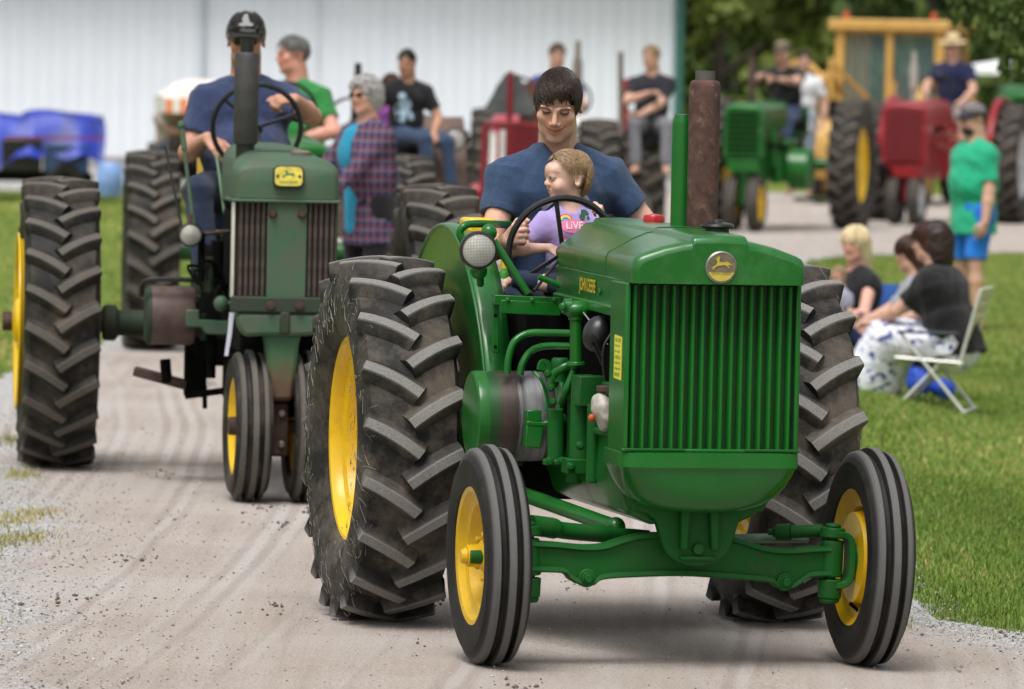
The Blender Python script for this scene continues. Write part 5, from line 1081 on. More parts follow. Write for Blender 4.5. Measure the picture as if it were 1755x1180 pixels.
V, F = text_mesh('JOHN DEERE', .0155, .9); MB().add(place2d(V, (0, -.0155, -.027), (1, 0, 0), (0, 0, 1)), F).build('lettering', mat('deer_green', (.03, .13, .05), .5), bd, smooth=False)
for x in (-.048, .048): MB().cyl((x, -.010, 0), (x, -.016, 0), .007, None, 10).build('badge_rivet', RUST_DARK, bd)
# grille: two dark louvred panels either side of a flat green centre strip
MB().box((0, -.17, 1.12), (.43, .05, .42)).build('grille_backing', mat('grille_dark', (.018, .014, .012), .8), T2)
MB().box((.008, -.213, 1.115), (.172, .022, .435)).build('grille_strip', GREEN_OLD, T2, .004)
slm = MB().loft([[V3(.0095*math.cos(a), -.012*math.sin(a), z) for a in np.linspace(0, math.pi, 7)]+[V3(0, .008, z)] for z in (.915, 1.325)]).mesh('grille_slat', mat('rusty_louvre', (.050, .036, .030), .75, var=.3, scale=30), 50)
for s in (-1, 1):
    for i in range(5): link('grille_slat', slm, T2, (.008+s*(.101+.0245*i), -.205, 0))
for s in (-1, 1):
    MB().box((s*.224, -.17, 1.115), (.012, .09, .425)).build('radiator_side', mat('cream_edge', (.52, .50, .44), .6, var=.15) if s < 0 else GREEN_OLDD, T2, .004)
for x, z in ((-.056, 1.275), (.072, 1.275), (-.058, .872), (.068, .874)): M = MB(); bolt(M, (x, -.222 if z > 1 else -.238, z), (0, -1, 0), .016, .018); M.build('grille_bolt', RUST_DARK, T2, .002)
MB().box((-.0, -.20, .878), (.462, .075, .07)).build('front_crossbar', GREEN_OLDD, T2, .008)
M = MB(); M.prism([(-.205, .842), (.20, .842), (.195, .79), (.17, .752), (.08, .742), (-.08, .742), (-.17, .735), (-.195, .78)], (0, -.13, 0), (1, 0, 0), (0, 0, 1), (0, .2, 0)); M.build('front_casting', GREEN_OLD, T2, .018)
MB().box((.006, -.226, .80), (.045, .03, .10)).build('casting_rib', GREEN_OLDD, T2, .01)
m_ped = bpy.data.materials.new('rust_streaked_green'); nt, b = nodes(m_ped); co = texco(nt); sz_ = N(nt, 'ShaderNodeSeparateXYZ'); nt.links.new(co, sz_.inputs[0]); ad = N(nt, 'ShaderNodeMath', operation='MULTIPLY_ADD'); ad.inputs[1].default_value = .35; nt.links.new(noi(nt, 9, 5, .6, co), ad.inputs[0]); nt.links.new(sz_.outputs[2], ad.inputs[2])
nt.links.new(ramp(nt, ad.outputs[0], [(.60, (.07, .032, .022)), (.72, (.10, .06, .03)), (.80, (.06, .10, .04)), (.9, (.035, .11, .05))]), b.inputs['Base Color']); b.inputs['Roughness'].default_value = .6
M = MB(); M.prism([(-.085, .76), (.085, .76), (.072, .70), (.066, .60), (.056, .47), (.035, .455), (-.035, .455), (-.056, .47), (-.066, .60), (-.072, .70)], (0, -.10, 0), (1, 0, 0), (0, 0, 1), (0, .17, 0)); M.build('front_pedestal', m_ped, T2, .02)
M = MB(); M.box((0, -.07, .33), (.075, .12, .24)); M.build('knuckle', RUST_DARK, T2, .015)
for z in (.40, .265): M = MB(); bolt(M, (.008, -.13, z), (0, -1, 0), .012, .016); M.build('knuckle_bolt', STEEL, T2, .002)
MB().cyl((-.17, 0, .335), (.17, 0, .335), .03, None, 14).build('front_spindle', RUST_DARK, T2, .003)
ft2 = front_tyre(.335, .165, .205, TYRE_OLD)
for s, lx in ((-1, -.132), (1, .125)):
    w = wheel('front_wheel', ft2, cached(('fr2', s), lambda: rim_mesh(.20, .16, .06, YELLOW, s, hubr=.05)), T2, (lx, 0, .335), rad(3), 0, 0)
    MB().cyl((s*.0, 0, 0), (s*.085, 0, 0), .045, .040, 16).build('hub', RUST_DARK, w, .004)
rt2 = rear_tyre(.685, .345, .40, 23, TYRE_OLD, lug=.034)
for s, lx in ((-1, -.888), (1, .895)):
    w = wheel('rear_wheel', rt2, cached(('rr2', s), lambda: rim_mesh(.395, .36, .03, YELLOW, s, hubr=.10)), T2, (lx, 2.25, .685), 0, 0, rad(5)); [setattr(c_.location, 'x', s*.066) for c_ in w.children if c_.name.startswith('rim')]
    MB().cyl((0, 0, 0), (s*.26, 0, 0), .05, .045, 16).build('hub', RUST_DARK, w, .006)
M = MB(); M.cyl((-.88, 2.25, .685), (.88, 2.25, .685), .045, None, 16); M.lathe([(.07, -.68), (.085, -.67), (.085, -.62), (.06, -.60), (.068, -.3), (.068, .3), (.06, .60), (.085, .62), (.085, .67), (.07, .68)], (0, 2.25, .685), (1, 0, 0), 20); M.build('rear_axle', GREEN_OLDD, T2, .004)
# stack
st = bpy.data.objects.new('muffler', None); COL.objects.link(st); st.parent = T2; st.location = (-.147, .30, 1.50)
MB().lathe([(.042, -.03), (.042, .07)], (0, 0, 0), (0, 0, 1), 20).build('muffler_neck', BLACKMETAL, st)
MB().lathe([(.03, .062), (.050, .066), (.0545, .075), (.0545, .46), (.050, .470), (.03, .474)], (0, 0, 0), (0, 0, 1), 28).build('muffler_body', mat('stack_grey', (.055, .053, .052), .55, .3, var=.2, scale=14, rvar=.1), st, angle=50)
M = MB(); M.lathe([(.030, .47), (.030, .535), (.026, .535), (.026, .48)], (0, 0, 0), (0, 0, 1), 20); M.build('muffler_outlet', BLACKMETAL, st)
M = MB(); M.prism([(.036*math.cos(a), .036*math.sin(a)) for a in np.linspace(0, 6.283, 19)[:-1]], (0, -.01, .565), (1, 0, 0), (0, .97, .24), (0, -.002, .008)); M.build('rain_cap', BLACKMETAL, st)
MB().lathe([(.001, 0), (.045, 0), (.047, .02), (.03, .028), (.001, .03)], (.08, .02, 1.52), (0, 0, 1), 20).build('radiator_cap', GREYTIN, T2)
# open side: pulley, dark engine, levers, lamp
pc = V3(-.425, 1.1, .77)
MB().lathe([(.001, -.115), (.118, -.112), (.132, -.10), (.134, -.085)], pc, (1, 0, 0), 40).build('pulley_cover', GREEN_OLDD, T2)
MB().lathe([(.133, -.085), (.133, .09), (.125, .11), (.02, .112)], pc, (1, 0, 0), 40).build('belt_pulley', mat('pulley_rust', (.115, .075, .065), .6, .2, var=.25, scale=10), T2)
M = MB(); M.tube(smooth_path([V3(-.56, 1.0, .86), V3(-.55, .98, .925), V3(-.45, .97, .94), V3(-.29, .97, .935)], 4), .012, 8); M.build('pulley_guard', BLACKMETAL, T2)
M = MB(); M.prism([(0, 0), (.07, 0), (.09, -.03), (.2, -.035), (.2, .03), (.06, .035), (.06, .08), (0, .08)], L2(318, 560, .95), (1, 0, 0), (0, 0, 1), (0, .05, 0)); M.build('brake_bracket', GREEN_OLD, T2, .008)
M = MB(); M.ball(L2(379, 520, .7), (.034, .034, .036)); M.tube([L2(385, 520, .7), L2(398, 520, .7)], .012, 8); M.build('oil_cup', GREEN_OLD, T2, angle=60)
MB().box((0, .75, .95), (.34, 1.4, .62)).build('engine_block', GRIME, T2, .02)
MB().box((0, 1.95, .80), (.52, .95, .55)).build('transmission_case', GRIME, T2, .03)
MB().box((-.0, .85, .50), (.30, 1.5, .26)).build('crankcase', GRIME, T2, .02)
r_ = random.Random(4)
for i, (px, py, h) in enumerate(((345, 440, .22), (358, 470, .16), (372, 450, .20), (349, 560, .12), (362, 610, .2), (340, 480, .12))):
    a = L2(px, py, .9+.05*i); MB().cyl(a-V3(0, 0, h/2), a+V3(0, 0, h/2), .016+.006*(i % 3), None, 12).build('engine_pipe', GREEN_OLDD if i % 2 else GRIME, T2, .003)
M = MB(); 
for i in range(5): a = L2(338+9*i, 505+r_.uniform(-30, 20), .85); M.tube(smooth_path([a, a+V3(r_.uniform(-.05, .05), .05, .08), a+V3(.06, .1, .05), a+V3(.10, .1, -.08)], 4), .007, 6)
kind(M.build('hoses', GRIME, T2), 'stuff')
for (x0, y0, x1, y1, ly, m_, r0, knob) in ((311, 215, 334, 402, 1.45, GREEN_OLD, .011, 1), (283, 250, 313, 395, 1.55, BLACKMETAL, .007, 0), (371, 265, 388, 385, 1.5, mat('pale_green_rod', (.16, .26, .16), .5), .008, 0)):
    M = MB(); a, b_ = L2(x0, y0, ly), L2(x1, y1, ly-.1); M.tube([a, b_], [r0*.8, r0], 9)
    if knob: M.ball(a, (.020, .020, .024)); M.tube([a, a+(b_-a)*.22], .014, 9)
    M.build('control_lever', m_ if not knob else GREEN_OLD, T2, angle=60)
LP2 = L2(326, 402, .85); headlight(T2, LP2, .052, BLACKMETAL, rad(0))
M = MB(); M.tube(smooth_path([LP2+V3(0, .04, .05), LP2+V3(.0, .05, .09)], 3), .012, 8); M.tube([LP2+V3(.04, .06, 0), LP2+V3(.20, .08, .02)], .009, 8); M.build('lamp_bracket', RUST_DARK, T2, angle=60)
M = MB(); M.bar(L2(230, 635, 1.35), L2(322, 660, 1.3), .06, .045); M.build('side_drawbar', RUST_DARK, T2, .008)
M = MB(); M.bar(L2(318, 678, 1.25), L2(392, 668, 1.2), .05, .03); M.cyl(L2(351, 660, 1.25), L2(351, 700, 1.25), .012, None, 8); M.cyl(L2(283, 615, 1.3), L2(286, 655, 1.3), .025, None, 12); M.build('hitch_linkage', GRIME, T2, .004)
M = MB(); a, b_ = L2(393, 535, -.1), L2(384, 610, -.1); M.prism([(0, 0), (.022, 0), (.012, -.10), (-.002, -.19), (-.018, -.19), (-.006, -.09)], a, (1, 0, 0), (0, 0, 1), (0, .003, 0)); M.build('paper_tag', mat('tag_white', (.6, .6, .72), .7), T2)
MB().box((0, 2.50, 1.20), (.46, .42, .10)).box((0, 2.72, 1.36), (.44, .08, .26)).build('seat', mat('seat_yellow_vinyl', (.5, .34, .03), .5), T2, .03)
MB().box((0, 1.9, .85), (.7, .7, .03)).build('platform', GREEN_OLDD, T2, .005)
MB().box((-.29, 1.33, .52), (.10, .12, .26)).box((-.15, 1.3, .62), (.3, .1, .1)).build('drawbar_hanger', GRIME, T2, .01)
MB().box((0, 1.6, 1.38), (.24, .08, .3)).build('dash', GREEN_OLD, T2, .01)
steering(T2, (-.0, 1.78, 1.625), .205, rad(14), None, (0, 1.5, 1.50), (20, 140, 262), .0125)
# ================================================================== GENERIC ROW-CROP TRACTOR for the rest of the parade
def row_tractor(label, x, y, rz, body, rimc, R=.69, Wd=.34, track=.80, wb=2.15, hw=.19, hz=1.50, hb=.92, nose='round', fenders=None, front='narrow', fr=.32, stack=None, stackm=None, grille=None, group='tractors in the parade', lamp=False, rimf=None, castm=None, tyre=None, swheel=True, hood_m=None, stripes=None, fw=.12):
    t = thing('tractor', label, 'tractor', (x, y, 0), rz, group); castm = castm or body; hm = hood_m or body
    def ring(ly, w, zt, zb): 
        return [V3(-w, ly, zb), V3(-w, ly, zt-.09), V3(-w*.93, ly, zt-.04), V3(-w*.7, ly, zt-.01), V3(0, ly, zt), V3(w*.7, ly, zt-.01), V3(w*.93, ly, zt-.04), V3(w, ly, zt-.09), V3(w, ly, zb)]
    z1 = hz-.32
    M = MB(); M.loft([ring(1.35, hw*.95, hz, z1), ring(.3, hw, hz-.02, z1), ring(-.12, hw*1.08, hz-.03, z1), ring(-.2, hw*(1.02 if nose == 'round' else 1.08), hz-(.06 if nose == 'round' else .035), z1)], True, True); M.build('hood', hm, t, .012)
    MB().box((0, -.10, (z1+hb)/2), (hw*2.12, .20, z1-hb)).build('radiator_shell', hm, t, .015)
    MB().box((0, -.175, (hz-.12+hb+.04)/2), (hw*1.7, .08, hz-.16-hb)).build('grille_backing', grille or GRIME, t)
    sm = MB().box((0, 0, 0), (hw*1.7, .02, .020)).mesh('grille_slat', hm)
    for i in range(7): link('grille_slat', sm, t, (0, -.218, hb+.07+i*(hz-.24-hb)/6))
    if stripes: 
        for s in (-1, 1): MB().box((s*hw*.72, -.222, (hz-.1+hb)/2), (.05, .02, hz-.2-hb)).build('grille_stripe', stripes, t, .004)
    MB().box((0, .75, .85), (hw*1.5, 1.5, .55)).build('engine_block', castm, t, .03); MB().box((0, 1.75, .80), (.48, .9, .5)).build('transmission_case', castm, t, .04)
    MB().cyl((-track, wb, R), (track, wb, R), .07, None, 16).build('rear_axle', castm, t, .006)
    MB().box((0, -.05, hb-.09), (hw*1.7, .26, .16)).build('front_casting', castm, t, .02)
    tm = cached(('rt', R, Wd, tyre), lambda: rear_tyre(R, Wd, R*.58, 22, tyre or TYRE_OLD, 64, lo=True))
    for s in (-1, 1): 
        wheel('rear_wheel', tm, cached(('rm', R, Wd, rimc.name, s), lambda: rim_mesh(R*.575, Wd*.9, .05, rimc, s)), t, (s*track, wb, R), 0, 0, .1*s)
    fm = cached(('ft', fr), lambda: front_tyre(fr, .15, fr*.6, TYRE_OLD, 48)); rf = rimf or rimc
    for s in (-1, 1):
        fx = .13 if front == 'narrow' else .62
        wheel('front_wheel', fm, cached(('fm', fr, rf.name, s), lambda: rim_mesh(fr*.59, .14, .04, rf, s, hubr=.05)), t, (s*fx, 0, fr))
    if front == 'narrow': MB().box((0, 0, .58), (.12, .16, .56)).cyl((-.14, 0, fr), (.14, 0, fr), .035, None, 12).build('front_pedestal', castm, t, .02)
    else: MB().bar((-.6, 0, fr+.06), (.6, 0, fr+.06), .09, .09).box((0, 0, .62), (.16, .14, .4)).build('front_axle', castm, t, .01)
    if fenders:
        for s in (-1, 1):
            R_ = [[V3(s*xx, wb-r*math.cos(a), R+r*math.sin(a)) for xx, r in ((track-.20, R*.6), (track-.20, R+.06), (track-.18, R+.08), (track+fw, R+.09))] for a in np.linspace(rad(15), rad(150), 16)]
            M = MB(); M.loft(R_, False, False); f = M.build('fender', fenders, t, angle=50); so = f.modifiers.new('thickness', 'SOLIDIFY'); so.thickness = .012
    if stack: MB().lathe([(.03, 0), (.03, .15), (.045, .16), (.048, .2), (.048, stack*.72), (.03, stack*.78), (.025, stack), (.02, stack)], (stack and -.02, .35, hz-.03), (0, 0, 1), 16).build('exhaust_stack', stackm or RUST, t)
    if swheel: steering(t, (0, 1.62, hz+.14), .2, rad(25), None, (0, 1.3, hz-.05))
    MB().box((0, wb+.12, hz-.42), (.42, .38, .07)).box((0, wb+.31, hz-.22), (.42, .06, .32)).build('seat', body, t, .025)
    MB().box((0, wb-.45, .82), (.6, .5, .03)).build('platform', castm, t)
    return t
m_rimg = mat('grey_rim', (.48, .48, .5), .5, var=.15)
T3 = row_tractor('green tractor with yellow wheels hidden behind the weathered one, driven by the green shirted man', -1.36, 41.8, rad(5), GREEN, YELLOW, R=.655, track=.83, wb=2.2, hz=1.45)
m_brown = paint('brown_worn_paint', (.15, .105, .085), .6, .6, (.10, .06, .045), 0.)
T4 = row_tractor('brown rusty old tractor with rounded fenders, the black shirted boy sitting on one', -1.15, 49.9, rad(4), m_brown, m_rimg, R=.70, Wd=.33, track=.75, wb=2.0, hz=1.3, fenders=m_brown, front='wide', grille=RUST_DARK, stack=.62, stackm=BLACKMETAL)
lp = headlight(T4, (.76, 1.15, 1.32), .085, GREYTIN, 0); M = MB(); M.tube([(.76, 1.22, 1.25), (.68, 1.6, 1.15)], .02, 8); M.build('lamp_bracket', GREYTIN, T4)
m_pinkred = paint('faded_red', (.40, .030, .05), .4, .25, (.25, .1, .1))
T5 = row_tractor('red tractor with white grille stripes just behind the driver in blue, grey triangle sign above', .05, 60, rad(2), m_pinkred, m_rimg, R=.70, track=.78, wb=2.1, hw=.25, hz=1.45, front='wide', grille=mat('dark_red', (.10, .010, .014), .5), stripes=WHITE, hood_m=m_pinkred)
M = MB(); a = at(830, 220, 58.7); 
rc = thing('roll_frame', 'dark red upright frame with white panel left of the driver in blue', 'frame', (at(829, 300, 58.6)[0], 58.6, 0)); mdr = paint('maroon_paint', (.16, .008, .016), .45, .2)
MB().bar((0, 0, .35), (0, 0, 1.36), .06, .05, (0, 1, 0)).bar((0, 0, 1.36), (.34, 0, 1.37), .05, .05).build('frame_tube', mdr, rc, .006)
MB().box((.075, .02, .95), (.06, .02, .70)).build('white_panel', WHITE, rc, .004)
MB().box((.45, .05, .80), (.60, .08, .46)).build('dark_shield', mat('brown_grey_shield', (.07, .05, .045), .7, var=.3), rc, .02)
sg = thing('slow_vehicle_sign', 'grey backed triangular slow vehicle sign on a maroon pole left of the driver', 'sign', (at(872, 250, 59.5)[0], 59.5, 0))
ct = at(876, 163, 59.5); tri = [(-.19, -.17), (-.23, -.11), (-.06, .19), (.06, .19), (.23, -.11), (.19, -.17)]
MB().prism(tri, (ct[0]-sg.location.x, 0, ct[2]), (1, 0, 0), (0, 0, 1), (0, .006, 0)).build('sign_plate', mat('sign_back', (.085, .095, .095), .5, .3, var=.2, scale=8), sg, smooth=False)
MB().box((0, -.02, 1.45), (.055, .02, .75)).build('sign_pole', mdr, sg, .004)
MB().prism([(-.02, -.20), (.22, -.20), (.13, .2), (.02, .16)], (ct[0]-sg.location.x+.09, .05, ct[2]-.05), (1, 0, 0), (0, 0, 1), (0, .03, 0)).build('brown_panel', paint('rust_brown_panel', (.12, .035, .03), .6, .4), sg)
T6 = row_tractor('white and red tractor with white hood behind the driver, carrying the dark shirted passenger', .62, 65, rad(3), WHITE, paint('wheel_red', (.42, .02, .04), .45, .2), R=.72, Wd=.42, track=.74, wb=2.1, hw=.28, hz=1.40, front='wide', stack=.75, stackm=GREYTIN, hood_m=WHITE)
pl = MB(); pl.tube([(.55, 1.6, 1.25), (.52, 1.5, 1.75)], .03, 8); pl.build('red_post', m_pinkred, T6); MB().tube([(.70, 1.55, 1.25), (.74, 1.5, 1.62)], .03, 8).build('white_post', WHITE, T6)
MB().tube([(.46, 1.0, 1.2), (.44, 1.0, 2.02)], .028, 8).build('thin_stack', GREYTIN, T6)
T7 = row_tractor('green tractor with yellow wheels heading left, its driver in black leaning on the wheel', 2.62, 76.5, rad(-14), GREEN, YELLOW, R=.76, Wd=.34, track=.80, wb=2.2, hz=1.50, hb=.85, fr=.33, stack=.55, stackm=RUST_DARK, hw=.21)
MB().lathe([(.001, -.16), (.2, -.15), (.235, -.12), (.24, .1), (.02, .11)], (.42, 1.0, .72), (-1, 0, 0), 28).build('flywheel_cover', GREEN, T7)
T8 = row_tractor('red tractor with narrow front wheels and red fenders carrying the straw hat man', 4.72, 81, rad(-16), RED, m_rimg, fw=-.10, R=.74, Wd=.36, track=.82, wb=2.3, hw=.26, hz=1.52, hb=.75, fenders=RED, stack=.62, stackm=mat('light_grey_stack', (.33, .30, .27), .6), grille=mat('dark_red', (.10, .010, .014), .5))
V, F = text_mesh('FARMALL', .075, 1.); MB().box((0, 0, 0), (.001, .001, .001)) if False else None
MB().add(place2d(V, (0, -.208, 1.40), (1, 0, 0), (0, 0, 1)), F).build('lettering', mat('letter_dark', (.05, .02, .03), .5), T8, smooth=False)
for i, (x, y, z, x2, y2, z2, r0) in enumerate(((-.30, .1, 1.05, -.32, 1.0, .95, .03), (-.33, .5, .70, -.33, 1.3, .75, .045), (-.30, .3, 1.2, -.30, .3, .8, .05), (.30, .2, 1.0, .32, 1.1, .9, .03), (-.2, -.2, .7, -.05, -.1, .35, .035), (.2, -.2, .7, .05, -.1, .35, .035))): MB().cyl((x, y, z), (x2, y2, z2), r0, None, 10).build('side_pipe', RED if i % 2 else GRIME, T8)
MB().box((-.285, .55, 1.28), (.012, .5, .10)).build('hood_emblem', mat('white_decal', (.6, .58, .55), .5), T8); MB().lathe([(.001, 0), (.07, .01), (.075, .2), (.05, .24), (.001, .25)], (-.36, .75, .95), (0, 0, 1), 16).build('air_cleaner', GREYTIN, T8); MB().cyl((-.28, .35, .62), (-.40, .35, .62), .10, None, 18).build('belt_wheel', GRIME, T8)
for i, (x, y, z, x2, y2, z2, r0) in enumerate(((.26, .1, 1.0, .28, 1.0, .95, .03), (.24, .3, 1.2, .26, .3, .75, .04), (.28, 1.2, .5, .34, 1.7, 1.3, .02), (.24, .6, .9, .24, .6, .55, .06))): MB().cyl((x, y, z), (x2, y2, z2), r0, None, 10).build('side_pipe', GREEN if i % 2 else GRIME, T7)
T9 = row_tractor('large green tractor with dark green fender at the far right behind the red one', 7.0, 92, rad(-20), GREEN, YELLOW, R=.80, Wd=.42, track=.85, wb=2.4, hz=1.62, hb=.9, fenders=GREEN, front='wide')
# ---------------------------------------------------------------- yellow cab loader
C = thing('industrial_tractor', 'yellow industrial tractor with square windowed cab and loader arms behind the red tractor', 'tractor', (5.15, 93, 0), rad(-16))
for s in (-1, 1):
    for yy in (.0, .75, 1.5): MB().bar((s*.72, yy, 1.28), (s*.70, yy, 2.40), .13, .13, (0, 1, 0)).build('cab_post', INDYEL, C, .01)
MB().box((0, .75, 2.47), (1.72, 1.8, .16)).build('cab_roof', INDYEL, C, .03)
MB().box((0, .75, 1.14), (1.5, 1.6, .34)).build('cab_sill', INDYEL, C, .02)
MB().box((0, -.35, 1.22), (1.15, .6, .34)).build('cowl', INDYEL, C, .04)
for s in (-1, 1): MB().box((s*.74, .8, .82), (.10, 1.5, .5)).build('side_tank', INDYEL, C, .03); MB().loft([[V3(s*x, 1.2-r*math.cos(a), .7+r*math.sin(a)) for x, r in ((.55, .78), (1.0, .78))] for a in np.linspace(.2, 2.8, 12)], False, False).build('fender', INDYEL, C, angle=60)
MB().bar((0, -.02, 1.28), (0, -.02, 2.40), .10, .08, (0, 1, 0)).build('cab_post', INDYEL, C, .01)
gl = bpy.data.materials.new('cab_glass'); nt, b = nodes(gl); b.inputs['Base Color'].default_value = (.16, .26, .26, 1); b.inputs['Roughness'].default_value = .08; b.inputs['Alpha'].default_value = .25
for xx in (-.36, .36): MB().box((xx, .0, 1.86), (.60, .012, 1.0)).build('cab_window', gl, C)
for s in (-1, 1): MB().box((s*.71, .40, 1.86), (.012, .62, 1.0)).build('cab_window', gl, C); MB().box((s*.71, 1.12, 1.86), (.012, .62, 1.0)).build('cab_window', gl, C)
MB().box((.1, .95, 1.5), (.5, .2, .6)).build('cab_seat', mat('maroon_seat', (.10, .03, .03), .7), C, .05)
MB().box((0, -.7, .95), (.8, 1.4, .55)).box((0, -1.42, .9), (.7, .08, .7)).build('hood', INDYEL, C, .04); MB().box((0, .6, .75), (1.1, 2., .5)).build('chassis', INDYEL, C, .04)
for s in (-1, 1):
    M = MB(); M.tube(smooth_path([(s*.72, .2, 1.5), (s*.74, -.6, 1.75), (s*.74, -1.3, 1.5), (s*.72, -1.9, .8)], 5), .075, 8); M.build('loader_arm', INDYEL, C, angle=60)
    M = MB(); M.tube([(s*.62, .1, .9), (s*.66, -1.2, 1.35)], .055, 10); M.build('hydraulic_ram', INDYEL, C)
MB().loft([[V3(x, -1.75-.45*math.cos(a)*.6, .75+.42*math.sin(a)) for a in np.linspace(-1.2, 1.4, 9)] for x in (-.85, .85)], False, False).build('loader_bucket', INDYEL, C, angle=60)
M = MB(); M.tube(smooth_path([(-.5, -.3, 1.2), (-.9, -.35, 1.75), (-1.25, -.3, 1.95), (-1.45, -.3, 1.5)], 5), .05, 8); M.tube(smooth_path([(-.9, -.3, 1.1), (-1.1, -.35, 1.5), (-.85, -.3, 1.65), (-.6, -.3, 1.3)], 5), .04, 8); M.build('hose_frame', INDYEL, C, angle=60)
for i, (x, y, z, x2, y2, z2, w_) in enumerate(((-.62, -.9, 1.0, -.62, -.9, 2.0, .07), (-.62, -.9, 1.95, -.2, -.4, 1.45, .05), (-.95, -1.1, .5, -1.15, -.6, 1.5, .09), (-1.3, -.6, 1.45, -.75, -.7, 1.55, .06), (-.4, -1.2, 1.25, .4, -1.2, 1.25, .06), (.3, -1.0, 1.2, .3, -1.0, 1.7, .04))): MB().bar((x, y, z), (x2, y2, z2), w_, w_).build('boom_strut', INDYEL, C, .008)
for x in (-.55, -.1, .35): MB().cyl((x, -1.0, 1.2), (x, -1.0, 1.42), .07, None, 14).build('control_valve', GRIME if x < 0 else INDYEL, C)
MB().bar((-.70, .04, 2.36), (.70, .04, 2.36), .05, .06).build('roof_edge', INDYEL, C)
for s in (-1, 1):
    MB().lathe([(.001, -.02), (.05, 0), (.055, .05), (.03, .10), (.001, .11)], (s*.62, -.05, 2.55), (0, 0, 1), 12).build('beacon', mat('beacon_red', (.45, .06, .02), .4), C)
    wheel('rear_wheel', cached(('rt', .7, .42, None), lambda: rear_tyre(.7, .42, .4, 22, TYRE_OLD, 64, lo=True)), cached(('rm', .7, .42, 'y', s), lambda: rim_mesh(.4, .38, .05, INDYEL, s)), C, (s*.78, 1.2, .7))
    wheel('front_wheel', cached(('ft', .4), lambda: front_tyre(.4, .2, .24, TYRE_OLD, 48)), cached(('fm', .4, 'y', s), lambda: rim_mesh(.235, .19, .04, INDYEL, s)), C, (s*.72, -1.0, .4))
# ---------------------------------------------------------------- little yellow tractor under a striped canopy (far left)
G = thing('garden_tractor', 'small yellow tractor under an orange and white striped canopy, behind the weathered tractor', 'tractor', (-3.62, 79, 0), rad(8))
MB().box((.30, .2, .78), (.42, 1.0, .36)).build('hood', YELLOW, G, .04); MB().box((.1, 1.0, .5), (.7, 1.5, .2)).build('chassis', GRIME, G, .03); MB().box((0, 1.5, .66), (.45, .4, .1)).build('seat', BLACKMETAL, G, .03)
for s in (-1, 1):
    wheel('rear_wheel', cached(('rt', .42, .26, None), lambda: rear_tyre(.42, .26, .22, 18, TYRE_OLD, 48, lo=True)), cached(('rm', .42, 'y', s), lambda: rim_mesh(.22, .24, .03, YELLOW, s)), G, (s*.45, 1.5, .42))
    wheel('front_wheel', cached(('ft', .25), lambda: front_tyre(.25, .14, .14, TYRE_OLD, 40)), cached(('fm', .25, 'y', s), lambda: rim_mesh(.14, .13, .03, YELLOW, s)), G, (s*.38, 0, .25))
    for yy in (.75, 1.7): MB().tube([(s*.42, yy, .6), (s*.44, yy, 1.36)], .018, 8).build('canopy_post', STEEL, G)
m_can = bpy.data.materials.new('striped_canvas'); nt, b = nodes(m_can); w1 = N(nt, 'ShaderNodeTexWave', bands_direction='DIAGONAL'); 
co = texco(nt, 'Object'); mp = N(nt, 'ShaderNodeMapping'); mp.inputs['Scale'].default_value = (1, 0, 0); nt.links.new(co, mp.inputs[0]); sx = N(nt, 'ShaderNodeSeparateXYZ'); nt.links.new(mp.outputs[0], sx.inputs[0])
mm = N(nt, 'ShaderNodeMath', operation='PINGPONG'); mm.inputs[1].default_value = .085; nt.links.new(sx.outputs[0], mm.inputs[0]); gt = N(nt, 'ShaderNodeMath', operation='GREATER_THAN'); gt.inputs[1].default_value = .046; nt.links.new(mm.outputs[0], gt.inputs[0])
nt.links.new(mix(nt, gt.outputs[0], (.78, .76, .74), (.78, .22, .06)), b.inputs['Base Color']); b.inputs['Roughness'].default_value = .8
R_ = [[V3(x*.80, yy, 1.36+dz*(1-abs(x/.62)**3)) for x in np.linspace(-.6, .6, 25)] for yy, dz in ((.55, 0), (.6, .16), (1.2, .23), (1.85, .16), (1.9, 0))]
MB().loft(R_, False, False).build('canopy_top', mat('pale_canvas', (.78, .70, .66), .8, var=.05), G, angle=60)
M = MB()
for yy in (.545, 1.905): M.loft([[V3(x*.80, yy, z) for x in np.linspace(-.6, .6, 25)] for z in (1.19, 1.365)], False, False)
for xs_ in (-.482, .482): M.loft([[V3(xs_, y, z) for y in (.545, 1.2, 1.905)] for z in (1.19, 1.365)], False, False)
M.build('canopy_valance', m_can, G, angle=60)
# ---------------------------------------------------------------- tarped load, drum, cone, lamp, tent
TB = thing('covered_trailer', 'trailer load under a bright blue tarpaulin with open dark front, at the left edge', 'trailer', (-6.33, 85, 0), rad(6))
m_tarp = mat('blue_tarp', (.006, .028, .31), .45, var=.45, scale=2.2, bmp=.6, bscale=5)
xs = np.linspace(-1.6, 1.08, 46); ysn = np.linspace(-.75, .9, 24); V = []
for x in xs:
    for y in ysn:
        top = 1.10 - .10*abs(math.sin((x+.25)*1.9))*(x < .1) + .02*math.sin(x*5); d = max(0, -y-.45)/.3
        drop = (.54+.45*sstep(np.float64((.05-x)/.8)))*d**.8+.03*math.sin(x*16+y*3)*d; V.append(V3(x+.03*math.sin(y*9), y-.05*d*math.sin(x*11), top-drop-.04*sstep(np.float64((abs(x-.0)-.9)/.2))+.02*math.sin(x*7+y*6)))
ii = np.arange(46*24).reshape(46, 24); M = MB(); M.add(V, [tuple(q) for q in np.stack([ii[:-1, :-1], ii[1:, :-1], ii[1:, 1:], ii[:-1, 1:]], -1).reshape(-1, 4)])
M.add([V3(1.08, y, z) for y in (-.45, .9) for z in (1.08, .55)], [(0, 1, 3, 2)]); M.build('tarpaulin', m_tarp, TB, angle=70)
M = MB(); M.bar((-.15, -.79, .79), (1.07, -.79, .80), .012, .035); M.build('tarp_strap', mat('maroon_strap', (.20, .02, .09), .7), TB)
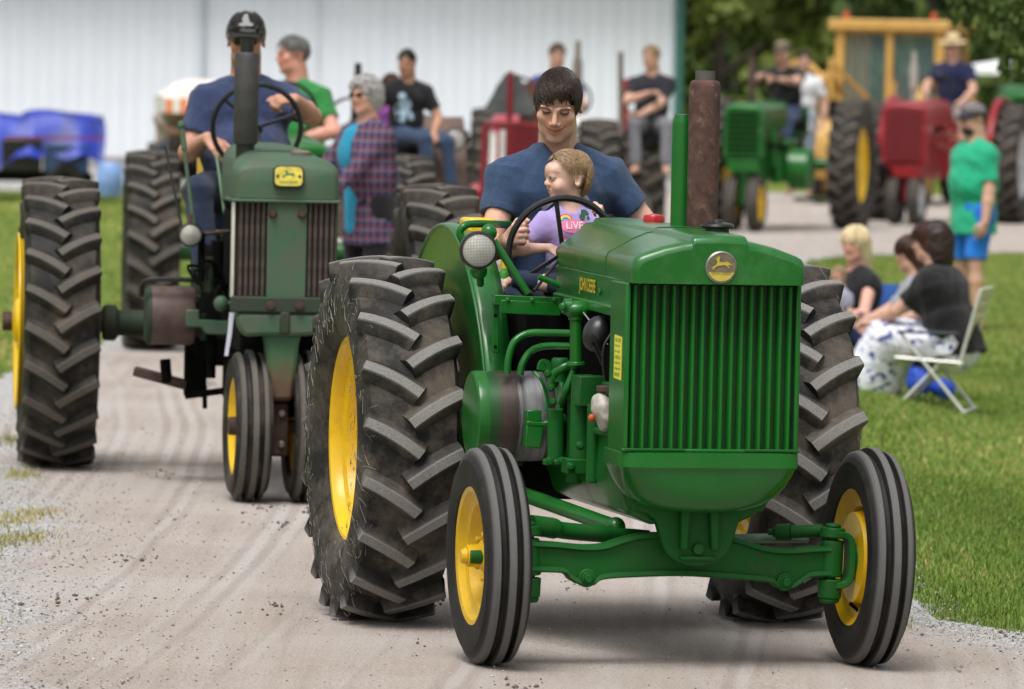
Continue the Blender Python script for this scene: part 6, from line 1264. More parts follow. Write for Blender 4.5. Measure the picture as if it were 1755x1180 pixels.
M = MB(); M.box((-.3, .1, .3), (2.5, 1.5, .12)); M.build('trailer_bed', GRIME, TB, .02)
for x, w_, h, m_ in ((-.7, .6, .4, GRIME), (.05, .5, .42, BLACKMETAL), (.62, .55, .36, mat('navy_crate', (.02, .05, .13), .6)), (.3, .9, .10, mat('tan_board', (.24, .19, .12), .8))): MB().box((x, -.35 if h > .2 else -.5, .36+h/2 if h > .2 else .74), (w_, .7 if h > .2 else .2, h)).build('crate', m_, TB, .02)
for s in (-.9, .6): MB().lathe([(.10, -.08), (.22, -.09), (.25, -.05), (.25, .05), (.22, .09), (.10, .08)], (s, -.62, .25), (0, 1, 0), 24).build('trailer_wheel', TYRE_OLD, TB)
tag(MB().lathe([(.001, 0), (.15, .0), (.165, .03), (.165, .14), (.17, .16), (.165, .2), (.16, .36), (.12, .42), (.05, .43), (.001, .43)], at(188, 336, 84), (0, 0, 1), 24).build('water_drum', mat('pale_blue_plastic', (.20, .33, .62), .35, var=.25, scale=4)), 'pale blue plastic drum standing beside the blue tarpaulin', 'drum')
g_ = at(246, 332, 76); cn = thing('traffic_cone', 'orange traffic cone on the lawn behind the second big tyre', 'cone', (g_[0], 76, 0)); MB().lathe([(.13, .02), (.05, .50), (.04, .52), (.001, .52)], (0, 0, 0), (0, 0, 1), 20).build('cone_body', mat('cone_orange', (.75, .12, .03), .5), cn); MB().box((0, 0, .012), (.34, .34, .024)).build('cone_base', BLACKMETAL, cn, .005)
g_ = at(230, 341, 70); lm_ = thing('tail_lamp', 'red tail lamp on a short dark stake beside the traffic cone', 'lamp', (g_[0], 70, 0)); MB().lathe([(.001, -.04), (.045, -.03), (.05, .0), (.05, .05), (.001, .06)], (0, 0, g_[2]), (0, 1, 0), 18).build('lamp_lens', mat('lens_red', (.35, .01, .015), .3), lm_); MB().box((.05, .08, g_[2]/2), (.03, .03, g_[2]+.06)).build('stake', GRIME, lm_)
tent = thing('event_tent', 'white event tent roof showing above the green tractor at the far right', 'tent', (8.3, 104, 0)); m_tent = mat('tent_white', (.80, .80, .82), .6, var=.02)
MB().loft([[V3(x*q, y*q, z) for x, y in ((-1.5, -1.2), (1.5, -1.2), (1.5, 1.2), (-1.5, 1.2))] for q, z in ((1, 1.80), (1, 1.90), (.55, 2.02), (.05, 2.16))]).build('tent_roof', m_tent, tent, angle=60)
for x in (-1.42, 1.42):
    for y in (-1.12, 1.12): MB().cyl((x, y, 0), (x, y, 1.8), .025, None, 8).build('tent_pole', STEEL, tent)
# ================================================================== PEOPLE
def w_of(T, lx, ly): 
    a = T.rotation_euler.z; c, s = math.cos(a), math.sin(a); return V3(T.location.x+c*lx-s*ly, T.location.y+s*lx+c*ly, 0)
C_NAVYT = cloth('heather_navy_cloth', (.034, .066, .140), .30, 130); C_DENIM = cloth('denim', (.035, .06, .12), .25, 40); C_DARKDENIM = cloth('dark_denim', (.012, .022, .05), .25, 40)
H_DARK = hair_mat('dark_brown', (.022, .012, .007)); H_TOD = hair_mat('light_brown', (.25, .155, .08)); H_GREY = hair_mat('grey', (.36, .35, .34)); H_SALT = hair_mat('salt_pepper', (.12, .115, .11)); H_BLOND = hair_mat('blond', (.74, .60, .36)); H_BLACK = hair_mat('black', (.012, .009, .008)); H_AUB = hair_mat('auburn', (.05, .018, .010))
# ---- the driver in blue
by = 1.82; bx = L1(953, 250, 1.80)[0]; base = V3(bx, by, 0)
def R1(px, py, ly): return L1(px, py, ly)-base
D, dj = person('smiling young man with dark hair in a blue T-shirt steering the front tractor', w_of(T1, bx, by), A1, k=1.0, hipz=1.142, lean=.10, wide=1.0, girth=1.04, vox=.0036,
    hands=(R1(872, 411, 1.43), V3(.33, -.22, 1.15)), hand_dir=((.10, -.92, .30), (.0, -.8, -.4)), hand_up=((-.80, -.50, .12), (0, -.4, 1)), curl=(1.0, .5), thumb=(.75, .5), elbow=((-.30, .35, -1.), (1, .3, -.5)),
    feet=(V3(-.20, -.58, .70), V3(.20, -.58, .70)), knee=((-.45, -.6, .8), (.3, -.6, .8)), head=(-.32, .38, .06), headoff=(-.010, -.02, .0), shirt=C_NAVYT, sleeve=.54, pants=C_DENIM, shoe=BLACKMETAL, hair=('short', H_DARK), closed=True, stubble=.35, brow=(.10, .07, .05), skin='ruddy', skincol=(.66, .385, .295), shw=.176, fold=1.0, collar=.084, detail=True, blush=.85, headk=1.015, jaw=.98, neckw=.90)
M_ = dj['M']; Ch, Rh, hk = dj['Ch'], dj['Rh'], dj['hk']
zc = lambda az: (.050+.010*max(0., min(1., (az-.2)/.3))+.010*math.sin(az*9+1)+.006*math.sin(az*23)+.012*abs(az)) if abs(az) < .7 else (.058-.085*min(1., (abs(az)-.7)/.5) if abs(az) < 1.42 else (.028 if abs(az) < 2.15 else -.075))
strands(Ch, Rh, hk, .0825, .108, .0985, .03, 3400, zc, .075, .0018, (-.25, .70, .68), seed=2, gravity=.12, lift=.0015, rnd=.05).build('hair_locks', H_DARK, D, angle=80)
bvt = BVHTree.FromPolygons([Vector(p) for p in dj['shirt'][0]], [tuple(f) for f in dj['shirt'][1]])
P_GREY = mat('print_grey', (.30, .33, .38), .85, var=.2, scale=40)
o_ = R1(958, 352, 1.9); fine_print([band(0, 0, .045, .062, 0, 6.2832, 26), band(.0, 0, .020, .030, 0, 6.2832, 16), ([(-.10, -.07), (.10, -.07), (.10, -.055), (-.10, -.055)], [(0, 1, 2, 3)]), ([(-.11, -.02), (-.06, .03), (-.065, .045), (-.115, 0)], [(0, 1, 2, 3)])], o_, (1, 0, 0), (0, -.15, 1), bvt, (0, 1, 0), 'shirt_print', P_GREY, D)
ns_ = []
# ---- the toddler on his lap
tb = L1(976, 300, 1.49); base_t = V3(tb[0], 1.49, 0)
def RT(px, py, ly): return L1(px, py, ly)-base_t
C_LILAC = cloth('lilac_cotton', (.46, .36, .72), .06, 90)
K, kj = person('toddler in a lilac T-shirt holding the steering wheel and looking sideways', w_of(T1, tb[0], 1.49), A1, k=.5, hipz=1.205, lean=.04, wide=.84, girth=1.04, vox=.0030, child=True, headk=1.62, armk=1.12,
    hands=(RT(942, 424, 1.38), RT(1033, 374, 1.36)), hand_dir=((.75, -.4, -.5), (-.35, -.6, .7)), hand_up=((-.2, -.5, .9), (.3, -.75, .55)), curl=(.35, .9), thumb=(.3, .8), elbow=((-1., .2, -.5), (1, .2, -.7)),
    feet=(RT(862, 477, 1.36), V3(.16, -.16, 1.06)), knee=((.25, -1, -.05), (.1, -1, .2)), head=(-1.42, .04, .03), headoff=(0.006, 0, -.002), shirt=C_LILAC, sleeve=.60, pants=C_DARKDENIM, pant_len=.93, hair=('toddler', H_TOD), brow=(.55, .4, .3), skin='toddler', skincol=(.66, .42, .33), smile=False, fold=.7, shirt_down=.12, collar=.085, detail=True, blush=.6)
Ch, Rh, hk = kj['Ch'], kj['Rh'], kj['hk']
zt_ = lambda az: (.092 if abs(az) < .6 else (.092-.06*min(1., (abs(az)-.6)/.7) if abs(az) < 1.35 else (.028 if abs(az) < 2.15 else -.105)))
strands(Ch, Rh, hk, .084, .099, .091, .028, 2400, zt_, .05, .0014, (0, -.75, .66), seed=5, gravity=.25, lift=.002, rnd=.08).build('hair_locks', H_TOD, K, angle=80)
strands(kj['M'](0, .050, -.02), Rh, hk, .068, .052, .068, 0., 900, lambda az: -.5 if abs(az) > 1.7 else .5, .075, .0015, (0, .1, 1), seed=8, gravity=.8, lift=.001, rnd=.12).build('hair_locks', H_TOD, K, angle=80)
bvk = BVHTree.FromPolygons([Vector(p) for p in kj['shirt'][0]], [tuple(f) for f in kj['shirt'][1]])
pc_ = RT(975, 388, 1.5); kx = unit(V3(1, .08, 0)); kz = V3(0, -.05, 1)
prn = lambda nm, col: mat('print_'+nm, col, .8, var=.05)
fine_print([band(-.030, .022, .020, .025, .3, 3.0)], pc_, kx, kz, bvk, (0, 1, 0), 'rainbow_band', prn('red', (.75, .10, .12)), K)
fine_print([band(-.030, .022, .0155, .020, .3, 3.0)], pc_, kx, kz, bvk, (0, 1, 0), 'rainbow_band', prn('yellow', (.80, .62, .12)), K)
fine_print([band(-.030, .022, .011, .0155, .3, 3.0)], pc_, kx, kz, bvk, (0, 1, 0), 'rainbow_band', prn('green', (.20, .55, .25)), K)
fine_print([circ(.0, .004, .05, 20, .024), circ(-.035, -.045, .014), circ(-.012, -.06, .016), circ(-.040, -.075, .013)], pc_, kx, kz, bvk, (0, 1, 0), 'pink_patch', prn('pink', (.78, .20, .38)), K, .0018)
V, F = text_mesh('LiVE', .036, .95); fine_print([(V[:, :2]+np.array([0.0, .006]), F)], pc_, kx, kz, bvk, (0, 1, 0), 'lettering', prn('white', (.85, .83, .84)), K, .0035)
fine_print([circ(.030, .037, .011), circ(.052, .034, .006), ([(.026, .044), (.056, .044), (.056, .052), (.044, .052), (.044, .062), (.028, .062)], [(0, 1, 2, 3, 4, 5)])], pc_, kx, kz, bvk, (0, 1, 0), 'tractor_print', prn('dark_green', (.03, .10, .05)), K, .003)
fine_print([circ(-.03, -.048, .006), circ(-.015, -.062, .006), circ(-.035, -.07, .005), circ(-.045, -.05, .004)], pc_, kx, kz, bvk, (0, 1, 0), 'flower_print', prn('white', (.85, .83, .84)), K, .003)
AN = kj['AN'][0]; S = SDF(); S.cap(AN+V3(.012, 0, .012), AN+V3(-.008, 0, -.012), .026, .025); V, F = S.mesh(.004); link('sock', big_mesh('sock', V, F, mat('green_sock', (.04, .22, .03), .9, var=.3, scale=90), True), K)
S = SDF(); S.cap(AN+V3(-.012, -.005, -.02), AN+V3(-.022, -.055, -.035), .027, .022); S.cap(AN+V3(-.01, .01, -.024), AN+V3(-.02, -.03, -.04), .022, .022); V, F = S.mesh(.004); link('shoe', big_mesh('shoe', V, F, mat('patterned_shoe', (.36, .33, .35), .8, var=.75, scale=85), True), K)
# ---- driver of the weathered tractor
b2 = V3(-.02, 2.40, 0)
def R2(px, py, ly): return L2(px, py, ly)-b2
C_NAVY2 = cloth('slate_navy_cloth', (.035, .052, .125), .15, 60)
blackcap = mat('black_cap', (.012, .011, .012), .8, var=.2)
P2, j2 = person('heavy man in a black cap and navy T-shirt driving the weathered tractor', w_of(T2, -.02, 2.40), A2, k=1.03, hipz=1.315, lean=.10, girth=1.14, belly=.13, wide=1.0, vox=.007, shw=.18, hands=(R2(356, 236, 2.0), R2(505, 170, 1.86)), hand_dir=((.55, -.6, -.55), (-.9, -.35, -.05)), hand_up=((-.1, -.6, .8), (.0, -.55, .85)), curl=(.35, .75), thumb=(.4, .5), elbow=((-.45, .2, -1), (.8, .2, -.6)),
    feet=(V3(-.20, -.55, .90), V3(.22, -.55, .90)), knee=((-.35, -.7, .7), (.3, -.7, .7)), head=(-.10, .12, 0), shirt=C_NAVY2, sleeve=.70, pants=cloth('dark_jeans', (.018, .03, .065), .2, 40), shoe=BLACKMETAL, hair=('thin', H_SALT), cap_=(blackcap, blackcap), glasses=True, stubble=.3, skin='tan', skincol=(.50, .26, .18), headk=1.05, blush=1.)
bvc = None
e_ = j2['M']; Rh = j2['Rh']; M = MB()
for sh_p in ([(-.030, .0), (-.012, .004), (-.016, .022), (-.006, .040), (.008, .044), (.012, .024), (.020, .004), (.034, .0), (.030, -.010), (-.028, -.010)], [(-.034, .048), (0, .058), (.034, .048), (.034, .053), (0, .064), (-.034, .053)]): M.prism([(x*1.05, y*1.05) for x, y in sh_p], e_(0, -.0915, .084), Rh@V3(1, 0, 0), Rh@V3(0, .25, 1), Rh@V3(0, .004, 0))
M.build('cap_print', mat('print_pale_grey', (.42, .43, .44), .7), P2, smooth=False)
# ---- green shirt man
g0 = at(512, 250, 44.15); C_KELLY = cloth('kelly_green_cloth', (.03, .22, .05), .08, 60)
person('grey haired man in a green T-shirt looking left, behind the weathered tractor', (g0[0], 44.15, 0), rad(-38), k=1.02, hipz=1.245, lean=.08, girth=1.15, belly=.05, vox=.010, hands=(V3(-.12, -.42, 1.42), V3(.24, -.30, 1.40)), hand_dir=((.3, -.9, .2), (-.5, -.8, .1)), curl=(.7, .8), feet=(V3(-.2, -.6, .8), V3(.2, -.6, .8)), knee=((-.3, -.7, .7), (.3, -.7, .7)), head=(-.55, .05, 0), shirt=C_KELLY, sleeve=.66, pants=cloth('grey_shorts', (.16, .17, .16)), pant_len=.55, shoe=BLACKMETAL, hair=('short', H_SALT), skin='ruddy2', skincol=(.60, .29, .22), blush=1.)
# ---- woman in the plaid shirt
m_pl = bpy.data.materials.new('plaid_flannel'); nt, b = nodes(m_pl); co = texco(nt); sx = N(nt, 'ShaderNodeSeparateXYZ'); nt.links.new(co, sx.inputs[0]); sm_ = N(nt, 'ShaderNodeMath', operation='ADD'); nt.links.new(sx.outputs[0], sm_.inputs[0]); nt.links.new(sx.outputs[1], sm_.inputs[1])
def stripe(src, per, lo, off=0.):
    a = N(nt, 'ShaderNodeMath', operation='ADD'); a.inputs[1].default_value = off; nt.links.new(src, a.inputs[0]); p_ = N(nt, 'ShaderNodeMath', operation='PINGPONG'); p_.inputs[1].default_value = per; nt.links.new(a.outputs[0], p_.inputs[0]); g = N(nt, 'ShaderNodeMath', operation='GREATER_THAN'); g.inputs[1].default_value = lo; nt.links.new(p_.outputs[0], g.inputs[0]); return g.outputs[0]
c = mix(nt, stripe(sx.outputs[2], .030, .016), (.016, .022, .07), (.15, .018, .03)); c2 = mix(nt, stripe(sm_.outputs[0], .030, .016), (.016, .022, .07), (.15, .018, .03)); c = mix(nt, .5, c, c2)
c = mix(nt, stripe(sx.outputs[2], .030, .0265, .01), c, (.13, .14, .20)); c = mix(nt, stripe(sm_.outputs[0], .030, .0265, .01), c, (.13, .14, .20)); nt.links.new(c, b.inputs['Base Color']); b.inputs['Roughness'].default_value = .9
wb_ = at(634, 300, 40.9); C_TURQ = cloth('turquoise_cloth', (.02, .27, .44), .06)
Wm, wj = person('grey haired woman in sunglasses wearing a plaid shirt over turquoise top', (wb_[0], 40.9, .16), rad(-52), k=.95, hipz=.90, lean=.06, female=True, girth=1.25, belly=.05, vox=.010, hands=(V3(-.16, -.42, .92), V3(.10, -.44, .90)), hand_dir=((.2, -.9, -.3), (-.2, -.9, -.3)), curl=(.4, .5), elbow=((-1, .6, -.4), (1, .7, -.4)), head=(.25, .02, 0), shirt=m_pl, sleeve=1.85, shirt_down=.26, pants=cloth('black_trousers', (.010, .010, .012)), shoe=BLACKMETAL, hair=('curly', H_GREY), glasses=True, skin='rosy', skincol=(.62, .34, .26))
S = SDF(); P0, u, rt_, bk = wj['P0'], wj['u'], wj['rt'], wj['bk']; S.sec(P0-u*.14-bk*.05, P0+u*.42-bk*.06, (.085, .13), (.07, .115), rt_, .04); S.ell(P0+u*.30-bk*.10, (.12, .10, .12), np.stack([rt_, bk, u], 1), .05); V, F = S.mesh(.01); link('top', big_mesh('top', V, F, C_TURQ, True), Wm)
MB().box((.62, 2.0, .13), (.5, .5, .03)).build('side_step', GREEN_CAST, T3)
# ---- boy and small child on the brown tractor
bb_ = at(694, 235, 51.3); C_BLK = cloth('black_cotton', (.012, .012, .014), .2)
Bo, bj = person('boy in a black T-shirt with pale print and jeans sitting on the brown fender', (bb_[0], 51.3, 0), rad(14), k=.82, hipz=1.335, lean=.10, vox=.010, hands=(V3(-.22, -.22, 1.38), V3(.16, -.26, 1.36)), hand_dir=((0, -1, -.2), (.0, -.9, -.4)), feet=(V3(.12, -.36, .98), V3(.30, -.32, .96)), knee=((.4, -1, .8), (.5, -1, .8)), head=(-.55, .10, 0), shirt=C_BLK, sleeve=.66, pants=C_DENIM, shoe=BLACKMETAL, hair=('short', H_BLACK), skin='olive', skincol=(.46, .24, .16))
bvb = BVHTree.FromPolygons([Vector(p) for p in bj['shirt'][0]], [tuple(f) for f in bj['shirt'][1]])
fine_print([([(-.06, -.10), (-.01, -.12), (.0, -.02), (.05, .02), (.02, .06), (-.05, .04), (-.08, .0)], [tuple(range(7))]), circ(-.03, .08, .03, 10), ([(.03, -.10), (.07, -.09), (.05, -.03), (.03, -.04)], [(0, 1, 2, 3)])], V3(-.03, -.2, 1.56), (1, 0, 0), (0, 0, 1), bvb, (0, 1, 0), 'shirt_print', mat('print_pale_blue', (.35, .48, .60), .8), Bo)
kb = at(669, 200, 53.2); person('small child in a purple shirt behind the boy in black', (kb[0], 53.2, 0), rad(-10), k=.62, hipz=1.27, vox=.012, child=True, headk=1.3, feet=(V3(-.08, -.3, .9), V3(.08, -.3, .9)), head=(.4, 0, 0), shirt=cloth('purple_cotton', (.25, .06, .30)), pants=C_DENIM, hair=('bob', H_AUB), skin='fair', name='person')
# ---- riders on the red and white tractors
rb = at(953, 150, 67.0); person('man with short brown hair riding the white tractor, behind the driver in blue', (rb[0], 67.0, 0), 0, k=1.0, hipz=1.28, vox=.014, hands=(V3(-.2, -.4, 1.4), V3(.2, -.4, 1.4)), feet=(V3(-.2, -.5, .8), V3(.2, -.5, .8)), knee=((-.3, -.7, .7), (.3, -.7, .7)), head=(.2, .1, 0), shirt=cloth('royal_blue_cotton', (.03, .06, .25)), pants=C_DENIM, hair=('short', hair_mat('mid_brown', (.08, .045, .02))))
rb = at(1117, 200, 66.6); person('young passenger in a dark shirt with folded arms sitting on the white tractor', (rb[0], 66.6, 0), rad(-12), k=.98, hipz=1.30, lean=.05, vox=.013, hands=(V3(.02, -.30, 1.62), V3(-.06, -.34, 1.40)), hand_dir=((.9, -.2, .2), (-.9, -.3, .1)), elbow=((-1, .0, -.6), (1, 0, -.6)), feet=(V3(-.05, -.5, .9), V3(.25, -.5, .9)), knee=((-.1, -.8, .7), (.3, -.7, .7)), head=(-.3, .1, 0), shirt=cloth('charcoal_cotton', (.022, .022, .03)), sleeve=.7, pants=cloth('grey_trousers', (.18, .18, .2)), hair=('short', hair_mat('sandy', (.30, .20, .11))))
# ---- green tractor driver on the right, and his companion
d7 = w_of(T7, .0, 2.25); person('driver in black shirt, tan cap and sunglasses leaning over the green tractor wheel', d7, rad(-24), k=1.05, hipz=1.36, lean=.28, girth=1.1, vox=.013, hands=(V3(-.05, -.60, 1.78), V3(.12, -.62, 1.74)), hand_dir=((.7, -.6, .1), (-.7, -.6, .1)), elbow=((-1, .2, -.3), (1, .2, -.3)), curl=(.7, .7), feet=(V3(-.2, -.6, .85), V3(.2, -.6, .85)), knee=((-.3, -.7, .7), (.3, -.7, .7)), head=(-.1, .1, 0), shirt=cloth('black_shirt', (.010, .010, .012)), pants=C_DENIM, shoe=BLACKMETAL, cap_=(mat('tan_cap', (.20, .16, .11), .9, var=.4, scale=40), mat('tan_cap', (.20, .16, .11))), hair=('thin', H_DARK), glasses=True, stubble=.6)
c7 = at(1376, 150, 79.6); person('companion in a white shirt standing behind the driver in black', (c7[0], 79.6, .36), rad(-20), k=.98, hipz=.93, vox=.015, head=(.5, .05, 0), shirt=cloth('white_cotton', (.70, .70, .72), .03), pants=cloth('pale_jeans', (.30, .36, .45)), hair=('short', H_DARK)); MB().box((.30, 2.75, .34), (.5, .5, .04)).build('rear_step', GREEN, T7)
# ---- straw hat man on the red tractor
d8 = w_of(T8, .02, 2.42); person('man in a straw hat, navy T-shirt and shorts driving the red tractor', d8, rad(-18), k=1.08, hipz=1.43, lean=.06, girth=1.1, vox=.013, hands=(V3(-.22, -.45, 1.55), V3(.22, -.40, 1.50)), curl=(.7, .7), feet=(V3(-.2, -.5, .75), V3(.25, -.45, .75)), knee=((-.3, -.8, .6), (.3, -.8, .6)), head=(-.05, .12, 0), shirt=cloth('navy_cotton', (.014, .018, .06)), pants=cloth('patterned_shorts', (.25, .22, .20), .5, 12), pant_len=.45, shoe=BLACKMETAL, cap_=(mat('straw', (.62, .48, .27), .9, var=.15, scale=60), mat('dark_band', (.05, .03, .02), .8), 'straw'), glasses=True, hair=('thin', H_SALT))
MB().box((0, 2.45, 1.24), (.44, .4, .24)).build('seat_box', RED, T8, .03)
# ---- man under the striped canopy
cb = at(292, 250, 80.3); person('man in a tan shirt and dark cap sitting under the striped canopy', (cb[0], 80.3, 0), rad(25), k=.98, hipz=.72, lean=.12, girth=1.15, vox=.014, hands=(V3(.05, -.45, .95), V3(.26, -.45, .95)), curl=(.6, .6), feet=(V3(-.2, -.6, .45), V3(.2, -.6, .45)), knee=((-.3, -.6, .8), (.3, -.6, .8)), head=(.5, .15, 0), shirt=cloth('tan_cotton', (.38, .31, .27)), pants=cloth('navy_trousers', (.02, .03, .07)), shoe=BLACKMETAL, cap_=(mat('dark_cap', (.05, .04, .05), .9), mat('dark_cap', (.05, .04, .05))))
# ---- man standing on the lawn
ms = at(1668, 400, 54.3); C_MINT = cloth('emerald_cotton', (.02, .40, .22), .05)
person('bearded man in an emerald T-shirt and blue shorts standing on the lawn', (ms[0], 54.3, -.17), rad(-58), k=1.04, hipz=.985, girth=1.22, belly=.06, vox=.010, hands=(V3(-.26, -.02, .84), V3(.27, -.08, .86)), hand_dir=((0, -.2, -1), (-.15, -.25, -1)), hand_up=((-1, 0, 0), (1, 0, 0)), curl=(.4, .3), elbow=((-.4, 1, 0), (.5, 1, 0)), feet=(V3(-.12, .03, .085), V3(.13, -.03, .085)), head=(-.1, .10, 0), shirt=C_MINT, sleeve=.78, shirt_down=.20, pants=cloth('bright_blue_shorts', (.02, .20, .72), .05), pant_len=.46, shoe=mat('red_shoe', (.55, .03, .06), .6), cap_=(mat('grey_cap', (.17, .155, .165), .9), mat('navy_brim', (.02, .022, .05), .9)), glasses=True, beardm=H_DARK, hair=('thin', H_DARK), fold=1.6)
# ================================================================== SPECTATORS ON CHAIRS
def lawn_chair(label, loc, rz):
    c = thing('lawn_chair', label, 'chair', loc, rz); al = mat('aluminium_tube', (.66, .66, .62), .35, .4); wb1 = mat('cream_webbing', (.58, .55, .36), .8); sh = .42; w = .26
    for s in (-1, 1):
        MB().tube([(s*w, .22, 0), (s*w, -.22, .60)], .012, 8).build('leg', al, c); MB().tube([(s*(w-.03), -.26, 0), (s*(w-.03), .10, .44)], .012, 8).build('leg', al, c)
        MB().tube([(s*w, -.25, .41), (s*w, .20, .38)], .012, 8).build('seat_rail', al, c); MB().tube([(s*w, .18, .36), (s*w, .31, .94)], .012, 8).build('back_rail', al, c)
        MB().box((s*(w+.01), -.03, .605), (.045, .42, .022)).build('arm_rest', mat('dark_armrest', (.02, .03, .035), .4), c, .008)
    MB().tube([(-w, .31, .94), (w, .31, .94)], .012, 8).build('top_rail', al, c); MB().tube([(-w, .22, .012), (w, .22, .012)], .012, 8).build('ground_rail', al, c)
    for i in range(5): MB().box((0, -.2+.09*i, .41-.006*i), (2*w, .065, .006)).build('web_strap', wb1, c)
    for i in range(6): t = (i+.5)/6; MB().box((0, .185+.12*t, .39+.53*t), (2*w, .006, .066), rotx(-.22)).build('web_strap', wb1, c)
    for i in range(4): MB().box((-.17+.115*i, .25, .66), (.05, .006, .58), rotx(-.22)).build('web_strap', wb1, c)
    return c
def camp_chair(label, loc, rz, m):
    c = thing('camp_chair', label, 'chair', loc, rz); fr_ = mat('chair_frame', (.03, .03, .035), .5)
    MB().loft([[V3(-.27, y, z+.02), V3(-.1, y, z-.01), V3(.1, y, z-.01), V3(.27, y, z+.02)] for y, z in ((-.24, .42), (0, .38), (.2, .37))], False, False).build('seat', m, c); MB().loft([[V3(-.28, y, z), V3(-.1, y+.04, z), V3(.1, y+.04, z), V3(.28, y, z)] for y, z in ((.2, .36), (.27, .62), (.34, .88))], False, False).build('backrest', m, c)
    for s in (-1, 1):
        MB().box((s*.30, -.02, .61), (.07, .42, .015)).build('arm_rest', m, c); MB().tube([(s*.28, .22, .36), (s*.28, .36, .93)], .010, 8).build('back_post', fr_, c)
        MB().tube([(s*.28, .25, 0), (-s*.28, -.25, .42)], .010, 8).build('leg', fr_, c); MB().tube([(s*.28, -.25, 0), (s*.29, -.22, .62)], .010, 8).build('leg', fr_, c)
    return c
def gz(x, y): return float(lawn_h(np.float64(x), np.float64(y)))
# woman in black with the patterned skirt
m_sk = bpy.data.materials.new('floral_skirt'); nt, b = nodes(m_sk); co = texco(nt); n1 = noi(nt, 17, 3, .55, co); n2 = noi(nt, 30, 3, .5, co)
c = ramp(nt, n1, [(.56, (.70, .71, .78)), (.60, (.05, .07, .24))]); c = mix(nt, ramp(nt, n2, [(.60, 0.), (.66, .75)]), c, (.22, .28, .52)); nt.links.new(c, b.inputs['Base Color']); b.inputs['Roughness'].default_value = .85
p1 = at(1638, 570, 40.9); z1 = gz(p1[0], 40.9); r1 = rad(-100)
lawn_chair('aluminium lawn chair with cream webbing under the dark haired woman in black', (p1[0]-.10, 40.95, z1), rad(-102)).scale = (.92, .92, .80)
Wb, wbj = person('dark haired woman in a black top and white skirt with blue print', (p1[0], 40.9, z1), rad(-118), k=.95, hipz=.40, lean=.30, female=True, girth=1.3, vox=.010, hands=(V3(-.22, -.50, .52), V3(.05, -.52, .52)), curl=(.4, .4), elbow=((-1, .3, -.5), (1, .3, -.5)), feet=(V3(-.10, -.60, .08), V3(.12, -.62, .08)), knee=((-.05, -1, .5), (.05, -1, .5)), head=(.15, .12, 0), shirt=cloth('black_top', (.011, .010, .012), .15), sleeve=.72, shirt_down=.08, skirt=m_sk, shoe=mat('brown_sandal', (.05, .025, .02), .7), hair=('bob', H_AUB), skin='fair')
S = SDF(); M_ = wbj['M']; S.ell(M_(0, .05, .02), (.100, .110, .112), wbj['Rh'], .04); S.ell(M_(0, .075, -.09), (.092, .075, .11), wbj['Rh'], .05); V, F = S.mesh(.008); V = V+vnormals(V, F)*(.008*sinnoise(V, 14, 2))[:, None]; link('hair_volume', big_mesh('hair_volume', V, F, hair_mat('dark_chestnut', (.020, .010, .008)), True), Wb)
# woman in grey
p2 = at(1568, 580, 42.6); z2 = gz(p2[0], 42.6); m_cc = mat('blue_canvas', (.02, .09, .34), .8)
camp_chair('navy camp chair under the woman in the grey shirt', (p2[0], 42.6, z2), rad(-95), mat('navy_canvas', (.012, .02, .07), .8)).scale = (.9, .9, .46)
cupp = at(1470, 545, 45.0)
Wg, wgj = person('auburn haired woman in a grey T-shirt holding a white cup on her lap', (p2[0], 42.6, z2), rad(-95), k=.93, hipz=.225, lean=.02, female=True, vox=.011, hands=(V3(.02, -.42, .36), V3(.10, -.38, .34)), hand_dir=((.1, -1, 0), (-.2, -1, 0)), curl=(.5, .6), feet=(V3(-.1, -.72, .10), V3(.12, -.72, .10)), knee=((-.05, -1, .6), (.05, -1, .6)), head=(.1, .1, 0), shirt=cloth('grey_cotton', (.30, .32, .35), .05), sleeve=.62, pants=cloth('navy_capris', (.018, .03, .10)), pant_len=.75, shoe=mat('brown_sandal', (.05, .025, .02), .7), hair=('long', H_AUB))
cx_ = w_of(Wg, .06, -.50); tag(MB().lathe([(.001, 0), (.034, 0), (.042, .085), (.044, .088), (.040, .088), (.033, .006)], (cx_[0], cx_[1], z2+.32), (0, 0, 1), 20).build('paper_cup', mat('white_cup', (.75, .75, .74), .6)), 'white cup held on the lap of the woman in grey', 'cup')
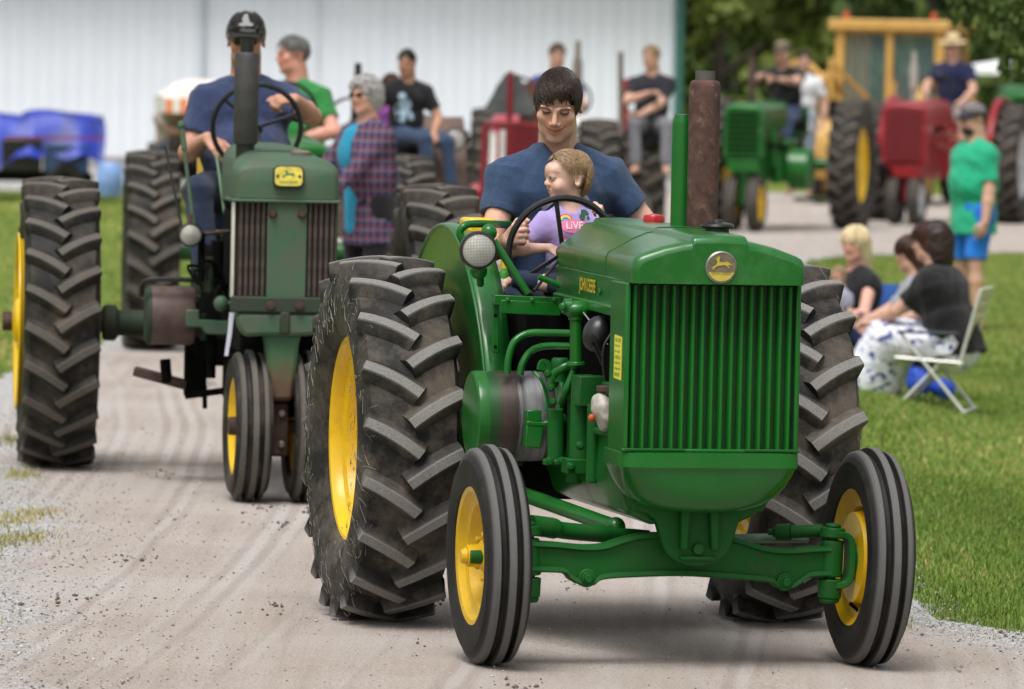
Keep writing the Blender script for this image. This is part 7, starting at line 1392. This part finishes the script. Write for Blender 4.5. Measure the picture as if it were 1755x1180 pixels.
# blonde woman
p3 = at(1468, 520, 43.8); z3 = gz(p3[0], 43.8)
camp_chair('bright blue camp chair under the blonde woman in black', (p3[0], 43.8, z3), rad(-55), m_cc).scale = (.9, .9, .62)
person('blonde woman in a black sleeveless top looking across the road', (p3[0], 43.8, z3), rad(-55), k=.94, hipz=.165, lean=.02, female=True, girth=1.2, vox=.011, hands=(V3(-.12, -.36, .33), V3(.16, -.36, .33)), curl=(.4, .4), feet=(V3(-.12, -.62, .09), V3(.14, -.62, .09)), knee=((-.1, -1, .5), (.1, -1, .5)), head=(.42, .05, 0), shirt=cloth('black_top2', (.012, .012, .014)), sleeve=.25, pants=cloth('grey_shorts2', (.2, .2, .24)), pant_len=.5, shoe=mat('brown_sandal', (.05, .025, .02), .7), hair=('long', H_BLOND), skin='pink', skincol=(.66, .36, .28))
p4_ = at(1440, 540, 42.5); z4 = gz(p4_[0], 42.5); person('small fair haired child in a lavender grey shirt beside the blonde woman', (p4_[0], 42.5, z4), rad(-60), k=.40, hipz=.34, vox=.010, child=True, headk=1.45, feet=(V3(-.06, -.02, .04), V3(.06, -.02, .04)), head=(.3, .2, 0), shirt=cloth('lavender_grey', (.30, .30, .40)), pants=C_DENIM, shoe=BLACKMETAL, hair=('short', hair_mat('sandy', (.30, .20, .11))))
bgp = at(1592, 668, 41.9); bag = thing('blue_bag', 'crumpled bright blue bag on the grass under the lawn chair', 'bag', (bgp[0], 41.9, gz(bgp[0], 41.9)))
S = SDF(); S.ell((-.07, 0, .09), (.07, .10, .10), None, .05); S.ell((.09, .03, .06), (.07, .08, .07), None, .05); V, F = S.mesh(.01); V = V+vnormals(V, F)*(.014*sinnoise(V, 9, 2))[:, None]; link('bag_body', big_mesh('bag_body', V, F, mat('bag_blue', (.012, .06, .42), .6, var=.25, scale=14), True), bag)
MB().tube(smooth_path([(-.12, 0, .15), (-.1, 0, .23), (-.03, 0, .22), (-.02, 0, .14)], 4), .008, 6).build('handle', mat('bag_blue', (.012, .06, .42)), bag)
bpy.data.scenes.remove(TMP)
